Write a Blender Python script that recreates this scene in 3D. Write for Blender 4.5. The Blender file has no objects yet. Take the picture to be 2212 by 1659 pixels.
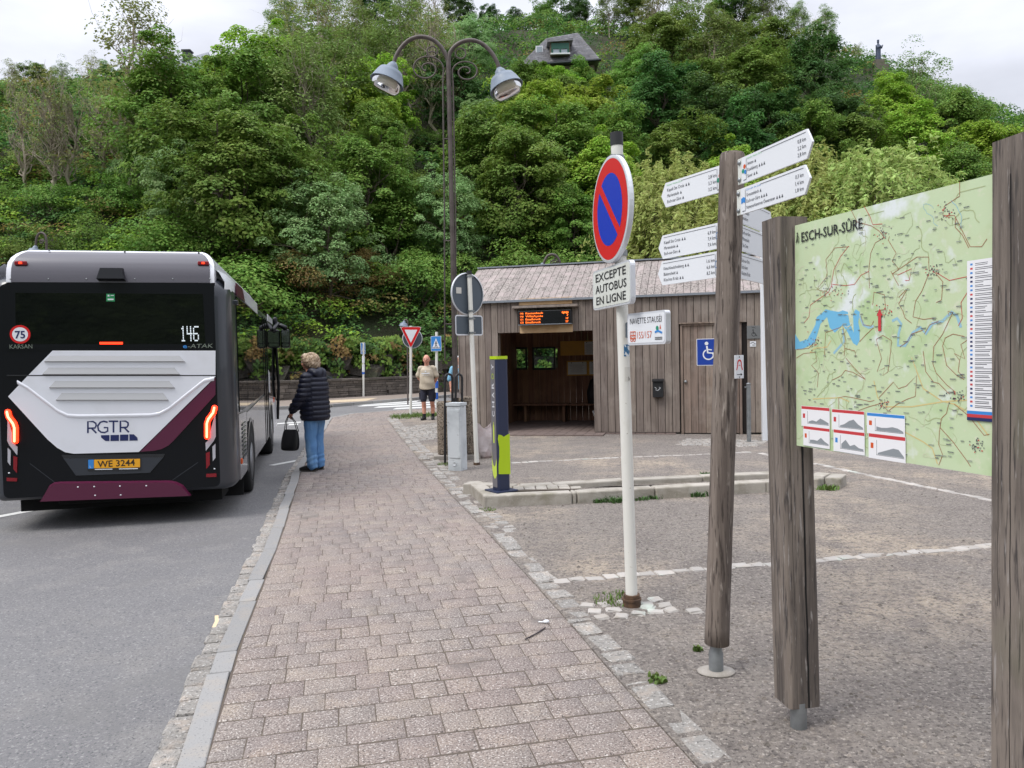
import bpy, bmesh, math, random
import numpy as np
from mathutils import Matrix, Vector, Euler
R = math.radians
rng = random.Random(7)
SC = bpy.context.scene
COL = SC.collection

# ------------------------------------------------------------------ camera
F_PX, CX, CY, EYE = 1650.0, 1106.0, 829.5, 1.6          # measured on a 2212 x 1659 view of the photograph
PITCH, ROLL = R(-2.0), R(-1.2)
cam_d = bpy.data.cameras.new("camera"); cam = bpy.data.objects.new("camera", cam_d); COL.objects.link(cam)
cam_d.sensor_width = 36.0; cam_d.sensor_fit = 'HORIZONTAL'; cam_d.lens = F_PX / 2212 * 36.0
cam_d.clip_start = 0.05; cam_d.clip_end = 2000
CAMROT = Matrix.Rotation(R(90) + PITCH, 3, 'X') @ Matrix.Rotation(ROLL, 3, 'Z')
cam.matrix_world = Matrix.Translation((0, 0, EYE)) @ CAMROT.to_4x4()
SC.camera = cam
SC.view_settings.view_transform = 'Standard'; SC.view_settings.look = 'None'
SC.view_settings.exposure = 0.28; SC.view_settings.gamma = 1.0
SC.render.resolution_x, SC.render.resolution_y = 1024, 768
SC.cycles.max_bounces = 6; SC.cycles.diffuse_bounces = 3; SC.cycles.glossy_bounces = 3
SC.cycles.transmission_bounces = 4; SC.cycles.transparent_max_bounces = 8
SC.cycles.caustics_reflective = False; SC.cycles.caustics_refractive = False

# ------------------------------------------------------------------ sky and sun (overcast)
SUN_EL, SUN_AZ = R(56), R(-122)          # from from the left and a little behind the camera
w = bpy.data.worlds.new("World"); SC.world = w; w.use_nodes = True
nt = w.node_tree; N = nt.nodes; L = nt.links; N.clear()
out = N.new('ShaderNodeOutputWorld'); bg = N.new('ShaderNodeBackground'); bg.inputs[1].default_value = 0.1
sky = N.new('ShaderNodeTexSky'); sky.sky_type = 'NISHITA'; sky.sun_disc = False
sky.sun_elevation = SUN_EL; sky.sun_rotation = SUN_AZ
tc = N.new('ShaderNodeTexCoord'); sep = N.new('ShaderNodeSeparateXYZ'); L.new(tc.outputs['Generated'], sep.inputs[0])
mp = N.new('ShaderNodeMapping'); mp.inputs['Scale'].default_value = (1.6, 1.6, 4.5); L.new(tc.outputs['Generated'], mp.inputs[0])
nz = N.new('ShaderNodeTexNoise'); nz.inputs['Scale'].default_value = 2.2; nz.inputs['Detail'].default_value = 6; nz.inputs['Roughness'].default_value = .5
L.new(mp.outputs[0], nz.inputs['Vector'])
pw = N.new('ShaderNodeMath'); pw.operation = 'POWER'; pw.inputs[1].default_value = 3.0; pw.use_clamp = True; L.new(sep.outputs[2], pw.inputs[0])
lift = N.new('ShaderNodeMapRange'); L.new(pw.outputs[0], lift.inputs[0])      # an overcast sky is brightest overhead
for i, v in enumerate((0.0, 1.0, 7.1, 25.5)): lift.inputs[i + 1].default_value = v
cl = N.new('ShaderNodeMapRange'); L.new(nz.outputs[0], cl.inputs[0])
for i, v in enumerate((0.36, 0.64, 0.84, 1.16)): cl.inputs[i + 1].default_value = v
mul = N.new('ShaderNodeMath'); mul.operation = 'MULTIPLY'; L.new(lift.outputs[0], mul.inputs[0]); L.new(cl.outputs[0], mul.inputs[1])
tint = N.new('ShaderNodeVectorMath'); tint.operation = 'SCALE'; tint.inputs[0].default_value = (0.97, 0.995, 1.10); L.new(mul.outputs[0], tint.inputs['Scale'])
mx = N.new('ShaderNodeMixRGB'); mx.inputs[0].default_value = .9
L.new(sky.outputs[0], mx.inputs[1]); L.new(tint.outputs[0], mx.inputs[2]); L.new(mx.outputs[0], bg.inputs[0]); L.new(bg.outputs[0], out.inputs[0])
sd = bpy.data.lights.new("sun", 'SUN'); sd.energy = 1.8; sd.angle = R(24); sd.color = (1.0, .965, .91)
so = bpy.data.objects.new("sun", sd); COL.objects.link(so)
sdir = Vector((math.sin(SUN_AZ) * math.cos(SUN_EL), math.cos(SUN_AZ) * math.cos(SUN_EL), math.sin(SUN_EL)))
so.rotation_euler = sdir.to_track_quat('Z', 'Y').to_euler(); so.location = (0, 0, 60)

# ------------------------------------------------------------------ pixel <-> world helpers (to read positions off the photograph)
def ray(px, py):
    return CAMROT @ Vector(((px - CX) / F_PX, (CY - py) / F_PX, -1.0))
def G(px, py, z=0.0):
    d = ray(px, py); t = (z - EYE) / d.z
    return Vector((d.x * t, d.y * t, z))
def A(px, py, Y):
    d = ray(px, py); t = Y / d.y
    return Vector((d.x * t, Y, EYE + d.z * t))
def onplane(M, px, py):
    """pixel -> (x, y) on the local z = 0 plane of frame M"""
    o = Vector((0, 0, EYE)); d = ray(px, py); n = M.col[2].to_3d(); p = M.translation
    t = (p - o).dot(n) / d.dot(n); q = M.inverted() @ (o + d * t)
    return (q.x, q.y)
def frame(o, x, up=(0, 0, 1)):
    x = Vector(x).normalized(); up = Vector(up); n = x.cross(up).normalized(); up = n.cross(x)
    m = Matrix.Identity(4)
    for i in range(3): m[i][0], m[i][1], m[i][2], m[i][3] = x[i], up[i], n[i], o[i]
    return m

# ------------------------------------------------------------------ materials
def lin(c):
    f = lambda v: (v / 255 / 12.92) if v / 255 <= .04045 else ((v / 255 + .055) / 1.055) ** 2.4
    return tuple(f(v) for v in c[:3]) + (1.0,)
MATS = {}
def mat(name, col, rough=.6, metal=0.0, spec=.5, var=(), bump=(), rnd=0.0, hue=None, emit=None, estr=1.0, transl=0.0, objrnd=0.0, coat=0.0, alpha=1.0, tint2=None):
    """col: sRGB 0-255.  var: (scale, colour2, lo, hi, stretch).  bump: (scale, strength, distance, stretch)."""
    m = bpy.data.materials.new(name); m.use_nodes = True; t = m.node_tree; n = t.nodes; l = t.links
    b = n['Principled BSDF']; o = n['Material Output']
    b.inputs['Roughness'].default_value = rough; b.inputs['Metallic'].default_value = metal
    b.inputs['Specular IOR Level'].default_value = spec; b.inputs['Coat Weight'].default_value = coat
    b.inputs['Base Color'].default_value = lin(col); b.inputs['Alpha'].default_value = alpha
    cur = None
    tcn = n.new('ShaderNodeTexCoord')
    def noise(scale, stretch, detail=4, rgh=.6):
        mp = n.new('ShaderNodeMapping'); mp.inputs['Scale'].default_value = stretch; l.new(tcn.outputs['Object'], mp.inputs[0])
        z = n.new('ShaderNodeTexNoise'); z.inputs['Scale'].default_value = scale; z.inputs['Detail'].default_value = detail; z.inputs['Roughness'].default_value = rgh
        l.new(mp.outputs[0], z.inputs['Vector']); return z.outputs[0]
    def mix(fac, c2, mode='MIX'):
        nonlocal cur
        x = n.new('ShaderNodeMixRGB'); x.blend_type = mode
        if isinstance(fac, float): x.inputs[0].default_value = fac
        else: l.new(fac, x.inputs[0])
        if cur is None: x.inputs[1].default_value = lin(col)
        else: l.new(cur, x.inputs[1])
        if isinstance(c2, tuple): x.inputs[2].default_value = lin(c2)
        else: l.new(c2, x.inputs[2])
        cur = x.outputs[0]
    for v in var:
        sc, c2, lo, hi = v[:4]; st = v[4] if len(v) > 4 else (1, 1, 1)
        r = n.new('ShaderNodeMapRange'); l.new(noise(sc, st), r.inputs[0]); r.inputs[1].default_value = lo; r.inputs[2].default_value = hi
        mix(r.outputs[0], c2)
    def scaleby(sock, amp):
        nonlocal cur
        r = n.new('ShaderNodeMapRange'); l.new(sock, r.inputs[0]); r.inputs[3].default_value = 1 - amp; r.inputs[4].default_value = 1 + amp
        h = n.new('ShaderNodeHueSaturation'); l.new(r.outputs[0], h.inputs['Value'])
        if hue:
            r2 = n.new('ShaderNodeMapRange'); l.new(sock, r2.inputs[0]); r2.inputs[3].default_value = .5 - hue; r2.inputs[4].default_value = .5 + hue
            l.new(r2.outputs[0], h.inputs['Hue'])
        if cur is None: h.inputs['Color'].default_value = lin(col)
        else: l.new(cur, h.inputs['Color'])
        cur = h.outputs[0]
    if rnd:
        g = n.new('ShaderNodeNewGeometry'); scaleby(g.outputs['Random Per Island'], rnd)
    if objrnd:
        oi = n.new('ShaderNodeObjectInfo'); scaleby(oi.outputs['Random'], objrnd)
    if cur is not None: l.new(cur, b.inputs['Base Color'])
    nrm = None
    for sc, stg, dist, *rest in bump:
        bn = n.new('ShaderNodeBump'); bn.inputs['Strength'].default_value = stg; bn.inputs['Distance'].default_value = dist
        l.new(noise(sc, rest[0] if rest else (1, 1, 1), 5), bn.inputs['Height'])
        if nrm is not None: l.new(nrm, bn.inputs['Normal'])
        nrm = bn.outputs[0]
    if nrm is not None: l.new(nrm, b.inputs['Normal'])
    if emit:
        b.inputs['Emission Color'].default_value = lin(emit); b.inputs['Emission Strength'].default_value = estr
    if transl:
        tr = n.new('ShaderNodeBsdfTranslucent'); ms = n.new('ShaderNodeMixShader'); ms.inputs[0].default_value = transl
        if cur is not None: l.new(cur, tr.inputs[0])
        else: tr.inputs[0].default_value = lin(col)
        l.new(b.outputs[0], ms.inputs[1]); l.new(tr.outputs[0], ms.inputs[2]); l.new(ms.outputs[0], o.inputs[0])
    MATS[name] = m
    return m
def glass(name, col=(230, 240, 240), mixf=.9, rough=.02):
    m = bpy.data.materials.new(name); m.use_nodes = True; t = m.node_tree; n = t.nodes; l = t.links
    n.remove(n['Principled BSDF']); o = n['Material Output']
    a = n.new('ShaderNodeBsdfTransparent'); a.inputs[0].default_value = lin(col)
    g = n.new('ShaderNodeBsdfGlossy'); g.inputs['Roughness'].default_value = rough
    f = n.new('ShaderNodeFresnel'); f.inputs[0].default_value = 1.5
    ms = n.new('ShaderNodeMixShader'); l.new(f.outputs[0], ms.inputs[0]); l.new(a.outputs[0], ms.inputs[1]); l.new(g.outputs[0], ms.inputs[2]); l.new(ms.outputs[0], o.inputs[0])
    MATS[name] = m; return m

# ------------------------------------------------------------------ mesh builder
class MB:
    def __init__(s): s.v = []; s.f = []; s.m = []; s.sm = []; s.mats = []; s.n = 0
    def mi(s, m):
        if m not in s.mats: s.mats.append(m)
        return s.mats.index(m)
    def add(s, vs, fs, m, X=None, smooth=False):
        if X is not None: vs = [X @ Vector(v) for v in vs]
        k = s.mi(m); o = s.n
        s.v.extend(tuple(v) for v in vs); s.n += len(vs)
        for f in fs: s.f.append(tuple(i + o for i in f)); s.m.append(k); s.sm.append(smooth)
        return s
    def box(s, c, d, m, X=None, bev=0.0, rot=0.0, jit=0.0):
        x, y, z = d[0] / 2, d[1] / 2, d[2] / 2
        if bev <= 0:
            vs = [(sx * x, sy * y, sz * z) for sz in (-1, 1) for sy in (-1, 1) for sx in (-1, 1)]
            fs = [(0, 2, 3, 1), (4, 5, 7, 6), (0, 1, 5, 4), (2, 6, 7, 3), (0, 4, 6, 2), (1, 3, 7, 5)]
        else:
            bm = bmesh.new(); bmesh.ops.create_cube(bm, size=1)
            for q in bm.verts: q.co = Vector((q.co.x * 2 * x, q.co.y * 2 * y, q.co.z * 2 * z))
            bmesh.ops.bevel(bm, geom=list(bm.edges), offset=min(bev, .45 * min(d)), segments=2, affect='EDGES', profile=.5)
            bm.verts.index_update(); vs = [q.co.copy() for q in bm.verts]; fs = [[q.index for q in f.verts] for f in bm.faces]; bm.free()
        if jit: vs = [(v[0] + rng.uniform(-jit, jit), v[1] + rng.uniform(-jit, jit), v[2] + rng.uniform(-jit, jit)) for v in vs]
        M = Matrix.Translation(c) @ Matrix.Rotation(rot, 4, 'Z')
        return s.add([M @ Vector(v) for v in vs], fs, m, X)
    def tube(s, pts, r, m, seg=10, X=None, caps=True, smooth=True, rnd=False):
        pts = [Vector(p) for p in pts]; n = len(pts)
        rs = list(r) if hasattr(r, '__len__') else [r] * n
        if rnd:   # rounded ends
            d0 = (pts[0] - pts[1]).normalized(); d1 = (pts[-1] - pts[-2]).normalized()
            a = [(pts[0] + d0 * rs[0] * math.sin(q), rs[0] * math.cos(q)) for q in (R(86), R(60), R(30))]
            b = [(pts[-1] + d1 * rs[-1] * math.sin(q), rs[-1] * math.cos(q)) for q in (R(30), R(60), R(86))]
            pts = [p for p, _ in a] + pts + [p for p, _ in b]; rs = [q for _, q in a] + rs + [q for _, q in b]; n = len(pts)
        vs = []; ref = None
        for i in range(n):
            t = (pts[min(i + 1, n - 1)] - pts[max(i - 1, 0)])
            if t.length < 1e-9: t = Vector((0, 0, 1))
            t.normalize()
            if ref is None: ref = Vector((1, 0, 0)) if abs(t.x) < .8 else Vector((0, 1, 0))
            u = (ref - t * ref.dot(t)).normalized(); ref = u; w_ = t.cross(u)
            for k in range(seg):
                a = 2 * math.pi * k / seg; vs.append(pts[i] + (u * math.cos(a) + w_ * math.sin(a)) * rs[i])
        fs = [(i * seg + k, i * seg + (k + 1) % seg, (i + 1) * seg + (k + 1) % seg, (i + 1) * seg + k) for i in range(n - 1) for k in range(seg)]
        s.add(vs, fs, m, X, smooth)
        if caps:
            s.add(vs[:seg], [tuple(range(seg - 1, -1, -1))], m, X); s.add(vs[-seg:], [tuple(range(seg))], m, X)
        return s
    def lathe(s, prof, m, seg=24, X=None, smooth=True, caps=True):
        vs = [(r * math.cos(2 * math.pi * k / seg), r * math.sin(2 * math.pi * k / seg), z) for r, z in prof for k in range(seg)]
        fs = [(i * seg + k, i * seg + (k + 1) % seg, (i + 1) * seg + (k + 1) % seg, (i + 1) * seg + k) for i in range(len(prof) - 1) for k in range(seg)]
        if caps and prof[0][0] > 1e-6: fs.append(tuple(range(seg - 1, -1, -1)))
        if caps and prof[-1][0] > 1e-6: fs.append(tuple(range((len(prof) - 1) * seg, len(prof) * seg)))
        return s.add(vs, fs, m, X, smooth)
    def ell(s, c, r, m, X=None, seg=16, rings=10, rot=None):
        M = Matrix.Translation(c) @ (rot.to_4x4() if rot is not None else Matrix.Identity(4))
        vs = []; fs = []
        for i in range(1, rings):
            a = math.pi * i / rings
            for k in range(seg):
                b = 2 * math.pi * k / seg; vs.append(M @ Vector((r[0] * math.sin(a) * math.cos(b), r[1] * math.sin(a) * math.sin(b), r[2] * math.cos(a))))
        top = len(vs); vs.append(M @ Vector((0, 0, r[2]))); vs.append(M @ Vector((0, 0, -r[2])))
        for i in range(rings - 2):
            for k in range(seg): fs.append((i * seg + k, (i + 1) * seg + k, (i + 1) * seg + (k + 1) % seg, i * seg + (k + 1) % seg))
        for k in range(seg):
            fs.append((top, k, (k + 1) % seg)); fs.append((top + 1, (rings - 2) * seg + (k + 1) % seg, (rings - 2) * seg + k))
        return s.add(vs, fs, m, X, True)
    def prism(s, poly, z0, z1, m, X=None, side=None):
        """polygon in x, y extruded from z0 to z1 (z1 is the face seen)"""
        ar = sum(poly[i][0] * poly[(i + 1) % len(poly)][1] - poly[(i + 1) % len(poly)][0] * poly[i][1] for i in range(len(poly)))
        if ar < 0: poly = poly[::-1]
        n = len(poly)
        vs = [(p[0], p[1], z0) for p in poly] + [(p[0], p[1], z1) for p in poly]
        s.add(vs, [tuple(range(n, 2 * n)), tuple(range(n - 1, -1, -1))], m, X)
        s.add(vs, [(i, (i + 1) % n, n + (i + 1) % n, n + i) for i in range(n)], side or m, X)
        return s
    def flat(s, poly, z, m, X=None):
        ar = sum(poly[i][0] * poly[(i + 1) % len(poly)][1] - poly[(i + 1) % len(poly)][0] * poly[i][1] for i in range(len(poly)))
        if ar < 0: poly = poly[::-1]
        return s.add([(p[0], p[1], z) for p in poly], [tuple(range(len(poly)))], m, X)
    def ribbon(s, pts, wd, z, m, X=None):
        pts = [Vector((p[0], p[1], 0)) for p in pts]; vs = []
        for i, p in enumerate(pts):
            t = pts[min(i + 1, len(pts) - 1)] - pts[max(i - 1, 0)]
            if t.length < 1e-9: t = Vector((1, 0, 0))
            t.normalize(); q = Vector((-t.y, t.x, 0)) * wd / 2
            vs += [(p.x - q.x, p.y - q.y, z), (p.x + q.x, p.y + q.y, z)]
        return s.add(vs, [(2 * i, 2 * i + 2, 2 * i + 3, 2 * i + 1) for i in range(len(pts) - 1)], m, X)
    def text(s, t, h, m, X=None, pos=(0, 0), z=.002, width=None, align='L', shear=0.0, bold=0.0, rot=0.0):
        key = (t, bold)
        if key not in _TX:
            c = bpy.data.curves.new('lettering', 'FONT'); c.body = t; c.size = 1; c.resolution_u = 2; c.offset = bold
            o = bpy.data.objects.new('lettering', c); COL.objects.link(o)
            dg = bpy.context.evaluated_depsgraph_get(); me = o.evaluated_get(dg).to_mesh()
            _TX[key] = ([v.co.copy() for v in me.vertices], [tuple(p.vertices) for p in me.polygons])
            o.evaluated_get(dg).to_mesh_clear(); bpy.data.objects.remove(o); bpy.data.curves.remove(c)
        vs, fs = _TX[key]
        x0 = min(v.x for v in vs); x1 = max(v.x for v in vs); k = h / .73
        kx = k if width is None else width / (x1 - x0); W = kx * (x1 - x0)
        ox = {'L': 0, 'C': -W / 2, 'R': -W}[align]
        M2 = Matrix.Translation((pos[0], pos[1], z)) @ Matrix.Rotation(rot, 4, 'Z')
        q = [M2 @ Vector(((v.x - x0) * kx + ox + shear * v.y * k, v.y * k, 0)) for v in vs]
        return s.add(q, fs, m, X)
    def build(s, name, parent=None, loc=None, X=None, label=None):
        me = bpy.data.meshes.new(name)
        vs = s.v
        if X is not None: vs = [tuple(X @ Vector(v)) for v in vs]
        me.from_pydata(vs, [], s.f)
        for m in s.mats: me.materials.append(m)
        me.polygons.foreach_set('material_index', s.m); me.polygons.foreach_set('use_smooth', s.sm); me.update()
        o = bpy.data.objects.new(name, me); COL.objects.link(o)
        if parent is not None: o.parent = parent
        if loc is not None: o.location = loc
        if label: o['label'] = label
        return o
_TX = {}
def npmesh(name, V, FC, mats, parent=None, smooth=False, mi=None):
    """fast mesh from numpy: V (n,3), FC (m,4)"""
    me = bpy.data.meshes.new(name); me.vertices.add(len(V)); me.vertices.foreach_set('co', np.ascontiguousarray(V, dtype=np.float32).ravel())
    k = FC.shape[1]; me.loops.add(FC.size); me.loops.foreach_set('vertex_index', np.ascontiguousarray(FC, dtype=np.int32).ravel())
    me.polygons.add(len(FC)); me.polygons.foreach_set('loop_start', np.arange(0, FC.size, k, dtype=np.int32))
    try: me.polygons.foreach_set('loop_total', np.full(len(FC), k, dtype=np.int32))
    except Exception: pass
    for m in mats: me.materials.append(m)
    if mi is not None: me.polygons.foreach_set('material_index', np.asarray(mi, dtype=np.int32))
    if smooth: me.polygons.foreach_set('use_smooth', np.ones(len(FC), dtype=bool))
    me.update(); me.validate()
    o = bpy.data.objects.new(name, me); COL.objects.link(o)
    if parent is not None: o.parent = parent
    return o
def tag(o, label, cat, group=None):
    o['label'] = label; o['category'] = cat
    if group: o['group'] = group
    return o
def empty(name, loc=(0, 0, 0), rz=0.0, label=None, cat=None, group=None, X=None):
    o = bpy.data.objects.new(name, None); COL.objects.link(o); o.empty_display_size = .2
    if X is not None: o.matrix_world = X
    else: o.location = loc; o.rotation_euler = (0, 0, rz)
    if label: tag(o, label, cat, group)
    return o
def struct(o): o['kind'] = 'structure'; return o
def stuff(o): o['kind'] = 'stuff'; return o
def remesh(mb, name, m, parent=None, voxel=.012, smooth=3, fn=None):
    """union of overlapping closed shapes into one continuous skin"""
    o = mb.build(name); md = o.modifiers.new('r', 'REMESH'); md.mode = 'VOXEL'; md.voxel_size = voxel; md.use_smooth_shade = True
    if smooth: sm = o.modifiers.new('s', 'SMOOTH'); sm.iterations = smooth; sm.factor = .5
    dg = bpy.context.evaluated_depsgraph_get(); me = bpy.data.meshes.new_from_object(o.evaluated_get(dg)); old = o.data
    bpy.data.objects.remove(o); bpy.data.meshes.remove(old)
    if fn:
        me.update()
        cs = [(v.co.copy(), v.normal.copy()) for v in me.vertices]
        for v, (c, n) in zip(me.vertices, cs): v.co = fn(c, n)
    me.materials.clear(); me.materials.append(m); me.polygons.foreach_set('material_index', [0] * len(me.polygons))
    me.polygons.foreach_set('use_smooth', [True] * len(me.polygons)); me.name = name; me.update()
    r = bpy.data.objects.new(name, me); COL.objects.link(r)
    if parent is not None: r.parent = parent
    return r
def arcpts(c, r, a0, a1, n): return [(c[0] + r * math.cos(a0 + (a1 - a0) * i / n), c[1] + r * math.sin(a0 + (a1 - a0) * i / n)) for i in range(n + 1)]
def rrect(x0, y0, x1, y1, r, n=4):
    p = []
    for cx, cy, a in ((x1 - r, y1 - r, 0), (x0 + r, y1 - r, 90), (x0 + r, y0 + r, 180), (x1 - r, y0 + r, 270)): p += arcpts((cx, cy), r, R(a), R(a + 90), n)
    return p
# ================================================================== THE SETTING
RZ = -0.08                                                   # road level; pavement and lot are at 0
m_asphalt = mat('asphalt', (116, 115, 115), .9, var=[(.35, (104, 103, 104), .35, .7), (2.5, (122, 120, 118), .5, .7), (70, (146, 144, 142), .54, .68), (80, (78, 78, 80), .54, .68), (.9, (108, 107, 106), .55, .7)], bump=[(140, .7, .008), (3, .15, .02)])
m_asphalt2 = mat('new asphalt', (92, 93, 99), .85, var=[(.5, (104, 104, 108), .35, .7), (240, (130, 130, 134), .6, .75)], bump=[(240, .5, .004)])
m_gravel = mat('gravel', (143, 135, 127), .95, var=[(.5, (182, 167, 148), .47, .64), (2.2, (130, 122, 116), .45, .68), (9, (122, 114, 108), .5, .7), (24, (104, 97, 92), .5, .68), (46, (182, 173, 163), .55, .67), (52, (78, 72, 69), .56, .67)],
               bump=[(60, 1.0, .03), (22, .7, .04), (3, .3, .06)])
m_paver = mat('paver', (136, 123, 115), .92, rnd=.055, hue=.008, var=[(.8, (122, 114, 110), .4, .65), (5, (142, 129, 118), .5, .7), (110, (186, 179, 172), .54, .64), (105, (76, 69, 65), .53, .63), (1.7, (108, 101, 96), .62, .72)], bump=[(100, .45, .005)])
m_joint = mat('joint', (88, 79, 71), 1.0, var=[(12, (92, 84, 70), .5, .7)])
m_kerb = mat('granite kerb', (140, 139, 137), .85, rnd=.10, var=[(6, (148, 142, 134), .5, .7), (90, (176, 174, 171), .56, .68), (90, (92, 92, 93), .56, .68)], bump=[(90, .4, .006)])
m_sett = mat('granite sett', (150, 146, 140), .9, rnd=.16, var=[(8, (172, 160, 148), .5, .7), (60, (206, 203, 198), .56, .68), (50, (92, 90, 88), .56, .68)], bump=[(30, 1.0, .03)])
m_sett_w = mat('pale sett', (166, 161, 155), .9, rnd=.16, var=[(9, (168, 160, 150), .5, .7), (3, (178, 186, 176), .58, .7)], bump=[(40, .7, .015)])
m_line = mat('road paint', (204, 204, 200), .8, var=[(40, (150, 150, 150), .56, .72)])
m_tactile = mat('tactile paving', (196, 178, 150), .9, var=[(6, (176, 160, 136), .4, .7)])
m_conc = mat('pale concrete', (158, 152, 144), .9, rnd=.06, var=[(4, (136, 130, 120), .45, .7), (150, (190, 186, 178), .6, .75)], bump=[(60, .4, .01)])
m_ground = mat('soil', (84, 78, 66), 1.0, var=[(.6, (70, 80, 50), .45, .6)])
m_grass = mat('grass blade', (96, 118, 56), .8, rnd=.35, hue=.03, transl=.2)

def tuft(mb, c, n, h, sp, m, leafw=.006):
    for _ in range(n):
        a = rng.uniform(0, 6.28); r = sp * math.sqrt(rng.random()); b = Vector((c[0] + r * math.cos(a), c[1] + r * math.sin(a), c[2]))
        q = rng.uniform(0, 6.28); ln = h * rng.uniform(.5, 1.1); bend = rng.uniform(.2, .8) * ln
        u = Vector((math.cos(q), math.sin(q), 0)); s = Vector((-u.y, u.x, 0)) * leafw * rng.uniform(.7, 1.4)
        mid = b + u * bend * .4 + Vector((0, 0, ln * .6)); tip = b + u * bend + Vector((0, 0, ln * .9))
        mb.add([b - s, b + s, mid + s * .8, mid - s * .8, tip], [(0, 1, 2, 3), (3, 2, 4)], m)

# base sheet to the horizon, and the asphalt
mb = MB(); mb.flat([(-400, -60), (400, -60), (400, 600), (-400, 600)], -.30, m_ground); struct(mb.build('ground'))
mb = MB(); mb.flat([(-60, -8), (60, -8), (60, 46), (-60, 30)], RZ, m_asphalt); struct(mb.build('road'))

KERB = [G(*p) for p in ((436, 1659), (512, 1405), (570, 1251), (613, 1138), (649, 1019), (717.5, 902))]
KERB.insert(0, KERB[0] + (KERB[0] - KERB[1]).normalized() * 2.4)
FRONT = [G(*p) for p in ((717.5, 902), (765, 893), (816, 889), (852, 886.5), (944, 881))]
EDGE = [G(*p) for p in ((1510, 1659), (1333, 1464), (1226, 1339), (1154, 1259), (1058, 1154), (969, 1062), (911, 998), (867, 947), (842, 913), (835, 905), (846, 898), (868, 893))]
EDGE.insert(0, EDGE[0] + (EDGE[0] - EDGE[1]).normalized() * 2.4)
END = Vector((-1.9, 25.0, 0))
AX = (KERB[4] - KERB[1]).normalized(); AXN = Vector((AX.y, -AX.x, 0))          # along / across the pavement
def st(p): q = Vector((p[0], p[1], 0)) - KERB[1]; return (q.dot(AX), q.dot(AXN))
def un(s, t, z=0): p = KERB[1] + AX * s + AXN * t; return Vector((p.x, p.y, z))
def plin(tab, s):
    for (a, b), (c, d) in zip(tab, tab[1:]):
        if s <= c: return b + (d - b) * (s - a) / (c - a)
    return tab[-1][1]
tabR = [st(p) for p in EDGE[:10]]; tabL = [st(p) for p in KERB]
SIDE = KERB + FRONT[1:] + [END] + EDGE[::-1][:3] + EDGE[:9][::-1]
def inside(p, poly):
    c = False
    for i in range(len(poly)):
        a, b = poly[i], poly[i - 1]
        if (a[1] > p[1]) != (b[1] > p[1]) and p[0] < (b[0] - a[0]) * (p[1] - a[1]) / (b[1] - a[1]) + a[0]: c = not c
    return c
# pavement bed, pavers
mb = MB(); mb.prism([(p.x, p.y) for p in SIDE], -.30, -.006, m_joint)
# lot: everything right of the pavement edge
LOT = [(p.x, p.y) for p in EDGE] + [(END.x, END.y), (4, 27.5), (60, 32), (60, -6), (EDGE[0].x + .4, -6)]
struct(mb.build('pavement_bed'))
mb = MB(); mb.prism(LOT, -.30, 0.0, m_gravel); struct(mb.build('gravel_lot'))
V = []; FC = []
def paver(s0, s1, t0, t1, zj):
    g, c, h = .005, .008, .006; gt = .0015; ct = .005; o = len(V)
    for (a, b, cc, d, z) in ((s0 + g, s1 - g, t0 + gt, t1 - gt, zj - h), (s0 + g + c, s1 - g - c, t0 + gt + ct, t1 - gt - ct, zj)):
        for s, t in ((a, cc), (b, cc), (b, d), (a, d)): p = un(s, t, z); V.append((p.x, p.y, p.z + rng.uniform(-.0012, .0012)))
    FC.extend([(o, o + 3, o + 2, o + 1)][:0] + [(o + 4, o + 7, o + 6, o + 5)]); FC.extend([(o + i, o + 4 + i, o + 4 + (i + 1) % 4, o + (i + 1) % 4) for i in range(4)])
s = -3.2; row = 0
while s < 24:
    tl, tr = plin(tabL, s + .09) + .01, plin(tabR, s + .09)
    if s > 16.5: tr = 9
    t = tl; k = row % 2
    wd = rng.choice((.14, .2, .27))
    while t < tr - .03:
        t1 = min(t + wd, tr)
        if tr - t1 < .07: t1 = tr
        p = un(s + .09, (t + t1) / 2)
        if s < 15.5 or inside(p, SIDE): paver(s, s + .18, t, t1, rng.uniform(-.003, .001))
        t = t1; k += 1; wd = rng.choice((.25, .25, .16)) if k % 2 else .165
    s += .18; row += 1
struct(npmesh('pavement', np.array(V), np.array(FC), [m_paver]))

def stones(mb, pts, ln, wd, m, z0, h, jit=.012, side=0, gap=.012, lnj=.25, bev=.012):
    """a row of set stones following a line"""
    pts = [Vector((p[0], p[1], 0)) for p in pts]
    for a, b in zip(pts, pts[1:]):
        L_ = (b - a).length; d = (b - a) / L_; n = Vector((d.y, -d.x, 0)); x = 0
        while x < L_ - .02:
            l = min(ln * rng.uniform(1 - lnj, 1 + lnj), L_ - x)
            c = a + d * (x + l / 2) + n * (side + rng.uniform(-jit, jit))
            hh = h + rng.uniform(-jit, jit) * .35
            mb.box((c.x, c.y, z0 + hh / 2), (max(l - gap, .02), wd * rng.uniform(1 - lnj * .5, 1 + lnj * .4), hh), m, bev=bev, rot=math.atan2(d.y, d.x) + rng.uniform(-.03, .03), jit=jit * .3)
            x += l
kp = KERB + FRONT[1:] + [END]
mb = MB(); stones(mb, kp, .95, .108, m_kerb, -.25, .252, jit=.002, side=-.054, gap=.007, lnj=.05, bev=.006); struct(mb.build('kerb'))
mb = MB(); stones(mb, KERB, .17, .125, m_sett, -.25, .25 + RZ + .012, jit=.012, side=-.178, gap=.012, bev=.014); struct(mb.build('gutter'))
mb = MB(); stones(mb, EDGE, .21, .145, m_sett, -.2, .204, jit=.02, side=.085, gap=.022, bev=.014)
far_edge = [p for p in EDGE if p.y > 6]
stones(mb, far_edge, .16, .13, m_sett, -.2, .202, jit=.014, side=.225, gap=.02)
struct(mb.build('cobble_edging'))
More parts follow.
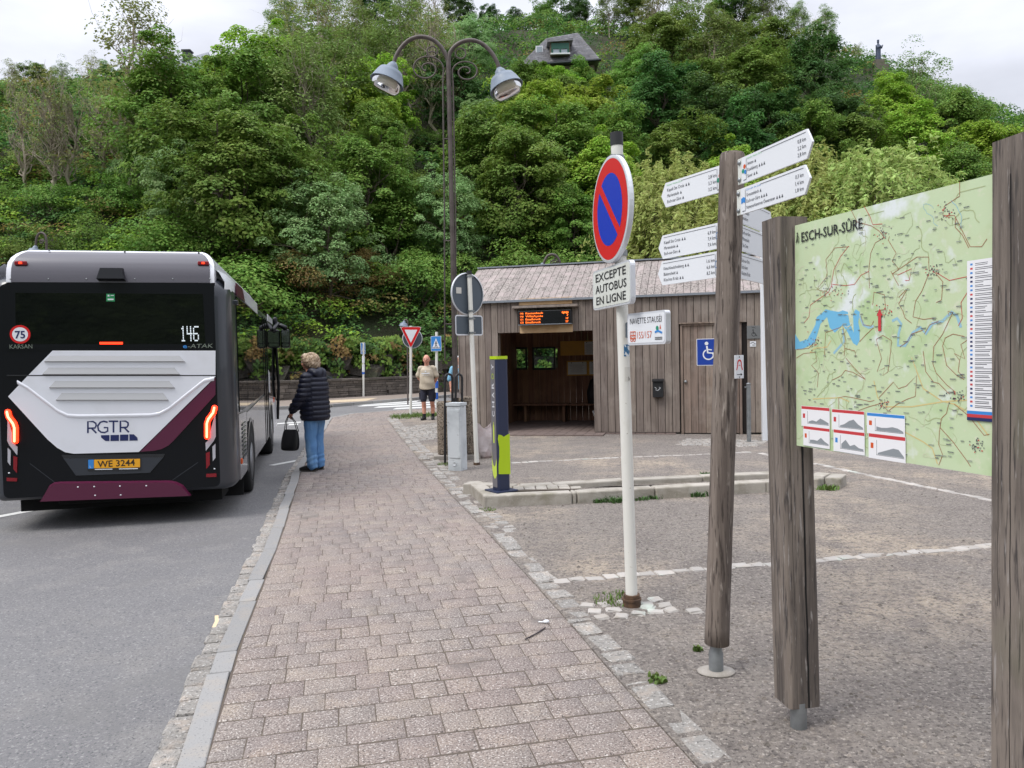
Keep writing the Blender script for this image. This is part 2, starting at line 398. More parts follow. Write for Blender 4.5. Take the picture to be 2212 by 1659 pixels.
# rows of pale setts that mark the parking bays
mb = MB()
stones(mb, [G(1192, 1256), G(1521, 1230), G(1863, 1203), G(2135, 1180), G(2500, 1145)], .13, .10, m_sett_w, -.2, .2055, jit=.016, gap=.004)
stones(mb, [G(1104, 1000), G(1352, 988), G(1534, 981), G(1622, 976.5)], .13, .09, m_sett_w, -.2, .2055, jit=.016, gap=.004)
stones(mb, [G(1640, 979), G(1780, 1006), G(1860, 1024), G(2137, 1080), G(2500, 1152)], .13, .10, m_sett_w, -.2, .2055, jit=.016, gap=.004)
struct(mb.build('bay_markings'))
# cobbles set round the sign pole, the cobbled crossing by the planter and the apron of the shelter
mb = MB(); c0 = G(1365, 1312)
for i, (px, py) in enumerate(((1268, 1309), (1305, 1306), (1350, 1302), (1285, 1321), (1325, 1318), (1395, 1306), (1415, 1296), (1437, 1308), (1300, 1334), (1342, 1332), (1378, 1326), (1416, 1322), (1450, 1319), (1398, 1312), (1500, 1321))):
    p = G(px, py); mb.box((p.x, p.y, -.02), (.095 * rng.uniform(.8, 1.1), .085, .06), m_sett_w, bev=.014, rot=rng.uniform(-.4, .4), jit=.006)
def cobblefield(poly_px, sz, m, h=.0):
    poly = [G(*p) for p in poly_px]; xs = [p.x for p in poly]; ys = [p.y for p in poly]; y = min(ys)
    while y < max(ys):
        x = min(xs) + rng.uniform(0, sz)
        while x < max(xs):
            if inside((x, y), poly): mb.box((x, y, -.04 + h), (sz * rng.uniform(.8, .95), sz * .88, .1), m, bev=.014, rot=rng.uniform(-.1, .1), jit=.004)
            x += sz
        y += sz
cobblefield(((862, 925), (945, 913), (946, 948), (900, 953)), .15, m_sett)
cobblefield(((1480, 948), (1652, 952), (1640, 966), (1462, 962)), .12, m_sett)
struct(mb.build('cobblestones'))

# road paint
mb = MB()
def paint(pts, z=RZ + .004): mb.flat([(G(x, y, RZ).x, G(x, y, RZ).y) for x, y in pts], z, m_line)
a, b = G(0, 1116, RZ), G(138, 1090, RZ); d = (b - a).normalized()
mb.ribbon([a - d * 1.6, b + d * .7], .13, RZ + .004, m_line)
for k in range(1, 5): mb.ribbon([b + d * (3.5 * k), b + d * (3.5 * k + 2)], .13, RZ + .004, m_line)
for q in (((848, 884.6), (856, 881.3), (948, 877), (946, 880)), ((806, 881.5), (818, 878), (943, 871.8), (940, 875)), ((772, 878.5), (786, 875.3), (938, 867.6), (935, 870.5)), ((736, 878), (750, 875), (905, 865.4), (900, 868)), ((710, 877), (722, 875), (850, 866.2), (845, 868))): paint(q)
for q in (((598, 916.5), (600, 914.4), (650, 911), (650, 913)), ((622, 919), (626, 916), (645, 915.4), (643, 918))): paint(q)
paint(((560, 885.5), (560, 883), (716, 876.6), (716, 878)))
struct(mb.build('road_markings'))

# far pavement under the wall, with its kerb
FK = [Vector(p) for p in ((-34, 20.5, 0), (-16, 25.0, 0))] + [G(601, 880), G(714, 875), G(841, 864.7), G(964, 854.5)] + [Vector((4, 42, 0)), Vector((30, 50, 0))]
WB = [Vector(p) for p in ((-36, 23.5, 0), (-17, 28.4, 0))] + [G(601, 867), G(714, 862), G(841, 854.6), G(964, 847)] + [Vector((3, 45.5, 0)), Vector((30, 54, 0))]
m_fpave = mat('far paving', (134, 122, 112), .9, var=[(8, (118, 108, 100), .45, .7)])
mb = MB(); mb.prism([(p.x, p.y) for p in FK + [Vector((30, 56, 0))] + [q + Vector((0, 1.0, 0)) for q in WB[::-1]]], -.25, .03, m_fpave); struct(mb.build('far_pavement'))
mb = MB(); stones(mb, FK, 1.0, .14, m_kerb, -.25, .29, jit=.003, side=.06, gap=.01, lnj=.05); struct(mb.build('far_kerb'))
mb = MB(); mb.flat([(G(x, y, .03).x, G(x, y, .03).y) for x, y in ((627, 869.6), (816, 859.5), (790, 866.3), (640, 873))], .034, m_tactile); struct(mb.build('tactile_strip'))

# grass by the give-way sign and little weeds along the kerbs
mb = MB()
for _ in range(260):
    px = rng.uniform(848, 948); py = 897 + (948 - px) * .045 + rng.gauss(0, 2.2)
    tuft(mb, G(px, py), 5, .09, .12, m_grass)
o = stuff(mb.build('grass')); tag(o, 'strip of short grass under the give-way sign', 'grass')

# pebbles lying loose on the lot
m_peb = mat('pebble', (128, 120, 112), .9, rnd=.4)
mb = MB(); PB = rng
for _ in range(2600):
    y = 2.5 + 7 * rng.random() ** 1.7; x = plin([(p.y, p.x) for p in EDGE[:7]], y) + .25 + rng.random() ** 1.3 * (1.5 + y * .55)
    r = rng.uniform(.003, .011) * (1.5 if rng.random() < .06 else 1)
    q = [Vector((rng.uniform(-1, 1), rng.uniform(-1, 1), rng.uniform(.2, .9))) for _ in range(3)]
    vs = [(x - r, y - r * .6, .001), (x + r * .8, y - r * .8, .001), (x + r, y + r * .7, .001), (x - r * .7, y + r, .001), (x - r * .3, y - r * .3, r * .9), (x + r * .5, y - r * .2, r * .8), (x + r * .2, y + r * .5, r * .85)]
    mb.add(vs, [(0, 1, 5, 4), (1, 2, 6, 5), (2, 3, 6), (3, 0, 4, 6), (4, 5, 6)], m_peb)
o = stuff(mb.build('gravel')); tag(o, 'loose stones scattered on the gravel lot', 'gravel')

# ------------------------------------------------------------------ the hill
def Y0(u):                                                   # distance of the foot of the hill, by direction u = X / Y
    return plin([(-1.6, 24), (-.9, 27.5), (-.67, 29), (-.3, 32.5), (-.1, 36), (.1, 39), (.4, 44), (.7, 50), (1.6, 60)], u)
def EL(u):                                                   # steepness of the skyline seen from here (ground, without trees)
    px = CX + u * F_PX
    return plin([(-2000, .30), (0, .345), (300, .355), (450, .365), (600, .40), (1000, .44), (1500, .43), (1750, .40), (1880, .375), (2000, .335), (2212, .285), (3500, .16)], px)
def hillz(x, y):
    u = x / max(y, 1); d = y - Y0(u)
    if d < 0: return -.1
    rock = 1.7 * min(1, max(0, (d - .4) / .8))
    ramp = rock + .70 * max(0, d - .6) + .5 * math.sin(x * .21 + y * .13) * min(1, d / 8) + .35 * math.sin(x * .47 - y * .31) * min(1, d / 8)
    top = EL(u) * min(y, Y0(u) + 60) + EYE - .4
    k = 4.0
    h = max(0, 1 - abs(ramp - top) / k)
    return min(ramp, top) - h * h * k * .25
m_hill = mat('hill soil', (58, 60, 40), 1.0, var=[(.5, (74, 66, 46), .5, .65), (.25, (48, 62, 34), .45, .6)], bump=[(2, .8, .4)])
us = np.linspace(-1.5, 1.5, 171); n2 = 60
V = []; FC = []
for i, u in enumerate(us):
    for j in range(n2):
        y = Y0(u) - .3 + (j / (n2 - 1)) ** 1.6 * 95; V.append((u * y, y, hillz(u * y, y)))
for i in range(len(us) - 1):
    for j in range(n2 - 1): FC.append((i * n2 + j, (i + 1) * n2 + j, (i + 1) * n2 + j + 1, i * n2 + j + 1))
struct(npmesh('hill', np.array(V), np.array(FC), [m_hill], smooth=True))
def hillhit(px, py):
    d = ray(px, py); t = 20.0
    while t < 200:
        p = Vector((0, 0, EYE)) + d * t
        if p.y > 20 and p.z <= hillz(p.x, p.y): return p
        t += .25
    return None

# rock face at the foot of the hill
m_rock = mat('slate rock', (88, 82, 76), .9, rnd=.25, var=[(1.5, (60, 56, 52), .45, .65), (3, (112, 98, 82), .58, .72), (.8, (70, 74, 52), .55, .7)], bump=[(4, .9, .15), (14, .6, .05)])
mb = MB()
for _ in range(420):
    u = rng.uniform(-.62, .42); y = Y0(u) + rng.uniform(.25, 1.5); zz = rng.uniform(-.1, 2.6) * rng.random()
    mb.box((u * y, y + zz * .25, zz), (rng.uniform(.4, 1.6), rng.uniform(.4, .9), rng.uniform(.25, .9)), m_rock, rot=rng.uniform(-.5, .5), jit=.16)
struct(mb.build('rock_face'))

# ------------------------------------------------------------------ low dry-stone wall along the far pavement
m_wall = mat('wall stone', (104, 97, 90), .9, rnd=.28, var=[(3, (82, 76, 72), .4, .7), (40, (136, 126, 114), .6, .75)], bump=[(30, .6, .02)])
m_mortar = mat('wall mortar', (66, 61, 56), 1.0)
mb = MB()
for a, b in zip(WB, WB[1:]):
    if b.x > 31: continue
    L_ = (b - a).length; d = (b - a) / L_; ang = math.atan2(d.y, d.x); c = (a + b) / 2; nn = Vector((-d.y, d.x, 0))
    q = c + nn * .22; mb.box((q.x, q.y, .33), (L_, .34, .70), m_mortar, rot=ang)
    z = .02
    while z < .70:
        hh = rng.choice((.09, .12, .15)); x = rng.uniform(-.2, 0)
        while x < L_:
            l = rng.uniform(.22, .62); p = a + d * (x + l / 2) + nn * (.06 + rng.uniform(-.012, .012))
            if 0 < x + l / 2 < L_: mb.box((p.x, p.y, z + hh / 2), (l - .018, .10, hh - .016), m_wall, rot=ang, jit=.006)
            x += l
        z += hh
    x = 0
    while x < L_:
        l = min(rng.uniform(.5, .8), L_ - x + .05); p = a + d * (x + l / 2) + nn * .2
        mb.box((p.x, p.y, .79), (l - .01, .48, .09), m_wall, rot=ang, jit=.006); x += l
tag(mb.build('stone_wall'), 'low grey stone wall along the far pavement at the foot of the wooded hill', 'wall')

# unseen opposite valley side behind the camera, added to darken the bus reflections
V = []; FC = []; n1, n3 = 40, 8
for i in range(n1 + 1):
    a = math.pi * (1.08 + .84 * i / n1)
    for j in range(n3): r_ = 48 + j * 7; V.append((math.cos(a) * r_ * 1.3, math.sin(a) * r_, -.3 + j * 4.0 + .8 * math.sin(i * 1.3 + j)))
for i in range(n1):
    for j in range(n3 - 1): FC.append((i * n3 + j, (i + 1) * n3 + j, (i + 1) * n3 + j + 1, i * n3 + j + 1))
m_opp = mat('unseen wooded slope', (62, 78, 44), 1.0, var=[(.15, (44, 60, 34), .45, .6), (.5, (86, 104, 56), .55, .7)], bump=[(.4, 1.0, 2.0)])
struct(npmesh('hill', np.array(V), np.array(FC), [m_opp], smooth=True))
# ================================================================== TREES AND UNDERGROWTH
nr = np.random.default_rng(11)
def leafmat(name, c, c2, tr=.36, objrnd=.18, rnd=.32):
    return mat(name, c, .62, spec=.2, var=[(.45, c2, .42, .62)], rnd=rnd, hue=.018, transl=tr, objrnd=objrnd)
LM = {
    'broad': leafmat('broad leaf', (104, 136, 60), (128, 156, 70)),
    'dark': leafmat('dark leaf', (72, 104, 54), (92, 126, 62)),
    'bright': leafmat('bright leaf', (140, 170, 62), (156, 180, 70)),
    'ash': leafmat('ash leaf', (116, 140, 74), (130, 150, 80)),
    'bare': leafmat('thin leaf', (136, 146, 86), (146, 150, 90)),
    'grey': leafmat('grey leaf', (136, 168, 108), (150, 178, 118)),
    'willow': leafmat('willow leaf', (160, 174, 98), (180, 192, 116), tr=.4, objrnd=.08),
    'copper': leafmat('copper leaf', (82, 44, 42), (96, 54, 48), objrnd=.05),
    'brown': leafmat('dry leaf', (146, 122, 74), (124, 118, 68)),
}
m_bark = mat('bark', (104, 94, 82), .95, var=[(6, (76, 68, 58), .4, .65, (1, 1, .2))], bump=[(20, .6, .03, (1, 1, .2))])
m_barkp = mat('pale bark', (172, 160, 144), .95, var=[(4, (112, 102, 88), .45, .7, (1, 1, .3)), (3, (84, 92, 60), .58, .7, (1, 1, .3))], bump=[(20, .5, .02, (1, 1, .3))])

def leafcloud(P, NR, size, asp=.62):
    n = len(P); NR = NR / np.linalg.norm(NR, axis=1, keepdims=True)
    t = nr.normal(size=(n, 3)); t -= NR * (t * NR).sum(1, keepdims=True); t /= np.linalg.norm(t, axis=1, keepdims=True)
    b = np.cross(NR, t); s = size * nr.uniform(.6, 1.3, (n, 1))
    V = np.empty((n, 4, 3)); V[:, 0] = P - t * s * .5; V[:, 1] = P + b * s * asp * .5 - t * s * .05; V[:, 2] = P + t * s * .5; V[:, 3] = P - b * s * asp * .5 - t * s * .05
    V[:, 1] += NR * s * .10; V[:, 3] += NR * s * .10
    return V.reshape(-1, 3), np.arange(n * 4).reshape(-1, 4)
def clumps(C, Rr, n, flat, center, upb=.55):
    """n leaves round every clump centre, denser on the upper and outer side"""
    k = len(C); d = nr.normal(size=(k, n, 3)); d /= np.linalg.norm(d, axis=2, keepdims=True)
    d[:, :, 2] = np.where(d[:, :, 2] < -.25, -d[:, :, 2], d[:, :, 2])
    r = nr.uniform(.55, 1.0, (k, n, 1)) ** .7 * np.asarray(Rr).reshape(-1, 1, 1)
    off = d * r; off[:, :, 2] *= flat
    P = C[:, None, :] + off
    o = P - np.asarray(center); o /= np.linalg.norm(o, axis=2, keepdims=True)
    NR = o * .6 + d * .55 + np.array([0, 0, upb]) + nr.normal(size=(k, n, 3)) * .38
    return P.reshape(-1, 3), NR.reshape(-1, 3)
def limb(mb, a, b, r0, r1, m, seg=6, bend=.12, n=5):
    a, b = Vector(a), Vector(b); L_ = (b - a).length
    pts = [a.lerp(b, i / n) + (Vector((rng.gauss(0, 1), rng.gauss(0, 1), rng.gauss(0, .6))) * bend * L_ * .3 if 0 < i < n else Vector()) for i in range(n + 1)]
    mb.tube(pts, [r0 + (r1 - r0) * i / n for i in range(n + 1)], m, seg=seg, caps=False); return pts

def make_tree(kind, H):
    """meshes (trunk, crown) of a tree about H metres tall standing at the origin"""
    mb = MB(); Cs = []; rad = []
    cfg = dict(broad=(.36, .52, 165, .86, 155, .82), dark=(.36, .52, 165, .84, 155, .82), bright=(.34, .52, 155, .8, 150, .78), ash=(.27, .56, 120, .85, 84, .8), bare=(.21, .60, 70, .85, 56, .9), grey=(.38, .50, 140, .8, 135, .8), snag=(.17, .62, 40, .75, 34, .9))[kind]
    wr, ch, ncl, cr, nl, flat = cfg
    ctr = np.array([0, 0, H * ch]); rx, rz = H * wr, H * .46
    ph = [rng.uniform(0, 6.28) for _ in range(4)]
    for _ in range(ncl):
        d = nr.normal(size=3); d /= np.linalg.norm(d)
        if d[2] < -.75: d[2] *= -1
        a = math.atan2(d[1], d[0]); lump = 1 + .22 * math.sin(2 * a + ph[0]) + .18 * math.sin(3 * a + 4 * d[2] + ph[1]) + .12 * math.sin(7 * d[2] + ph[2])
        r = nr.uniform(.5, 1.0) ** .45 * lump * .9
        Cs.append(ctr + d * r * np.array([rx, rx, rz])); rad.append(cr * H / 10 * rng.uniform(.5, 1.4))
    Cs = np.array(Cs); bk = m_barkp if kind in ('bare', 'ash', 'snag') else m_bark
    r0 = H * (.019 if kind == 'snag' else .013 if kind in ('bare', 'ash') else .017)
    lean = Vector((rng.uniform(-.05, .05) * H, rng.uniform(-.04, .04) * H, 0))
    top = Vector((0, 0, H * .9)) + lean
    tr = limb(mb, (0, 0, -.8), top, r0, r0 * .25, bk, seg=8, bend=.07, n=8)
    ends = list(range(len(Cs))); rng.shuffle(ends)
    for i in ends[:26 if kind in ('bare', 'ash', 'snag') else 16]:
        c = Vector(Cs[i]); h = min(max(c.z * rng.uniform(.45, .8), H * .18), H * .8); f = (h + .8) / (top.z + .8) * 8; j = min(int(f), 7); p = tr[j].lerp(tr[j + 1], f - j)
        q = limb(mb, p, c, r0 * .38, r0 * .08, bk, seg=5, bend=.28, n=5)
        for _ in range(3 if kind in ('bare', 'ash', 'snag') else 1):
            e = c + Vector((rng.gauss(0, 1), rng.gauss(0, 1), rng.uniform(.2, 1.6))) * H * .07
            limb(mb, q[rng.randint(2, 4)], e, r0 * .12, r0 * .03, bk, seg=4, bend=.3, n=3)
    P, NR = clumps(Cs, rad, nl, flat, ctr - np.array([0, 0, H * .15]), .6)
    V, FC = leafcloud(P, NR, {'broad': .225, 'dark': .225, 'bright': .235, 'ash': .19, 'bare': .18, 'grey': .20, 'snag': .18}[kind] * (H / 10) ** .5)
    return mb, V, FC
DESC = {'broad': 'green broadleaf tree', 'dark': 'dark dense tree', 'bright': 'bright yellow-green maple', 'ash': 'tall loose-crowned ash', 'bare': 'pale-trunked half-bare tree', 'grey': 'pale grey-green whitebeam', 'shrub': 'green rounded shrub', 'brown': 'brownish dry shrub', 'copper': 'small copper-red leafed shrub'}
DESC['snag'] = 'bare pale-trunked tree'
NAMES = {'snag': 'bare_tree', 'broad': 'broadleaf_tree', 'dark': 'dense_tree', 'bright': 'maple_tree', 'ash': 'ash_tree', 'bare': 'bare_tree', 'grey': 'whitebeam_tree', 'shrub': 'shrub', 'brown': 'dry_shrub', 'copper': 'copper_shrub'}
PROTO = {}
def proto(kind):
    if kind not in PROTO:
        PROTO[kind] = []
        for _ in range(4 if kind in ('broad', 'bare', 'bright', 'dark', 'snag') else 2):
            if kind in ('shrub', 'brown', 'copper'):
                mb = MB(); Cs = []
                for _ in range(26):
                    d = nr.normal(size=3); d /= np.linalg.norm(d); d[2] = abs(d[2]); Cs.append(d * np.array([3.4, 3.0, 4.6]) * nr.uniform(.35, 1) ** .5 + np.array([0, 0, .6]))
                for c in Cs[:9]: limb(mb, (0, 0, -.3), c, .12, .03, m_bark, seg=5, bend=.25)
                P, NR = clumps(np.array(Cs), [1.5] * len(Cs), 230, .75, (0, 0, .5)); V, FC = leafcloud(P, NR, .22)
                lm = {'shrub': LM['broad'], 'brown': LM['brown'], 'copper': LM['copper']}[kind]
                H = 6.0
            else:
                H = 10.0; mb, V, FC = make_tree(kind, H); lm = LM['bare' if kind == 'snag' else kind]
            t = mb.build('trunk'); c = npmesh('crown', V, FC, [lm])
            PROTO[kind].append((t.data, c.data, H)); bpy.data.objects.remove(t); bpy.data.objects.remove(c)
    return rng.choice(PROTO[kind])
COLS = [(60, "above the bus roof's left corner"), (170, 'above the left part of the bus roof'), (280, 'above the middle of the bus roof'), (390, 'below the distant grey rooftop'), (500, "above the bus roof's right end"), (600, "above the bus's mirrors"), (700, "above the standing woman's head"), (800, "left of the lamp's left shade"), (900, 'above the give-way sign'), (985, 'behind the street lamp post'), (1090, "behind the lamp's right shade"), (1200, 'near the slate-roofed house'), (1320, 'above the no-parking disc'), (1440, 'above the left-pointing arrow boards'), (1560, 'above the top of the fingerpost'), (1680, 'above the right-pointing arrow boards'), (1800, 'above the title on the map'), (1900, 'left of the statue'), (2010, 'right of the statue'), (2120, "above the map's upper right corner"), (2240, 'by the tallest timber post')]
ROWS = [(110, 'on the ridge line'), (210, 'high on the hill'), (310, 'halfway up the hill'), (410, 'low on the hill'), (9999, 'at the hill foot')]
TREES = []
def put(kind, p, H, px, py):
    t, c, h0 = proto(kind); k = H / h0
    r = bpy.data.objects.new(NAMES[kind], None); COL.objects.link(r); r.location = p; r.rotation_euler = (rng.uniform(-.05, .05), rng.uniform(-.05, .05), rng.uniform(0, 6.28)); r.scale = (k * rng.uniform(.9, 1.15), k * rng.uniform(.9, 1.15), k)
    for nm, me in (('trunk', t), ('crown', c)):
        o = bpy.data.objects.new(nm, me); COL.objects.link(o); o.parent = r
    col = min(COLS, key=lambda q: abs(q[0] - px))[1]; row = next(b for a, b in ROWS if py < a)
    TREES.append([r, kind, row, col, px, H])
def plant(kind, px, py, H):
    """a tree whose crown is centred where (px, py) meets the slope"""
    p = hillhit(px, py)
    for _ in range(4):
        if p is None: return
        p = hillhit(px, py + H * .55 * F_PX / p.y)
    if p is not None: put(kind, p - Vector((0, 0, .2)), H, px, py)
def skyline(kind, px, topy, back=50):
    u = (px - CX) / F_PX; y = Y0(u) + back; x = u * y; z = hillz(x, y); H = (A(px, topy, y).z - z) * .86
    if H > 2: put(kind, Vector((x, y, z - .2)), H, px, topy + H * .4 * F_PX / y)

for kind, px, ty, bk in (('ash', -60, 140, 30), ('broad', 5, 150, 32), ('bare', 55, 118, 30), ('broad', 110, 112, 34), ('ash', 165, 112, 36), ('bare', 215, 98, 36), ('broad', 255, 118, 40), ('broad', 292, 128, 40), ('broad', 385, 172, 30), ('bright', 425, 168, 30),
        ('bright', 484, 110, 34), ('bright', 520, 98, 40), ('broad', 560, 94, 46), ('bare', 600, 60, 40), ('ash', 640, -60, 52), ('ash', 720, -90, 50), ('bare', 790, -40, 46), ('dark', 830, -70, 58),
        ('ash', 900, -80, 54), ('bare', 955, -60, 44), ('dark', 1010, -40, 60), ('dark', 1075, 0, 62), ('dark', 1130, 10, 66), ('broad', 1200, -30, 70), ('dark', 1262, -20, 68), ('ash', 1330, -60, 56), ('broad', 1385, -40, 58),
        ('bare', 1425, -60, 50), ('ash', 1490, -70, 56), ('broad', 1560, -30, 60), ('dark', 1610, -50, 60), ('ash', 1665, -60, 56), ('ash', 1730, -10, 58), ('ash', 1785, 0, 58), ('broad', 1840, 110, 50), ('broad', 1800, 60, 60), ('bare', 1856, 90, 52),
        ('broad', 1965, 172, 50), ('dark', 2020, 190, 48), ('broad', 2075, 205, 46), ('dark', 2130, 222, 46), ('broad', 2190, 235, 46), ('broad', 2260, 250, 46)):
    skyline(kind, px, ty, bk)
KM = [  # (x0, x1, y0, y1, kinds) read off the photograph
    (-200, 340, 0, 430, ('bare', 'ash', 'bare', 'broad')), (340, 560, 0, 260, ('bright', 'bright', 'broad')), (340, 640, 260, 520, ('broad', 'dark', 'grey', 'broad')),
    (560, 700, 330, 520, ('grey', 'broad')), (600, 960, 0, 300, ('bare', 'bright', 'broad', 'ash')), (960, 1120, 120, 260, ('bright', 'dark')), (1100, 1290, 140, 330, ('broad', 'bright', 'dark')),
    (1290, 1500, 40, 250, ('bright', 'bare', 'broad')), (1500, 1900, 0, 330, ('grey', 'broad', 'dark', 'ash')), (1900, 2400, 150, 420, ('broad', 'dark', 'ash', 'bright'))]
py = 118; r = 0
while py < 600:
    px = -120 + (r % 2) * 62
    while px < 2420:
        x, y = px + rng.uniform(-30, 30), py + rng.uniform(-22, 22)
        ks = next((k for a, b, c, d, k in KM if a <= x < b and c <= y < d), ('broad', 'dark', 'broad', 'bright', 'grey'))
        kind = rng.choice(ks)
        if y > 430: kind = rng.choice(('shrub', 'shrub', 'broad', 'dark', 'shrub', 'grey') if y < 520 else ('shrub', 'shrub', 'brown', 'shrub', 'shrub'))
        H = {'bare': 10.5, 'ash': 10, 'broad': 8.5, 'dark': 8.5, 'bright': 8, 'grey': 6.0, 'shrub': 4.2, 'brown': 3.0}[kind] * rng.uniform(.82, 1.15)
        if y > 430 and kind in ('broad', 'dark'): H *= .62
        if (x < 335 and y > 235) or (abs(x - 722) < 52 and 320 < y < 510) or (abs(x - 948) < 46 and 215 < y < 390):
            kind = 'shrub'; H = rng.uniform(2.2, 3.0)
        hs = (1050 < x < 1345 and y < 205) or (1090 < x < 1310 and y < 262)
        st_ = 1850 < x < 1975 and y < 232
        lf = 325 < x < 460 and y < 235
        hid = x > 2130 or (x < 470 and y > 560)
        if not (hs or st_ or lf or hid): plant(kind, x, y, H)
        px += 128
    py += 76; r += 1
plant('copper', 1052, 292, 3.0)
for px, py, H in ((1140, 207, 6), (1200, 205, 6), (1264, 196, 6), (1232, 230, 6)): plant('broad' if px != 1200 else 'bright', px, py, H)
for px, py, ty in ((62, 440, 130), (112, 455, 90), (150, 445, 120), (228, 405, 120), (262, 400, 140), (300, 470, 330), (660, 330, 150), (690, 300, 70), (733, 480, 205), (880, 380, 250), (938, 330, -30), (972, 310, 20), (905, 250, 40), (1330, 300, 180), (1405, 262, 70), (1440, 250, 90), (1490, 250, 60), (1640, 250, 60), (1755, 180, 20)):
    p = hillhit(px, py)
    if p is not None: put('snag', p - Vector((0, 0, .3)), (A(px, ty, p.y).z - p.z) * .80, px, (py + ty) / 2)
seen = {}
for t in TREES: seen.setdefault((t[1], t[2], t[3]), []).append(t)
for (k, row, col), ts in seen.items():
    ts.sort(key=lambda t: t[4]); pair = len(ts) == 2 and abs(ts[0][5] / ts[1][5] - 1) > .1
    for i, t in enumerate(ts):
        q = '' if len(ts) == 1 else ((('taller ', 'shorter ') if ts[0][5] > ts[1][5] else ('shorter ', 'taller ')) if pair else ('left ', 'right ') if len(ts) == 2 else ('left ', 'middle ', 'right ') if len(ts) == 3 else ('leftmost ', 'left ', 'middle ', 'right ', 'rightmost '))[i]
        tag(t[0], q + DESC[k] + ' ' + row + ' ' + col, 'shrub' if k in ('shrub', 'brown', 'copper') else 'tree', 'trees on the hillside' if k not in ('shrub', 'brown', 'copper') else 'shrubs on the hillside')

# willows behind the shelter
def willow(px, topy, Y, W, label):
    base = A(px, 800, Y); base.z = -.1 if Y < Y0(base.x / Y) else hillz(base.x, Y)
    H = A(px, topy, Y).z - base.z; rt = empty('willow_tree', base, rng.uniform(0, 6), label, 'tree', 'willows behind the shelter')
    mb = MB(); P = []; NR = []
    limb(mb, (0, 0, -.3), (0, 0, H * .6), .2, .09, m_bark, seg=8)
    for _ in range(150):
        d = nr.normal(size=3); d /= np.linalg.norm(d); d[2] = abs(d[2]) * .8 + .1
        c = Vector((d[0] * W * .5, d[1] * W * .5, H * .45 + d[2] * H * .52)) * 1.0; c *= 1
        ln = rng.uniform(.8, 2.4); o2 = Vector((d[0], d[1], 0)) * .5
        st0 = Vector((c.x * .55, c.y * .55, c.z)); 
        if rng.random() < .25: limb(mb, (0, 0, H * .45), c, .05, .012, m_bark, seg=4, bend=.3, n=4)
        for k in range(6):
            s0 = st0.lerp(c, rng.uniform(.1, 1)) + Vector((rng.gauss(0, .4), rng.gauss(0, .4), rng.gauss(0, .25)))
            m_ = 26; tt = np.linspace(0, 1, m_)[:, None]; l2 = ln * rng.uniform(.5, 1.1)
            pts = np.array(s0) + np.array(o2) * tt * 1.1 + np.array([0, 0, 1]) * (.28 * tt - 1.05 * tt ** 2) * l2 + nr.normal(size=(m_, 3)) * .05
            P.append(pts); NR.append(np.tile(np.array([d[0], d[1], .7]), (m_, 1)) + nr.normal(size=(m_, 3)) * .5)
    V, FC = leafcloud(np.concatenate(P), np.concatenate(NR), .21, .34)
    mb.build('trunk', rt); npmesh('crown', V, FC, [LM['willow']], rt)
willow(1462, 318, 30, 5.2, 'yellow-green weeping willow behind the shelter roof, left of the fingerpost')
willow(1735, 285, 27, 4.4, 'yellow-green weeping willow beyond the right-pointing arrow boards')
willow(1905, 292, 25, 5.4, 'yellow-green weeping willow rising above the title on the map')
willow(1590, 420, 27, 4.0, 'low yellow-green willow showing between the arrow boards of the fingerpost')

# undergrowth: one mass of leaf clumps over the slope and hanging on the rock
def undergrowth(n, name, mats, size, umin, umax, dmin, dmax, per, rr, up=.0, pw=1.5, label=''):
    C = []
    while len(C) < n:
        u = rng.uniform(umin, umax); d = dmin + (dmax - dmin) * rng.random() ** pw; y = Y0(u) + d; C.append((u * y, y, hillz(u * y, y) + rng.uniform(.0, up)))
    C = np.array(C); P, NR = clumps(C, nr.uniform(.6, 1.2, n) * rr, per, .6, (0, 30, -30), .5)
    NR[:, 1] -= .35
    V, FC = leafcloud(P, NR, size)
    mi = np.repeat(nr.choice(len(mats), n, p=[.46, .30, .18, .06][:len(mats)] if len(mats) == 4 else None), per)
    o = npmesh(name, V, FC, mats, mi=mi); stuff(o); tag(o, label, 'undergrowth'); return o
undergrowth(2100, 'undergrowth', [LM['dark'], LM['broad'], LM['bright'], LM['brown']], .175, -.98, .72, .9, 17, 125, 1.0, 1.1, 1.1, 'mass of leafy undergrowth covering the lower slope of the hill')
undergrowth(2600, 'undergrowth', [LM['dark'], LM['broad'], LM['ash'], LM['brown']], .32, -1.05, .8, 12, 70, 95, 1.9, 1.2, .85, 'mass of leafy undergrowth covering the upper slope of the hill')
# ivy and ferns hanging over the rock
C = []
for _ in range(900):
    u = rng.uniform(-.62, .3); y = Y0(u) + rng.uniform(.1, 1.6); z = 2.4 - abs(rng.gauss(0, .9)); C.append((u * y, y, max(z, .3)))
P, NR = clumps(np.array(C), [.42] * len(C), 46, .9, (0, 45, 0), .3); NR[:, 1] -= .8
V, FC = leafcloud(P, NR, .17); o = stuff(npmesh('ivy', V, FC, [LM['broad'], LM['dark'], LM['brown']], mi=np.repeat(nr.choice(3, len(C), p=[.5, .36, .14]), 46))); tag(o, 'ivy and ferns hanging over the dark rock behind the stone wall', 'ivy')
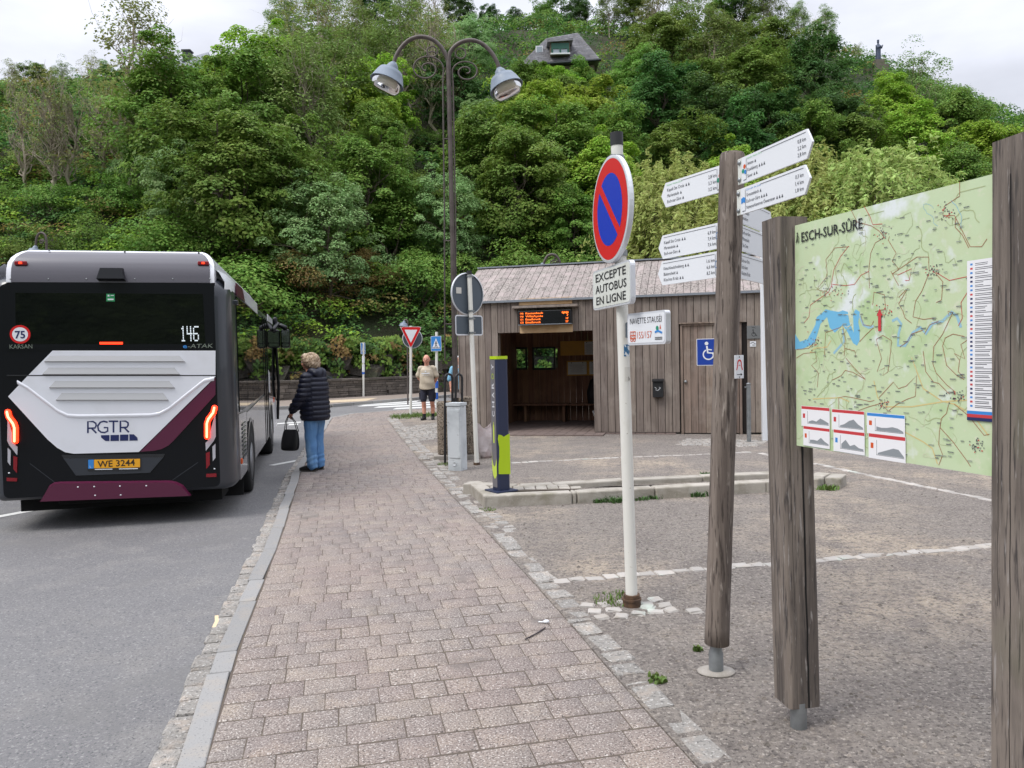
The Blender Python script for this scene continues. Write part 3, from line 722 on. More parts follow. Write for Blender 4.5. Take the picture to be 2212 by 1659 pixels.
# ================================================================== HOUSE, FAR ROOF, STATUE, FENCE ON THE RIDGE
m_slate = mat('slate roof', (136, 136, 140), .8, rnd=.2, var=[(1.2, (116, 115, 119), .4, .6), (3, (146, 142, 138), .55, .7)])
m_hwall = mat('house wall', (120, 108, 92), .9, var=[(6, (94, 86, 74), .4, .7)], bump=[(8, .5, .05)])
m_green = mat('green shutter paint', (26, 84, 68), .5)
m_eave = mat('dark eave', (44, 50, 52), .6)
m_winw = mat('white window frame', (224, 226, 228), .5)
m_pane = mat('window pane', (150, 160, 168), .08, spec=.8)
Yh = 76.0
cx = A(1200, 145, Yh); gz = hillz(cx.x, Yh)
rt = empty('hillside_house', (cx.x, Yh, gz), 0, 'house with a steep grey slate roof and green-framed dormer among trees high on the hill', 'house')
X = Matrix.Translation((-cx.x, -Yh, -gz))
def hp(px, py, y): p = A(px, py, Yh + y); return (p.x, p.y, p.z)
e0, e1, k0, k1 = hp(1122, 141, 0), hp(1296, 128, 0), hp(1180, 83, 2.6), hp(1248, 71, 2.6)
eb0, eb1 = (e0[0], e0[1] + 6.4, e0[2]), (e1[0], e1[1] + 6.4, e1[2])
wl = MB()
def quadbox(mb, a, b, z0, z1, y0, y1, m): mb.add([(a, y0, z0), (b, y0, z0), (b, y1, z0), (a, y1, z0), (a, y0, z1), (b, y0, z1), (b, y1, z1), (a, y1, z1)], [(0, 3, 2, 1), (4, 5, 6, 7), (0, 1, 5, 4), (1, 2, 6, 5), (2, 3, 7, 6), (3, 0, 4, 7)], m)
quadbox(wl, e0[0] + .5, e1[0] - .5, gz - 4, e0[2] + .05, Yh + .5, Yh + 5.9, m_hwall)
wl.build('wall', rt, X=X)
# roof built from overlapping slate courses on the front slope, plain slopes elsewhere
rf = MB(); rng2 = random.Random(3); nrow = 26
for i in range(nrow):
    f0, f1 = i / nrow, (i + 1.15) / nrow
    l0 = Vector(e0).lerp(Vector(k0), f0); r0_ = Vector(e1).lerp(Vector(k1), f0); l1 = Vector(e0).lerp(Vector(k0), min(f1, 1)); r1_ = Vector(e1).lerp(Vector(k1), min(f1, 1))
    x = 0.0
    while x < 1:
        x2 = min(x + rng2.uniform(.025, .05), 1); q = Vector((0, -.05, .02))
        rf.add([l0.lerp(r0_, x) + q, l0.lerp(r0_, x2) + q, l1.lerp(r1_, x2), l1.lerp(r1_, x)], [(0, 1, 2, 3)], m_slate); x = x2
rf.add([e0, e1, k1, k0, eb0, eb1, (k0[0], k0[1] + 1.2, k0[2]), (k1[0], k1[1] + 1.2, k1[2])], [(4, 0, 3, 6), (1, 5, 7, 2), (5, 4, 6, 7), (3, 2, 7, 6), (0, 4, 5, 1)], m_slate)
roof = rf.build('roof', rt, X=X)
ev = MB(); ev.tube([Vector(e0) + Vector((-.1, -.1, -.08)), Vector(e1) + Vector((.1, -.1, -.08))], .13, m_eave, seg=6); ev.build('gutter', rt, X=X)
# dormer with its shutter box and two-pane window
d = MB(); a = hp(1189, 118, -.1); b = hp(1231, 92, -.1); c = hp(1236, 90, -.1)
quadbox(d, a[0], b[0], a[2], b[2] + .1, Yh - .1, Yh + 3, m_hwall)
d.add([(a[0] - .3, Yh - .4, b[2] + .18), (b[0] + .3, Yh - .4, b[2] + .30), (b[0] + .3, Yh + 3, b[2] + .7), (a[0] - .3, Yh + 3, b[2] + .6), (a[0] - .3, Yh - .4, b[2]), (b[0] + .3, Yh - .4, b[2] + .12), (b[0] + .3, Yh + 3, b[2] + .5), (a[0] - .3, Yh + 3, b[2] + .4)], [(0, 1, 2, 3), (4, 7, 6, 5), (0, 4, 5, 1), (1, 5, 6, 2), (3, 7, 4, 0)], m_slate)
dm = d.build('dormer', rt, X=X)
wn = MB(); x0, x1, z0, z1 = a[0] + .1, b[0] - .1, a[2] + .1, b[2] - .05
quadbox(wn, x0, x1, z1 - .55, z1, Yh - .2, Yh - .08, m_green); quadbox(wn, x0, x0 + .16, z0, z1 - .55, Yh - .2, Yh - .08, m_green); quadbox(wn, x1 - .16, x1, z0, z1 - .55, Yh - .2, Yh - .08, m_green)
quadbox(wn, (x0 + x1) / 2 - .07, (x0 + x1) / 2 + .07, z0, z1 - .55, Yh - .2, Yh - .08, m_green); quadbox(wn, x0 - .1, x1 + .1, z0 - .12, z0, Yh - .28, Yh - .06, m_winw)
quadbox(wn, x0 + .16, x1 - .16, z0, z1 - .55, Yh - .14, Yh - .11, m_pane)
wn.build('window', dm, X=X)
sk = MB(); p = hp(1165, 109, 1.3); quadbox(sk, p[0] - .36, p[0] + .36, p[2] - .42, p[2] + .40, Yh + 1.15, Yh + 2.0, m_winw); quadbox(sk, p[0] - .27, p[0] + .27, p[2] - .32, p[2] + .32, Yh + 1.12, Yh + 1.2, m_pane)
sk.build('skylight', rt, X=X)

# grey rooftop with two chimneys on the left ridge
Yr = 95.0; p = A(395, 150, Yr)
rt = empty('ridge_house', (p.x, Yr, p.z - 3), 0, 'distant pale grey rooftop with two small chimneys on the left ridge', 'house'); X = Matrix.Translation((-p.x, -Yr, -(p.z - 3)))
def rp(px, py, y): q = A(px, py, Yr + y); return (q.x, q.y, q.z)
m_groof = mat('grey roof', (132, 136, 146), .7, var=[(1.5, (118, 122, 130), .4, .6)])
mb = MB(); a, b, c, d = rp(352, 176, 0), rp(450, 176, 0), rp(450, 112, 4), rp(366, 138, 4)
mb.add([a, b, c, d, (a[0], a[1] + 9, a[2]), (b[0], b[1] + 9, b[2])], [(0, 1, 2, 3), (5, 4, 3, 2), (4, 0, 3), (1, 5, 2)], m_groof); mb.build('roof', rt, X=X)
mb = MB(); quadbox(mb, a[0] + .4, b[0] - .4, a[2] - 6, a[2] + .1, Yr + .5, Yr + 8.5, m_hwall); mb.build('wall', rt, X=X)
for px, py in ((364, 124), (405, 116)):
    q = rp(px, py, 3.6); mb = MB(); mb.box((q[0], q[1], q[2] - .6), (.95, .9, 1.7), m_eave); mb.box((q[0], q[1], q[2] + .28), (1.15, 1.1, .16), m_eave); mb.build('chimney', rt, X=X)

# statue on its plinth, and the fence along the viewpoint
Ys = 96.0; p = A(1897, 150, Ys); s = Ys / F_PX
m_bronze = mat('dark bronze', (62, 74, 98), .6, var=[(3, (48, 58, 76), .4, .6)])
m_plinth = mat('plinth stone', (104, 98, 88), .9, var=[(2, (84, 92, 62), .5, .7)], bump=[(5, .5, .05)])
gz = hillz(p.x, Ys)
rt = empty('statue', (p.x, Ys, gz), 0, 'dark standing statue on a stepped stone plinth against the sky on the ridge', 'statue')
zt = A(1897, 131, Ys).z - gz; zh = A(1897, 86, Ys).z - gz
mb = MB(); mb.box((0.3, 0, (zt - 1.6) / 2), (2.6, 2.2, zt - 1.6), m_plinth); mb.box((.1, 0, zt - 1.15), (1.7, 1.5, .9), m_plinth); mb.box((0, 0, zt - .35), (1.1, 1.0, .7), m_plinth); mb.build('plinth', rt)
h = zh - zt; mb = MB()
mb.tube([(0, 0, 0), (0, 0, h * .2), (.02, 0, h * .45), (.02, 0, h * .66), (.0, 0, h * .8)], [h * .145, h * .125, h * .115, h * .125, h * .05], m_bronze, rnd=True)
mb.ell((0, 0, h * .89), (h * .055, h * .06, h * .075), m_bronze); mb.tube([(0, 0, h * .95), (0, 0, h * 1.0)], [h * .055, h * .06], m_bronze, seg=8)
mb.tube([(.10 * h, 0, h * .72), (.16 * h, -.05 * h, h * .58), (.17 * h, -.12 * h, h * .70)], [h * .04, h * .035, h * .025], m_bronze, rnd=True); mb.tube([(-.09 * h, 0, h * .72), (-.06 * h, -.1 * h, h * .58), (.1 * h, -.14 * h, h * .66)], [h * .04, h * .035, h * .025], m_bronze, rnd=True)
mb.v = [(v[0], v[1], v[2] + zt) for v in mb.v]; remesh(mb, 'figure', m_bronze, rt, voxel=.05, smooth=1)
rt = empty('railing', A(1945, 172, Ys), 0, 'thin dark railing along the ridge just right of the statue', 'railing'); X = Matrix.Translation(-rt.location)
mb = MB(); pts = [A(1898 + i * 8, 160 + i * 1.7, Ys) for i in range(11)]
for q in pts[1:]: mb.tube([q, q - Vector((0, 0, 2.6))], .05, m_eave, seg=5)
mb.tube(pts[1:], .05, m_eave, seg=5); mb.tube([q - Vector((0, 0, .5)) for q in pts[1:]], .03, m_eave, seg=5); mb.build('rail', rt, X=X)
# ================================================================== TIMBER BUS SHELTER
UPY = (1, .05, 1)
def wood(name, c, c2, c3, up=(1, .05, 1), rnd=.2, rough=.85):
    return mat(name, c, rough, rnd=rnd, hue=.008, var=[(16, c2, .42, .62, up), (1.6, c3, .5, .7), (60, tuple(int(v * .62) for v in c), .60, .72, up)], bump=[(45, .5, .006, up)])
m_plank = wood('weathered cladding', (138, 126, 117), (113, 102, 94), (149, 139, 130))
m_door = wood('brown door boards', (142, 124, 112), (116, 102, 92), (150, 138, 128))
m_rplank = mat('silvery roof boards', (152, 144, 138), .9, rnd=.12, var=[(26, (100, 93, 88), .46, .60, (1, .12, 1)), (4, (160, 148, 144), .45, .65), (70, (92, 84, 82), .60, .70, (1, .10, 1))], bump=[(30, .6, .01, (1, .15, 1))])
m_inwood = wood('dark interior boards', (136, 100, 78), (108, 78, 62), (144, 108, 84), rnd=.16)
m_flash = mat('zinc flashing', (150, 156, 164), .45, metal=.6)
m_dark = mat('dark gap', (34, 29, 27), .95)
m_lwood = wood('pale new boards', (196, 164, 124), (180, 146, 108), (204, 174, 136), up=(.05, 1, 1))
m_white = mat('white sheet', (226, 229, 233), .45)
m_black = mat('black plastic', (26, 27, 30), .5)
m_blackt = mat('black print', (30, 31, 34), .6)
m_steel = mat('galvanised steel', (152, 156, 158), .45, metal=.7, var=[(8, (126, 130, 132), .4, .7)])
m_led = mat('orange led', (255, 96, 24), .5, emit=(255, 122, 40), estr=1.3)
m_screen = mat('display screen', (16, 17, 20), .25)
m_yellow = mat('yellow notice board', (198, 150, 56), .6, var=[(4, (186, 142, 60), .4, .7)])
m_paper = mat('paper', (214, 216, 216), .8)
m_blue = mat('sign blue', (22, 62, 156), .4)
m_grey = mat('grey plate', (120, 122, 122), .5, metal=.3)

P0 = A(1290, 768, 15.6); S = frame((P0.x, P0.y, 0), (.969, -.249, 0)); SX = lambda px, py=800: onplane(S, px, py)[0]
XL, XR = SX(990), SX(1668); EAVE = onplane(S, 1290, 645)[1]
sh = empty('bus_shelter', X=S, label='long grey timber-clad bus shelter with pitched board roof and dark open waiting bay', cat='shelter')
OX0, OX1 = SX(1077), SX(1283); OT = onplane(S, 1180, 716.5)[1]
DX0, DX1 = SX(1470), SX(1603); DT = onplane(S, 1530, 698)[1]
cl = MB(); PW = .1435; k = math.floor((XL - OX0) / PW); x = OX0 + k * PW
while x < XR:
    a, b = max(x, XL), min(x + PW, XR); c = (a + b) / 2; lo = .035
    if OX0 <= c <= OX1: lo = OT
    elif DX0 - .05 <= c <= DX1 + .05: lo = DT
    if b - a > .03: cl.box((c, (lo + EAVE) / 2, -.02), (b - a - .009, EAVE - lo, .034), m_plank, bev=.004)
    x += PW
cl.box(((XL + OX0) / 2, EAVE / 2, -.05), (OX0 - XL, EAVE - .06, .03), m_dark); cl.box(((XR + OX1) / 2, EAVE / 2, -.05), (XR - OX1, EAVE - .06, .03), m_dark)
cl.box(((OX0 + OX1) / 2, (EAVE + OT) / 2, -.05), (OX1 - OX0, EAVE - OT - .01, .03), m_dark)
DEP = 2.95
for xx in (XL, XR): cl.box((xx + (.02 if xx == XL else -.02), EAVE / 2, -DEP / 2), (.035, EAVE - .05, DEP - .1), m_plank)
cl.build('cladding', sh)
# roof
RZD = 1.75; RH = onplane(S @ Matrix.Translation((0, 0, -RZD)), 1300, 570.5)[1]
rf = MB(); sl = math.atan2(RH - EAVE, RZD + .06); ln = math.hypot(RH - EAVE, RZD + .06)
rgap = random.Random(5)
def roofside(zs, ang, ln_, xa, xb):
    X = Matrix.Translation((0, EAVE + .02, zs)) @ Matrix.Rotation(ang, 4, 'X')
    x = xa
    while x < xb:
        b = min(x + PW, xb); rf.box(((x + b) / 2, ln_ / 2, rgap.uniform(-.004, .004)), (b - x - .007, ln_, .03), m_rplank, X=X, bev=.004); x = b
    rf.box(((xa + xb) / 2, ln_ / 2, -.03), (xb - xa - .02, ln_ - .02, .02), m_dark, X=X)
roofside(.06, -(math.pi / 2 - sl), ln, XL - .02, XR + .02)
l2 = math.hypot(RH - EAVE, DEP - RZD); X2 = math.atan2(RH - EAVE, DEP - RZD)
roofside(-DEP - .04, (math.pi / 2 - X2), l2, XL - .02, XR + .02)
roof = rf.build('roof', sh)
fl = MB(); fl.box(((XL + XR) / 2, EAVE + .012, .055), (XR - XL + .06, .045, .03), m_flash); fl.box(((XL + XR) / 2, RH + .045, -RZD), (XR - XL + .06, .03, .16), m_flash)
fl.box((XL - .03, (EAVE + RH) / 2 + .03, -RZD / 2 + .03), (.02, ln * 1.02, .06), m_flash, X=None) if False else None
fl.build('flashing', roof)
# gable boards closing the ends under the roof
gb = MB()
for xx in (XL + .01, XR - .01): gb.add([(xx, EAVE, 0), (xx, EAVE, -DEP), (xx, RH - .04, -RZD)], [(0, 1, 2)], m_plank)
gb.build('gable', sh)
# waiting bay: lining, ceiling, floor, back wall with two windows, bench
SB = S @ Matrix.Translation((0, 0, -DEP)); bw = lambda px, py: onplane(SB, px, py)
z5 = lambda zx, zy: ((1500 + zx * .37975) * .66526, (820 + zy * .37975) * .66526)
w1 = (*bw(*z5(385, 990)), *bw(*z5(545, 825))); w2 = (*bw(*z5(622, 990)), *bw(*z5(787, 820)))
BX0, BX1 = OX0 - .35, OX1 + 1.5
lin_ = MB()
cuts = [(w1[0], w1[2]), (w2[0], w2[2])]; wy0, wy1 = w1[1], w1[3]
x = BX0
while x < BX1:
    b = min(x + .15, BX1); spans = [(.0, OT + .1)]
    for a, c in cuts:
        if a - .02 < (x + b) / 2 < c + .02: spans = [(0, wy0), (wy1, OT + .1)]
    for lo, hi in spans: lin_.box(((x + b) / 2, (lo + hi) / 2, -DEP), (b - x - .006, hi - lo, .03), m_inwood)
    x = b
z = -DEP
while z < -.24:
    for xx in (BX0, BX1): lin_.box((xx, OT / 2 + .05, z + .07), (.03, OT + .1, .144), m_inwood)
    z += .15
lin_.box(((BX0 + BX1) / 2, OT + .12, -DEP / 2 - .06), (BX1 - BX0, .03, DEP - .1), m_inwood)
for xx, sg in ((OX0 - .015, 1), (OX1 + .015, -1)): lin_.box((xx, OT / 2, -.12), (.03, OT, .16), m_plank)
lin_.box(((OX0 + OX1) / 2, OT + .012, -.11), (OX1 - OX0, .024, .14), m_plank)
lin_.build('waiting_bay', sh)
for wv in (w1, w2):
    mb = MB(); a, b, c, d = wv
    for q in (((a + c) / 2, b - .02, c - a + .08, .04), ((a + c) / 2, d + .02, c - a + .08, .04)): mb.box((q[0], q[1], -DEP + .03), (q[2], q[3], .05), m_black)
    for xx in (a - .02, c + .02): mb.box((xx, (b + d) / 2, -DEP + .03), (.04, d - b, .05), m_black)
    f_ = mb.build('window', sh); mb = MB(); mb.box(((a + c) / 2, (b + d) / 2, -DEP + .02), (c - a, d - b, .008), glass('bay glass') if 'bay glass' not in MATS else MATS['bay glass']); mb.build('pane', f_)
m_flpav = mat('bay paving', (112, 98, 92), .9, rnd=.12)
fl = MB(); 
x = BX0
while x < BX1:
    z = -DEP + .05
    while z < .45:
        if z < -.02 or (OX0 - .3 < x < OX1 + .2): fl.box((x + .1, .005, z + .1), (.193, .04, .193), m_flpav, bev=.005)
        z += .2
    x += .2
fl.build('floor', sh)
by = onplane(S @ Matrix.Translation((0, 0, -DEP + .5)), 1190, 873)[1]
mb = MB()
for i in range(3): mb.box(((BX0 + BX1) / 2, by - .02, -DEP + .10 + i * .15), (BX1 - BX0 - .05, .04, .135), m_inwood, bev=.006)
for xx in (BX0 + .3, OX0 + .9, OX1 + .3, BX1 - .2): mb.box((xx, by / 2 - .02, -DEP + .25), (.06, by - .04, .3), m_inwood)
mb.build('bench', sh)
# toilet door with frame, hardware
dr = MB(); x = DX0 + .055
while x < DX1 - .06:
    b = min(x + PW, DX1 - .055); dr.box(((x + b) / 2, DT / 2 - .01, -.035), (b - x - .007, DT - .06, .03), m_door, bev=.003); x = b
dr.box(((DX0 + DX1) / 2, DT / 2, -.075), (DX1 - DX0, DT - .02, .02), m_dark)
do = dr.build('door', sh)
mb = MB(); mb.box((DX0 + .025, DT / 2, -.02), (.045, DT, .05), m_door, bev=.004); mb.box((DX1 - .025, DT / 2, -.02), (.045, DT, .05), m_door, bev=.004); mb.box(((DX0 + DX1) / 2, DT - .02, -.018), (DX1 - DX0 - .1, .045, .05), m_door, bev=.004)
mb.box(((DX0 + DX1) / 2, DT + .012, .012), (DX1 - DX0 + .04, .022, .05), m_door); mb.build('door_frame', do)
kx, ky = onplane(S, 1481, 824.5); mb = MB(); mb.ell((kx, ky, -.005), (.032, .032, .035), m_steel); mb.lathe([(.028, 0), (.028, .012)], m_black, 14, X=Matrix.Translation((kx, ky - .10, -.036))); mb.build('handle', do)

# things fixed to the shelter -------------------------------------------------------------
def onS(name, pxs, z, label, cat): return empty(name, X=S @ Matrix.Translation((*pxs, z)), label=label, cat=cat)
# departure display
a = onplane(S, *z5(497, 625)); b = onplane(S, *z5(945, 490)); W, H = b[0] - a[0], b[1] - a[1]
dd = onS('departure_display', a, 0, 'orange LED departure display listing four buses above the waiting bay', 'display')
mb = MB(); mb.box((W / 2, H + .20, .018), (W + .0, .14, .024), m_lwood); mb.box((W / 2, -.085, .018), (W, .155, .024), m_lwood); mb.build('backing_board', dd)
mb = MB(); mb.box((W / 2, H / 2, .09), (W, H, .16), m_black, bev=.006); mb.box((W / 2, .006, .10), (W + .004, .014, .164), m_flash); mb.build('casing', dd)
mb = MB(); mb.box((W / 2, H + .085, .08), (W + .26, .05, .17), m_plank, bev=.005); mb.build('canopy', dd)
mb = MB(); mb.box((W / 2, H / 2, .168), (W - .03, H - .03, .01), m_screen)
sc = mb.build('screen', dd); lh = H * .135
for i, (n, t, r) in enumerate((('146', 'Kautenbach', ''), ('146', 'Wiltz/Lycée', "4'"), ('131', 'Ettelbruck', "18'"), ('133', 'Ettelbruck', "23'"))):
    mb = MB(); y = H * (.765 - i * .215); mb.text(n, lh, m_led, pos=(W * .045, y), z=.175, bold=.02); mb.text(t, lh, m_led, pos=(W * .145, y), z=.175, bold=.02, width=W * (.33 if i < 2 else .29))
    if r: mb.text(r, lh, m_led, pos=(W * .95, y), z=.175, align='R', bold=.02)
    mb.build('lettering', sc)
mb = MB(); mb.flat([(W * .83, H * .76), (W * .95, H * .76), (W * .95, H * .88), (W * .83, H * .88)], .175, m_led)
for q in (.845, .88, .915): mb.flat([(W * q, H * .815), (W * q + .028, H * .815), (W * q + .028, H * .86), (W * q, H * .86)], .177, m_screen)
for q in (.86, .925): mb.flat(arcpts((W * q, H * .755), .014, 0, 6.1, 10), .176, m_led)
mb.build('bus_icon', sc)
# notice boards on the back wall
for i, (z0, z1, papers) in enumerate((((846, 882), (1215, 750), ((.56, .03, .80, .93), (.82, .03, .99, .93), (.05, .1, .50, .9))), ((900, 1053), (1240, 920), ((.03, .08, .50, .92), (.57, .08, .94, .92))))):
    a = bw(*z5(*z0)); b = bw(*z5(*z1)); W, H = b[0] - a[0], b[1] - a[1]
    nb = empty('notice_board', X=SB @ Matrix.Translation((a[0], a[1], .02)), label=('upper' if i == 0 else 'lower') + ' yellow notice board with white papers on the back wall of the waiting bay', cat='notice board')
    mb = MB(); mb.box((W / 2, H / 2, .015), (W, H, .03), m_yellow, bev=.004); mb.build('board', nb)
    for j, (x0, y0, x1, y1) in enumerate(papers):
        if i == 0 and j == 2: continue
        mb = MB(); mb.box(((x0 + x1) / 2 * W, (y0 + y1) / 2 * H, .032), ((x1 - x0) * W, (y1 - y0) * H, .003), m_paper)
        for k in range(11): mb.box(((x0 + x1) / 2 * W - rng.uniform(0, .02), (y0 + (y1 - y0) * (.12 + k * .065)) * H, .0342), ((x1 - x0) * W * rng.uniform(.5, .85), .004, .001), m_grey)
        for xx in (.2, .8): mb.lathe([(.012, 0), (.012, .006), (0, .009)], m_black, 10, X=Matrix.Translation(((x0 + (x1 - x0) * xx) * W, (y1 - .06) * H, .033)))
        mb.build('paper', nb)
# letter box / bin
a = onplane(S, 1411, 858); b = onplane(S, 1433, 818); W, H = b[0] - a[0], b[1] - a[1]
r = onS('letter_box', a, 0, 'small black letter box with a scribbled tag on the shelter wall beside the door', 'letter box')
mb = MB(); mb.box((W / 2, H * .42, .06), (W, H * .84, .11), m_black, bev=.012); mb.build('body', r)
mb = MB(); mb.add([(-.01, H * .86, 0), (W + .01, H * .86, 0), (W + .01, H * .86, .15), (-.01, H * .86, .15), (-.01, H, 0), (W + .01, H, 0), (W + .01, H * .92, .15), (-.01, H * .92, .15)], [(0, 1, 2, 3), (4, 7, 6, 5), (2, 6, 7, 3), (0, 3, 7, 4), (1, 5, 6, 2)], m_black); mb.build('lid', r)
mb = MB(); mb.ribbon([(W * .2, H * .55), (W * .35, H * .5), (W * .3, H * .4), (W * .5, H * .38), (W * .75, H * .52), (W * .6, H * .56)], .008, .117, m_white); mb.build('tag', r)
# wheelchair sign on the door
def wheelchair(mb, W, m, z, ox=0, oy=0):
    P = lambda q: [(ox + x * W, oy + y * W) for x, y in q]
    mb.flat(P(arcpts((.44, 1.02), .085, 0, 6.28, 16)[:-1]), z, m)
    mb.ribbon(P(arcpts((.52, .50), .235, R(118), R(372), 26)), .06 * W, z, m)
    mb.ribbon(P([(.45, .90), (.49, .58), (.72, .56), (.83, .30), (.92, .32)]), .085 * W, z + .0006, m); mb.ribbon(P([(.47, .74), (.68, .71)]), .055 * W, z + .0012, m)
a = onplane(S, 1505, 790); b = onplane(S, 1545, 731); W0 = b[1] - a[1]; W = W0 * .98
r = onS('wheelchair_sign', a, -.03, 'blue wheelchair sign fixed on the shelter toilet door', 'sign')
mb = MB(); mb.prism(rrect(0, 0, W, W0 * 1.0, .02), 0, .012, m_white); mb.prism(rrect(.012, .012, W - .012, W0 - .012, .015), .012, .014, m_blue); mb.build('plate', r)
mb = MB(); wheelchair(mb, W * .8, m_white, .0165, W * .02, W * .02); mb.build('pictogram', r)
# small plates right of the door
a = onplane(S, 1613.5, 732); b = onplane(S, 1643, 703); W, H = b[0] - a[0], b[1] - a[1]
r = onS('toilet_plate', a, 0, 'small grey metal WC plate with a wheelchair symbol right of the toilet door', 'sign')
mb = MB(); mb.box((W / 2, H / 2, .006), (W, H, .012), m_grey, bev=.003); mb.build('plate', r); mb = MB(); mb.text('WC', .035, m_blackt, pos=(W * .5, H * .8), z=.0135, align='C'); wheelchair(mb, H * .62, m_blackt, .0135, W * .18, H * .03); mb.build('pictogram', r)
a = onplane(S, 1620, 749); b = onplane(S, 1633, 737); W, H = b[0] - a[0], b[1] - a[1]
r = onS('small_sticker', a, 0, 'small white pictogram sticker under the grey WC plate', 'sticker')
mb = MB(); mb.box((W / 2, H / 2, .003), (W, H, .006), m_white); mb.build('plate', r); mb = MB(); mb.ribbon([(.01, H * .6), (W * .5, H * .8), (W * .9, H * .5)], .012, .0075, m_blackt); mb.ribbon([(W * .4, H * .3), (W * .9, H * .3)], .012, .0075, m_blackt); mb.build('pictogram', r)
# steel bollard
p = G(1618, 955); r = empty('steel_bollard', p, 0, 'thin grey steel bollard standing by the right end of the shelter', 'bollard'); h = A(1617, 829, p.y).z
mb = MB(); mb.tube([(0, 0, -.1), (0, 0, h)], .038, m_steel, seg=14); mb.lathe([(.041, h - .01), (.041, h + .01), (0, h + .02)], m_steel, 14); mb.build('post', r); mb = MB(); mb.tube([(0, 0, h - .06), (-.07, -.01, h - .06)], .012, m_steel, seg=8); mb.build('lug', r)
# white information totem at the end of the shelter
p = G(1650, 952); r = empty('info_totem', p, 0, 'narrow white information totem seen between the fingerpost and map post', 'totem'); h = A(1643, 476, p.y).z; wt = .5
x0 = (1641 - 1648) / F_PX * p.y
mb = MB(); mb.box((x0 + wt / 2 + .03, 0, h / 2), (wt, .09, h), m_white, bev=.01); mb.build('panel', r)
mb = MB(); Z = A(1641, 527, p.y).z; X = Matrix.Translation((x0, -.047, Z)) @ Matrix.Rotation(R(90), 4, 'X'); mb.text('Esch-sur-Sûre', .10, m_blackt, X=X, pos=(.045, 0), z=.001, width=.43, bold=.02); mb.build('lettering', r)
# ================================================================== SIGNS, POSTS, LAMP, PLANTER ...
m_pole = mat('white pole paint', (222, 221, 214), .45, var=[(5, (196, 192, 180), .58, .72, (1, 1, .4)), (60, (150, 140, 124), .68, .76)])
m_cap = mat('black cap', (36, 37, 40), .5)
m_rust = mat('rusty collar', (96, 72, 52), .8, var=[(20, (66, 50, 40), .4, .65)])
m_red = mat('sign red', (206, 22, 24), .4)
m_sblue = mat('reflective blue', (14, 50, 178), .4)
m_alu = mat('sign rim', (214, 217, 222), .35, metal=.25)
m_backg = mat('sign back grey', (78, 88, 98), .5)
m_plate = mat('off white plate', (214, 217, 210), .5, var=[(3, (202, 204, 194), .5, .7)])
m_navy = mat('navy print', (28, 38, 88), .5)
m_orange = mat('orange print', (206, 84, 32), .5)
m_teal = mat('teal print', (30, 140, 110), .5); m_lblue = mat('light blue print', (52, 132, 206), .5)
m_gprint = mat('green print', (120, 190, 130), .5)

def pole_between(mb, a, b, r, m, seg=16): mb.tube([a, b], r, m, seg=seg)
# ---- no-parking sign with two plates
g = G(1365, 1308); top = A(1331.5, 287, g.y - .02)
ns = empty('no_parking_sign', g, 0, 'white pole with round red and blue no-parking disc and two white plates', 'sign'); X0 = Matrix.Translation(-g)
ax = (top - g).normalized()
mb = MB(); pole_between(mb, g + ax * .02, top - ax * .07, .0375, m_pole, 20); mb.build('pole', ns, X=X0)
mb = MB(); mb.tube([top - ax * .08, top], .0405, m_cap, seg=20); mb.build('cap', ns, X=X0)
mb = MB(); mb.tube([g - ax * .05, g + ax * .035], .058, m_rust, seg=18); mb.tube([g + ax * .037, g + ax * .05], .062, m_rust, seg=18); mb.tube([g + ax * .052, g + ax * .075], .052, m_rust, seg=18); mb.build('collar', ns, X=X0)
rd = Vector((.222, -.975, 0)); n_ = rd.cross(Vector((0, 0, 1)))
pc = g + ax * ((A(1340, 455, g.y).z) / ax.z)
D = frame(pc + n_ * .062, rd)
cxy = onplane(D, 1318.5, 453); rr = (onplane(D, 1320, 341)[1] - onplane(D, 1320, 565)[1]) / 2
D = D @ Matrix.Translation((cxy[0], cxy[1], 0))
dc = MB(); dc.lathe([(rr, -.03), (rr + .012, -.02), (rr + .012, .004), (rr, .006)], m_alu, 56, X=D, smooth=False)
dc.flat(arcpts((0, 0), rr * .975, 0, 6.2832, 64)[:-1], .0068, m_red, X=D)
def half(sg):
    r = rr * .70; q = R(135); hw = rr * .085; al = math.asin(hw / r)
    a0, a1 = (q - math.pi + al, q - al) if sg > 0 else (q + al, q + math.pi - al)
    return arcpts((0, 0), r, a0, a1, 30)
for s_ in (1, -1): dc.flat(half(s_), .0078, m_sblue, X=D)
dc.build('disc', ns, X=X0)
mb = MB()
for py in (345, 548): c = g + ax * (A(1340, py, g.y).z / ax.z); mb.tube([c - ax * .018, c + ax * .018], .045, m_steel, seg=16); mb.box(c + n_ * .04, (.03, .09, .035), m_steel, rot=math.atan2(rd.y, rd.x) - math.pi / 2)
mb.build('clamp', ns, X=X0)
PL = frame(g + ax * ((A(1347, 615, g.y).z) / ax.z) + n_ * .055, rd)
c = [onplane(PL, *q) for q in ((1283, 671), (1365, 655), (1363, 564), (1281, 584))]
x0, x1 = (c[0][0] + c[3][0]) / 2, (c[1][0] + c[2][0]) / 2; y0, y1 = (c[0][1] + c[1][1]) / 2, (c[2][1] + c[3][1]) / 2
mb = MB(); mb.prism(rrect(x0, y0, x1, y1, .035), -.026, .004, m_alu, X=PL); mb.prism(rrect(x0 + .012, y0 + .012, x1 - .012, y1 - .012, .028), .004, .0055, m_plate, X=PL); pl = mb.build('text_plate', ns, X=X0)
mb = MB(); H = y1 - y0; W = x1 - x0
for i, (t, f) in enumerate((('EXCEPTE', .80), ('AUTOBUS', .82), ('EN LIGNE', .78))): mb.text(t, H * .205, m_blackt, X=PL, pos=((x0 + x1) / 2, y0 + H * (.70 - i * .29)), z=.0075, align='C', width=W * f, bold=.012)
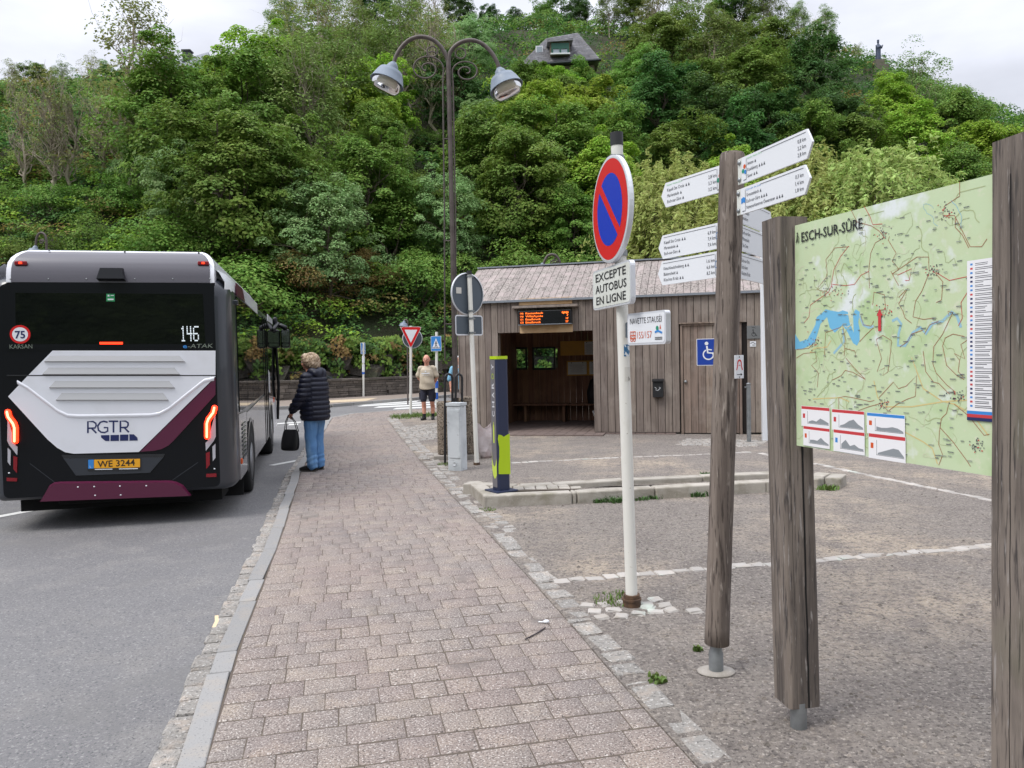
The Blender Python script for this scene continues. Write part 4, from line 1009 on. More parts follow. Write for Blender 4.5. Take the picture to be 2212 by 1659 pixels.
mb.build('lettering', pl, X=X0)
# shuttle plate on its bracket
rd2 = Vector((.40, -.9165, 0)); n2_ = rd2.cross(Vector((0, 0, 1)))
pb = g + ax * (A(1350, 712, g.y).z / ax.z)
NP = frame(pb + n2_ * .035, rd2); c = [onplane(NP, *q) for q in ((1357, 746), (1439, 743), (1440, 669), (1356, 678))]
x0, x1 = (c[0][0] + c[3][0]) / 2, (c[1][0] + c[2][0]) / 2; y0, y1 = (c[0][1] + c[1][1]) / 2, (c[2][1] + c[3][1]) / 2; W, H = x1 - x0, y1 - y0
mb = MB(); mb.prism(rrect(x0, y0, x1, y1, .022), -.03, .004, m_alu, X=NP); mb.prism(rrect(x0 + .012, y0 + .012, x1 - .012, y1 - .012, .018), .004, .0055, m_white, X=NP); pl = mb.build('shuttle_plate', ns, X=X0)
mb = MB(); mb.text('NAVETTE STAUSÉI', H * .19, m_blackt, X=NP, pos=((x0 + x1) / 2, y0 + H * .66), z=.0075, align='C', width=W * .82, bold=-.006)
mb.text('155/157', H * .22, m_orange, X=NP, pos=(x0 + W * .28, y0 + H * .20), z=.0075, width=W * .38, bold=-.008)
bx, by_, bw_, bh = x0 + W * .09, y0 + H * .20, W * .145, H * .22
mb.ribbon([(bx, by_), (bx, by_ + bh), (bx + bw_, by_ + bh), (bx + bw_, by_), (bx, by_)], .006, .0075, m_orange, X=NP); mb.ribbon([(bx, by_ + bh * .45), (bx + bw_, by_ + bh * .45)], .006, .0076, m_orange, X=NP)
for q in (.33, .66): mb.ribbon([(bx + bw_ * q, by_ + bh * .45), (bx + bw_ * q, by_ + bh)], .005, .0077, m_orange, X=NP)
for q in (.25, .75): mb.ribbon(arcpts((bx + bw_ * q, by_ - .004), .012, 0, 6.28, 12), .005, .0078, m_orange, X=NP)
mb.ribbon([(x0 + W * .74, y0 + H * .36), (x0 + W * .82, y0 + H * .40), (x0 + W * .92, y0 + H * .33)], .012, .0075, m_lblue, X=NP)
mb.flat(arcpts((x0 + W * .80, y0 + H * .48), H * .07, 0, 6.28, 14)[:-1], .0075, m_teal, X=NP); mb.flat([(x0 + W * .855, y0 + H * .45), (x0 + W * .875, y0 + H * .60), (x0 + W * .895, y0 + H * .45)], .0075, m_orange, X=NP)
for q in (.15, .20): mb.ribbon([(x0 + W * .74, y0 + H * q), (x0 + W * .92, y0 + H * q)], .006, .0075, m_grey, X=NP)
mb.build('lettering', pl, X=X0)
mb = MB(); mb.prism([(x0 + .005, y0 + H * .12), (x0 + .005, y1 - H * .12), (x0 - .09, y0 + H * .70), (x0 - .09, y0 + H * .30)], -.036, -.031, m_backg, X=NP)
for py in (.35, .66): mb.lathe([(.009, 0), (.009, .006), (0, .008)], m_steel, 10, X=NP @ Matrix.Translation((x0 - .035, y0 + H * py, -.031)))
mb.build('bracket', ns, X=X0)
# stickers on the pole
m_stk = mat('blue sticker', (46, 104, 146), .5, var=[(40, (220, 226, 230), .5, .56)])
m_stk2 = mat('pale sticker', (206, 204, 196), .6, var=[(30, (120, 112, 104), .58, .66)])
for nm, py, h, m in (('upper', 757, .075, m_stk), ('lower', 808, .09, m_stk2)):
    c = g + ax * (A(1352, py, g.y).z / ax.z); mb = MB(); n = 8; a0, a1 = R(-95), R(-25)
    vs = [(.0385 * math.cos(a0 + (a1 - a0) * i / n), .0385 * math.sin(a0 + (a1 - a0) * i / n), s_ * h / 2) for i in range(n + 1) for s_ in (-1, 1)]
    mb.add([Vector(v) + c for v in vs], [(2 * i, 2 * i + 2, 2 * i + 3, 2 * i + 1) for i in range(n)], m); mb.build('sticker', ns, X=X0)

# ---- timber fingerpost with arrow boards
m_post = mat('weathered round post', (128, 117, 108), .92, var=[(18, (98, 88, 81), .42, .58, (1, 1, .05)), (2, (140, 129, 120), .5, .7, (1, 1, .3)), (75, (66, 58, 53), .54, .64, (1, 1, .09)), (60, (156, 146, 137), .60, .70, (1, 1, .12))], bump=[(50, 1.0, .01, (1, 1, .06)), (9, .4, .01, (1, 1, .1))])
m_print = mat('board print', (58, 60, 70), .6)
fg = G(1547, 1452); fb = A(1548.5, 1390, fg.y); ft = A(1582, 331, fg.y)
fp = empty('fingerpost', fg, 0, 'round timber fingerpost carrying white arrow boards on a steel foot', 'signpost'); X0 = Matrix.Translation(-fg); fax = (ft - fb).normalized()
prof = 40; mb = MB(); n = 28; rp_ = 26 * fg.y / F_PX
pts = [fb.lerp(ft, i / n) for i in range(n + 1)]; mb.tube([fb] + pts[0:1] + pts[1:-1] + [ft - fax * .012, ft], [rp_ * .94] + [rp_ * 1.02] + [rp_ * (1 + .012 * math.sin(i * 1.7)) for i in range(1, n)] + [rp_, rp_ * .9], m_post, seg=24); mb.build('post', fp, X=X0)
mb = MB(); mb.tube([fg - Vector((0, 0, .1)), fg + Vector((0, 0, .10)), fg + Vector((0, 0, .115)), fb + Vector((0, 0, .02))], [.036, .036, .03, .03], m_steel, seg=16); mb.lathe([(0, .0), (.075, .002), (.075, .008), (.045, .014), (0, .014)], m_conc, 22, X=Matrix.Translation(fg) @ Matrix.Scale(1.25, 4, (1, 0, 0))); mb.build('foot', fp, X=X0)
def pt_at(py): t = (A(1565, py, fg.y).z - fb.z) / fax.z; return fb + fax * t
def arrow(px_in, ytop, ybot, direc, tipx, tip, lines, kms, logo, head=None, plate=True):
    """arrow board fixed to the post; direc = horizontal direction it points; reading side faces us"""
    dv = Vector((direc[0], direc[1], 0)).normalized(); right = dv if tip == 'R' else -dv
    n_ = right.cross(Vector((0, 0, 1)))
    F = frame(pt_at((ytop + ybot) / 2) + n_ * (rp_ * .62 if tip == 'R' else -rp_ * .2), right)
    a = onplane(F, px_in, ytop); b = onplane(F, px_in, ybot); e = onplane(F, tipx, (ytop + ybot) / 2)[0]
    x0 = a[0]; y0, y1 = b[1], a[1]; H = y1 - y0; s_ = 1 if e > x0 else -1
    nose = H * .28; mb = MB()
    P = [(x0, y0), (e - s_ * nose, y0), (e, (y0 + y1) / 2), (e - s_ * nose, y1), (x0, y1)]
    mb.prism(P, -.010, 0, m_white, X=F); bd = mb.build('arrow_board', fp, X=X0)
    tx = MB(); lo, hi = min(x0, e - s_ * nose), max(x0, e - s_ * nose)
    inner = H * .36; xa, xb = (x0 + inner, hi - H * .04) if s_ > 0 else (lo + H * .08, x0 - inner)
    tx.ribbon([(xa + (H * .9 if head else 0), y1 - H * .10), (xb, y1 - H * .10)], .0022, .0012, m_print, X=F)
    if head: tx.text(head[0], H * .07, head[1], X=F, pos=(xa, y1 - H * .145), z=.0012, width=H * .95)
    vx = xa - H * .04 if s_ > 0 else xb + H * .04
    tx.ribbon([(vx, y0 + H * .12), (vx, y1 - H * .1)], .0022, .0013, m_print, X=F); tx.ribbon([(vx - (H * .2 if s_ > 0 else 0), y0 + H * .1), (vx + (0 if s_ > 0 else H * .2), y0 + H * .1)], .003, .0014, m_print, X=F)
    for i, (t, km) in enumerate(zip(lines, kms)):
        y = y0 + H * (.62 - i * .235); tx.text(t, H * .135, m_print, X=F, pos=(xa + H * .03, y), z=.0012, width=len(t) * H * .066)
        k0 = xa + H * .06 + len(t) * H * .066
        for j in range(1 + (i + len(t)) % 3): tx.flat([(k0 + j * H * .15 + H * .04, y), (k0 + j * H * .15 + H * .14, y), (k0 + j * H * .15 + H * .09, y + H * .12)], .0012, m_print, X=F)
        tx.text(km + ' km', H * .14, m_print, X=F, pos=(xb, y), z=.0012, align='R', width=H * .44)
    lx = x0 + s_ * H * .18; ly = y0 + H * .5
    if logo == 'dots':
        for q, m in (((.02, .12), m_orange), ((-.08, -.04), m_teal), ((.07, -.1), m_lblue)): tx.flat(arcpts((lx + q[0] * H, ly + q[1] * H), H * .085, 0, 6.28, 14)[:-1], .0012, m, X=F)
    elif logo == 'flag': tx.flat([(lx - H * .14, ly - H * .10), (lx, ly - H * .06), (lx + H * .14, ly - H * .10), (lx + H * .14, ly + H * .10), (lx, ly + H * .14), (lx - H * .14, ly + H * .10)], .0012, m_lblue, X=F)
    elif logo == 'ring':
        tx.ribbon(arcpts((lx, ly), H * .16, 0, 6.28, 22), .003, .0012, m_lblue, X=F); tx.text('E8', H * .12, m_lblue, X=F, pos=(lx, ly - H * .05), z=.0012, align='C')
    tx.build('lettering', bd, X=X0)
    if plate:
        mb = MB(); w_ = H * .30; mb.box((x0 - s_ * w_ * .42, (y0 + y1) / 2, -.004), (w_, H * 1.0, .008), m_plate, X=F, bev=.002)
        for q in (.17, .83): mb.lathe([(.0105, 0), (.0105, .004), (.006, .009), (0, .009)], m_steel, 12, X=F @ Matrix.Translation((x0 - s_ * w_ * .45, y0 + H * q, .0005)))
        mb.build('mounting_plate', fp, X=X0)
GH, BH = ('Sentier Haute-Sûre', m_gprint), ('Circuit du Lac', m_lblue)
DR = (.285, -.958); DL = (-.47, .883); DB = (.57, .82)
arrow(1602, 341, 397, DR, 1755, 'R', ('Antenn', 'Kuelebierg', 'Sauer'), ('0,8', '2,2', '2,8'), 'dots', GH)
arrow(1600, 408, 464, DR, 1750, 'R', ('Groussebësch', 'Esch-sur-Sûre', 'Naturparkzentrum Öewersauer'), ('0,3', '1,4', '1,8'), 'flag', BH)
arrow(1562, 355, 413, DL, 1428, 'L', ('Kapell Ste Croix', 'Mariensäule', 'Esch-sur-Sûre'), ('2,8', '3,3', '3,5'), 'dots', GH, False)
arrow(1560, 479, 535, DL, 1422, 'L', ('Kapell Ste Croix', 'Mariensäule', 'Esch-sur-Sûre'), ('6,9', '7,4', '7,6'), 'ring', None, False)
arrow(1558, 541, 598, DL, 1421, 'L', ('Këtschleedchesbierg', 'Büderscheid', 'Kiischte Kräiz'), ('1,6', '6,6', '8,5'), 'ring', None, False)
def arrow_back(px_in, ytop, ybot, tipx, lines):
    dv = Vector((*DB, 0)).normalized(); n_ = dv.cross(Vector((0, 0, 1))); F = frame(pt_at((ytop + ybot) / 2) + n_ * rp_ * .1, dv)
    a = onplane(F, px_in, ytop); b = onplane(F, px_in, ybot); e = onplane(F, tipx, (ytop + ybot) / 2 + 10)[0]; x0, y0, y1 = 0, b[1], a[1]; H = y1 - y0
    mb = MB(); mb.prism([(x0, y0), (e - .03, y0), (e, (y0 + y1) / 2), (e - .03, y1), (x0, y1)], -.010, 0, m_white, X=F); bd = mb.build('arrow_board', fp, X=X0); tx = MB()
    for i, t in enumerate(lines): tx.text(t, H * .15, m_print, X=F, pos=(a[0] - H * .25, y0 + H * (.66 - i * .25)), z=.0012, width=len(t) * H * .075)
    tx.ribbon([(x0 + .05, y1 - .014), (e - .05, y1 - .014)], .002, .0012, m_print, X=F); tx.build('lettering', bd, X=X0)
arrow_back(1608, 430, 484, 1668, ('Bavigne', 'Lultzhausen', 'Insenborn'))
arrow_back(1608, 488, 543, 1662, ('Esch-sur-Sûre', 'Mariensäule', 'Ste Croix'))
arrow_back(1606, 548, 603, 1660, ('Esch-sur-Sûre', 'Esch-Sauer', 'Kiischte Kräiz'))
# small trail marker on the post
F = frame(pt_at(792) + Vector((.62, -.78, 0)) * (rp_ + .004), (.78, .62, 0)); c = onplane(F, 1588, 818), onplane(F, 1606, 767)
mt = empty('trail_marker', X=F @ Matrix.Translation((c[0][0], c[0][1], 0)), label='small white trail marker with red mark and arrow on the fingerpost', cat='sign'); W, H = c[1][0] - c[0][0], c[1][1] - c[0][1]
mb = MB(); mb.box((W / 2, H / 2, -.002), (W, H, .006), m_white, bev=.001); mb.build('plate', mt)
mb = MB(); mb.ribbon(arcpts((W / 2, H * .66), W * .2, R(-10), R(190), 14), W * .12, .0014, m_red)
for s_ in (-1, 1): mb.ribbon([(W / 2 + s_ * W * .2, H * .66), (W / 2 + s_ * W * .24, H * .5), (W / 2 + s_ * W * .34, H * .36)], W * .10, .0015, m_red); mb.ribbon([(W / 2, H * .58), (W / 2 + s_ * W * .10, H * .54)], W * .05, .0015, m_red)
mb.ribbon([(W * .2, H * .17), (W * .66, H * .17)], H * .03, .0014, m_blackt); mb.flat([(W * .62, H * .11), (W * .62, H * .23), (W * .84, H * .17)], .0014, m_blackt)
for q in (.06, .93): mb.lathe([(W * .08, 0), (0, .003)], m_steel, 8, X=Matrix.Translation((W / 2, H * q, .001)))
mb.build('pictogram', mt)

# ---- map board between two timber posts
m_beam = mat('weathered beam', (124, 114, 105), .92, var=[(16, (90, 82, 76), .42, .58, (1, 1, .04)), (1.3, (138, 128, 119), .5, .7), (75, (66, 61, 59), .54, .66, (1, 1, .07)), (65, (152, 146, 142), .60, .70, (1, 1, .12)), (1.1, (88, 92, 64), .60, .75, (1, 1, .6))], bump=[(50, 1.0, .010, (1, 1, .05)), (7, .5, .014, (1, 1, .05))])
m_crack = mat('crack', (22, 19, 18), 1.0)
bd1 = G(1725, 1570); mbx = empty('map_board', bd1, 0, 'large green map panel held between two square weathered timber posts', 'map board'); X0 = Matrix.Translation(-bd1)
yaw = R(9.3); lft = Vector((-math.cos(yaw), -math.sin(yaw), 0)); nea = Vector((math.sin(yaw), -math.cos(yaw), 0)); PWD = .142
def beam(foot, z0, z1, leanx, leany, cracks):
    ax = Vector((leanx, leany, 1)).normalized(); mb = MB(); M = frame(foot + ax * (z0 / ax.z), -lft)
    for i in range(3): M[i][1] = ax[i]
    n = 10; h = PWD / 2; ch = .012; ring = [(-h, -h + ch), (-h + ch, -h), (h - ch, -h), (h, -h + ch), (h, h - ch), (h - ch, h), (-h + ch, h), (-h, h - ch)]
    vs = []; L_ = z1 - z0; r2 = random.Random(int(z1 * 1000))
    for i in range(n + 1):
        k = 1 + r2.uniform(-.012, .012); vs += [(x * k, L_ * i / n, -y * k) for x, y in ring]
    fs = [(i * 8 + j, i * 8 + (j + 1) % 8, (i + 1) * 8 + (j + 1) % 8, (i + 1) * 8 + j) for i in range(n) for j in range(8)] + [tuple(range(7, -1, -1)), tuple(range(n * 8, n * 8 + 8))]
    # ring runs clockwise seen from above in this frame, flip so normals point out
    mb.add(vs, [tuple(reversed(f)) for f in fs], m_beam, X=M)
    for face, pts, wd in cracks:
        Fm = M @ (Matrix.Translation((0, 0, h + .0012)) if face == 'n' else Matrix.Rotation(R(-90), 4, 'Y') @ Matrix.Translation((0, 0, h + .0012)))
        mb.ribbon([(x, y * L_) for x, y in pts], wd, 0, m_crack, X=Fm)
    return mb.build('post', mbx, X=X0)
def wig(x, y0, y1, a, n=16): return [(x + rng.uniform(-a, a), y0 + (y1 - y0) * i / n) for i in range(n + 1)]
zb1 = A(1710, 1530, 3.18).z; zt1 = A(1690, 468, 3.18).z
Tc, Bc = A(1679, 478, 3.165), A(1707, 1532, 3.165); lx_ = (Tc.x - Bc.x) / (Tc.z - Bc.z); cfoot = Bc - (lft + nea) * PWD / 2; cfoot = Vector((cfoot.x - lx_ * zb1, cfoot.y, 0))
beam(cfoot, zb1, zt1, lx_, 0, [('n', wig(.014, .0, .66, .0025), .008), ('n', wig(-.04, .2, .9, .002), .0015), ('l', wig(-.03, .0, .45, .0015), .0015), ('l', wig(.03, .5, .98, .0015), .0014)])
mb = MB(); mb.tube([Vector((bd1.x, bd1.y, -.1)), Vector((bd1.x, bd1.y, zb1 + .02))], .034, m_steel, seg=16); mb.build('foot', mbx, X=X0)
bdir = (Vector((1.445, 2.32, 0)) - Vector((1.1775, 3.168, 0))).normalized()
cn = Vector((1.437, 2.30, 0)); p2 = cn - lft * PWD / 2 + nea * PWD / 2; p2.z = 0
zt2 = A(2130, 311, 2.3).z
beam(p2, .08, zt2, .0, 0, [('l', wig(.01, .0, .95, .002), .003), ('l', wig(-.035, .35, .8, .002), .0015), ('n', wig(.0, .0, .9, .002), .003)])
mb = MB(); mb.tube([Vector((p2.x, p2.y, -.1)), Vector((p2.x, p2.y, .1))], .034, m_steel, seg=16); mb.build('foot', mbx, X=X0)
MP = frame(Vector((1.1775, 3.168, 0)), bdir)
q = [onplane(MP, *p) for p in ((1716, 488), (1722, 961), (2135, 378), (2136, 1030))]
mx0 = (q[0][0] + q[1][0]) / 2; my0 = (q[1][1] + q[3][1]) / 2; my1 = (q[0][1] + q[2][1]) / 2; mx1 = (q[2][0] + q[3][0]) / 2 + .07
m_map = mat('map print', (194, 211, 172), .35, var=[(11, (194, 208, 168), .45, .62), (4.0, (178, 201, 152), .54, .64), (30, (204, 212, 182), .6, .68), (5.5, (222, 229, 228), .55, .66)])
m_lake = mat('map lake', (112, 182, 218), .35); m_river = mat('map river', (148, 190, 206), .35); m_trail = mat('map trail', (158, 96, 66), .4); m_mred = mat('map red', (196, 58, 62), .4); m_mroad = mat('map road', (206, 190, 132), .4); m_vill = mat('map village', (216, 216, 218), .4)
mb = MB(); mb.box(((mx0 + mx1) / 2, (my0 + my1) / 2, -.004), (mx1 - mx0, my1 - my0, .008), m_map, X=MP); pn = mb.build('panel', mbx, X=X0)
d1 = lambda zx, zy: onplane(MP, 1630 + zx * .28065, 266.1 + zy * .28065)      # upper zoom
d2 = lambda zx, zy: onplane(MP, 1663.2 + zx * .28074, 665.3 + zy * .28074)    # lower zoom
dt = MB(); zz = [.0004]
def put_(kind, pts, m, wd=.002):
    zz[0] += .000004
    if kind == 'p': dt.flat(pts, zz[0], m, X=MP)
    else: dt.ribbon(pts, wd, zz[0], m, X=MP)
put_('p', [d2(*p) for p in ((195, 200), (195, 318), (250, 315), (345, 270), (390, 120), (410, 100), (440, 70), (460, 150), (500, 190), (560, 130), (600, 190), (640, 270), (670, 290), (690, 250), (690, 160), (680, 110), (692, 30), (660, 10), (640, 40), (645, 190), (612, 110), (600, 30), (560, 18), (530, 30), (470, 20), (430, 10), (400, 40), (360, 70), (350, 130), (290, 240), (230, 260))], m_lake)
for pts in (((690, 60), (720, 130), (760, 150), (800, 140)), ((940, 100), (980, 80), (1010, 120), (990, 200), (985, 290), (1040, 290), (1100, 190), (1160, 150), (1200, 200), (1250, 120), (1330, 100), (1400, 30), (1440, 60), (1470, 150)), ((560, 160), (570, 260), (490, 350))): put_('r', [d2(*p) for p in pts], m_river, .010)
for pts in (((310, 340), (345, 310), (440, 300), (470, 250)), ((1090, 380), (1180, 620), (1330, 720), (1680, 700)), ((800, 560), (830, 690), (900, 760), (1090, 760), (1340, 720), (1420, 740), (1560, 820), (1680, 980)), ((330, 700), (540, 690), (610, 720)), ((1030, 950), (1180, 1030), (1250, 1080), (1290, 1200))): put_('r', [d2(*p) for p in pts], m_mroad, .0045)
TR = [((205, 320), (300, 310), (345, 260)), ((205, 385), (260, 350), (350, 340), (360, 410), (320, 440), (375, 500), (365, 610)), ((420, 370), (430, 190), (540, 150), (560, 130), (580, 240), (572, 370)), ((575, 310), (655, 330), (660, 380)), ((585, 385), (640, 450), (735, 550)), ((480, 555), (550, 520), (580, 480), (640, 495), (735, 550)),
      ((830, 280), (860, 390), (825, 490), (885, 460), (870, 520), (910, 490), (930, 330), (935, 250), (870, 210), (820, 240), (830, 290)), ((840, 690), (950, 570), (990, 620), (1050, 600), (1130, 520), (1120, 680), (1060, 700), (980, 740), (915, 790)), ((530, 780), (530, 690), (580, 680), (640, 690), (770, 720), (805, 710)), ((680, 790), (760, 760), (850, 735), (910, 790)),
      ((1180, 330), (1200, 490), (1260, 570), (1300, 580), (1380, 660), (1420, 640), (1360, 590), (1280, 500), (1255, 430), (1260, 300), (1330, 200), (1410, 30), (1370, 25), (1380, 60)), ((1500, 220), (1410, 200), (1350, 230), (1330, 290), (1360, 440), (1440, 520), (1495, 550)), ((1530, 240), (1470, 280), (1500, 390), (1420, 350), (1460, 400), (1450, 490), (1490, 530)), ((1375, 740), (1360, 810), (1320, 850), (1305, 950), (1300, 1050), (1330, 1130), (1300, 1210)), ((1310, 920), (1410, 1030), (1520, 1180), (1545, 1220)), ((1420, 740), (1530, 830), (1650, 980), (1690, 970)),
      ((1000, 300), (1060, 260), (1090, 200), (1180, 170)), ((690, 260), (740, 205), (800, 150)), ((700, 60), (720, 130), (780, 140), (800, 100)), ((1190, 200), (1230, 130), (1300, 100))]
m_lab = mat('map label grey', (104, 112, 108), .5); m_lab2 = mat('map label pale', (146, 154, 142), .5); m_mpale = mat('map path', (206, 206, 178), .4); m_mcont = mat('map contour', (170, 182, 134), .4); m_town = mat('map clearing', (226, 230, 230), .4)
for k in range(95):
    x, y = rng.uniform(mx0 + .03, mx1 - .16), rng.uniform(my0 + .02, my1 - .05); a = rng.uniform(0, 6.28); pts = []
    for _ in range(rng.randint(7, 16)):
        pts.append((min(max(x, mx0 + .004), mx1 - .08), min(max(y, my0 + .03), my1 - .03))); a += rng.gauss(0, .55); x += .012 * math.cos(a); y += .012 * math.sin(a)
    put_('r', pts, rng.choice((m_mpale, m_mcont, m_mcont, m_river if k % 9 == 0 else m_mcont)), rng.choice((.0014, .002, .003)))
for t in TR: put_('r', [d2(*p) for p in t], m_trail, .002)
TU = [((740, 660), (790, 760), (900, 790), (960, 830), (1000, 880)), ((845, 640), (890, 720), (910, 780), (985, 775)), ((1000, 880), (930, 920), (895, 1000), (880, 1130), (885, 1270)), ((725, 945), (660, 1030), (610, 1130), (590, 1260), (570, 1300)), ((570, 1300), (480, 1280), (550, 1190), (560, 1150), (550, 1050), (620, 960), (730, 950)), ((880, 1140), (820, 1170), (770, 1240), (700, 1250), (600, 1240)), ((570, 1300), (430, 1400), (420, 1490), (380, 1540)), ((1580, 450), (1580, 560), (1460, 640), (1450, 710), (1540, 710), (1660, 950), (1750, 950), (1790, 890)), ((1550, 720), (1545, 800), (1600, 860), (1650, 960)), ((1100, 1160), (1060, 1160), (1250, 1030), (1340, 1030), (1345, 1140)), ((1100, 1170), (1210, 1120), (1190, 1210), (1160, 1210)), ((1345, 1150), (1290, 1290), (1240, 1370), (1220, 1490), (1300, 1510), (1380, 1500)), ((1390, 1150), (1450, 1220), (1440, 1360), (1400, 1380)), ((1400, 1150), (1500, 1210), (1640, 1180)), ((1110, 1340), (1150, 1300), (1180, 1270), (1110, 1390), (1140, 1440), (1160, 1500), (1210, 1540)), ((910, 1400), (920, 1300), (1000, 1320), (1010, 1430), (930, 1450)), ((1640, 1300), (1590, 1380), (1600, 1500), (1570, 1560)), ((1040, 870), (1030, 900), (1090, 1000), (1060, 1060), (1110, 1120), (1050, 1140), (1110, 1250))]
for t in TU: put_('r', [d1(*p) for p in t], m_trail if rng.random() < .75 else m_mred, .002)
for cx_, cy_, d_, rad_ in ((1000, 860, d1, 70), (1480, 690, d1, 90), (1370, 1140, d1, 60), (610, 1300, d1, 90), (1000, 1460, d1, 70), (860, 740, d2, 60), (1440, 690, d2, 80), (330, 280, d2, 70), (1600, 1050, d2, 70)):
    for _ in range(34):
        x, y = d_(cx_ + rng.gauss(0, rad_ * .5), cy_ + rng.gauss(0, rad_ * .4))
        if x < mx1 - .08: put_('p', [(x, y), (x + rng.uniform(.002, .006), y), (x + .004, y + rng.uniform(.002, .005)), (x, y + .003)], rng.choice((m_print, m_grey, m_mred)))
for _ in range(300):
    x, y = rng.uniform(mx0 + .02, mx1 - .14), rng.uniform(my0 + .02, my1 - .06); w_ = rng.uniform(.009, .024)
    put_('p', [(x, y), (x + w_, y), (x + w_, y + .003), (x, y + .003)], rng.choice((m_lab, m_grey, m_lab2)))
a = d1(968, 1600); put_('p', [(a[0] - .007, a[1]), (a[0] + .007, a[1]), (a[0] + .007, a[1] + .055), (a[0] + .014, a[1] + .055), (a[0], a[1] + .08), (a[0] - .014, a[1] + .055), (a[0] - .007, a[1] + .055)], m_mred)
# elevation panels
m_card = mat('map card', (232, 232, 234), .4); m_prof = mat('profile grey', (138, 144, 148), .5)
for k, (a, b, hc, pr) in enumerate((((247, 905), (465, 768), m_mred, (.1, .3, .2, .6, .4, .15)), ((262, 1055), (465, 928), m_mred, (.3, .35, .3, .7, .3, .05)), ((482, 935), (732, 795), m_mred, (.1, .3, .7, .9, .4, .1)), ((495, 1098), (735, 958), m_mred, (.4, .9, .3, .5, .2, .15)), ((752, 962), (1045, 826), m_lblue, (.4, .3, .35, .5, .4, .1)), ((765, 1150), (1050, 992), m_mred, (.1, .3, .5, .7, .65, .05)))):
    p0, p1 = d2(*a), d2(*b); W, H = p1[0] - p0[0], p1[1] - p0[1]; Q = lambda u, v: (p0[0] + u * W, p0[1] + v * H)
    put_('p', [Q(0, 0), Q(1, 0), Q(1, 1), Q(0, 1)], m_card); put_('p', [Q(.01, .84), Q(.99, .84), Q(.99, .98), Q(.01, .98)], hc)
    put_('p', [Q(.26, .18)] + [Q(.26 + .14 * i, .2 + .42 * v) for i, v in enumerate(pr)] + [Q(.96, .18)], m_prof); put_('r', [Q(.22, .16), Q(.97, .16)], m_print, .0016); put_('r', [Q(.23, .16), Q(.23, .75)], m_print, .0016)
    put_('p', [Q(.06, .4), Q(.14, .4), Q(.14, .62), Q(.06, .62)], rng.choice((m_orange, m_lblue, m_mred)))
# legend
p0, p1 = d1(1642, 1062), d2(1700, 800); p1 = (mx1, p1[1]); put_('p', [p0, (p1[0], p0[1]), p1, (p0[0], p1[1])], m_card); LW = p1[0] - p0[0]; LHt = p0[1] - p1[1]
for i in range(34):
    y = p0[1] - LHt * (.02 + i * .0285); put_('p', [(p0[0] + LW * .08, y - .006), (p0[0] + LW * .14, y - .006), (p0[0] + LW * .14, y), (p0[0] + LW * .08, y)], rng.choice((m_navy, m_mred, m_navy, m_lblue)))
    for s_ in (0, 1): put_('r', [(p0[0] + LW * .2, y - .002 - s_ * .005), (p0[0] + LW * rng.uniform(.4, .8), y - .002 - s_ * .005)], m_print, .002)
for i, m in enumerate((m_lblue, m_mred, m_navy)): put_('p', [(p0[0], p1[1] - .010 - i * .010), (p1[0], p1[1] - .010 - i * .010), (p1[0], p1[1] - i * .010), (p0[0], p1[1] - i * .010)], m)
dt.build('map_details', pn, X=X0)
mb = MB(); a = d1(365, 915); b = d1(836, 805); mb.text('ESCH-SUR-SÛRE', .040, m_blackt, X=MP, pos=a, z=.0035, width=b[0] - a[0], bold=.012)
a = d1(322, 922); mb.flat(arcpts((a[0] + .010, a[1] + .037), .004, 0, 6.28, 10)[:-1], .0035, m_blackt, X=MP); mb.ribbon([(a[0] + .010, a[1] + .032), (a[0] + .008, a[1] + .016), (a[0] + .002, a[1])], .005, .0036, m_blackt, X=MP); mb.ribbon([(a[0] + .008, a[1] + .016), (a[0] + .015, a[1])], .004, .0037, m_blackt, X=MP); mb.ribbon([(a[0] + .010, a[1] + .028), (a[0] + .019, a[1] + .022), (a[0] + .019, a[1])], .0024, .0038, m_blackt, X=MP)
mb.build('lettering', pn, X=X0)

# ---- charging post on its kerbed island
KZ = .125
isl = [G(1045, 1097), G(1247, 1088), G(1656, 1064), G(1775, 1053), G(1796, 1044)]; far_ = [A(1788, 1031, 9.6), A(1656, 1017, 9.6), A(1342, 1032, 9.2), A(1110, 1046, 9.2)]
far_ = [G(1782, 1031, KZ), G(1656, 1017.5, KZ), G(1342, 1032, KZ), G(1120, 1044.5, KZ), G(1020, 1047, KZ)]; lefts = [G(1012, 1062)]
outer = [(p.x, p.y) for p in isl + far_[:-1]] + [(lefts[0].x, lefts[0].y)]
m_ktop = mat('island kerb', (166, 160, 150), .9, rnd=.1, var=[(5, (140, 134, 122), .42, .66), (90, (196, 192, 184), .62, .74), (2.4, (128, 124, 104), .6, .72)], bump=[(50, .5, .01)])
mb = MB(); pts = [Vector((*p, 0)) for p in outer]; pts.append(pts[0])
stones(mb, pts, .92, .17, m_ktop, -.05, KZ + .05, jit=.003, side=-.085, gap=.008, lnj=.06, bev=.016)
isd = MB(); kb = mb.build('traffic_island_kerb'); kb.name = 'island_kerb'
bpy.data.objects.remove(kb)
ti = empty('traffic_island', (outer[0][0], outer[0][1], 0), 0, 'low concrete-kerbed traffic island with gravel infill and weeds on the lot', 'traffic island'); X0 = Matrix.Translation((-outer[0][0], -outer[0][1], 0))
mb.build('kerb', ti, X=X0)
cx_ = sum(p[0] for p in outer) / len(outer); cy_ = sum(p[1] for p in outer) / len(outer)
inn = [(cx_ + (x - cx_) * .97, cy_ + (y - cy_) * .82) for x, y in outer]
mb = MB(); mb.prism(inn, -.05, .06, m_gravel, X=None); mb.build('infill', ti, X=X0)
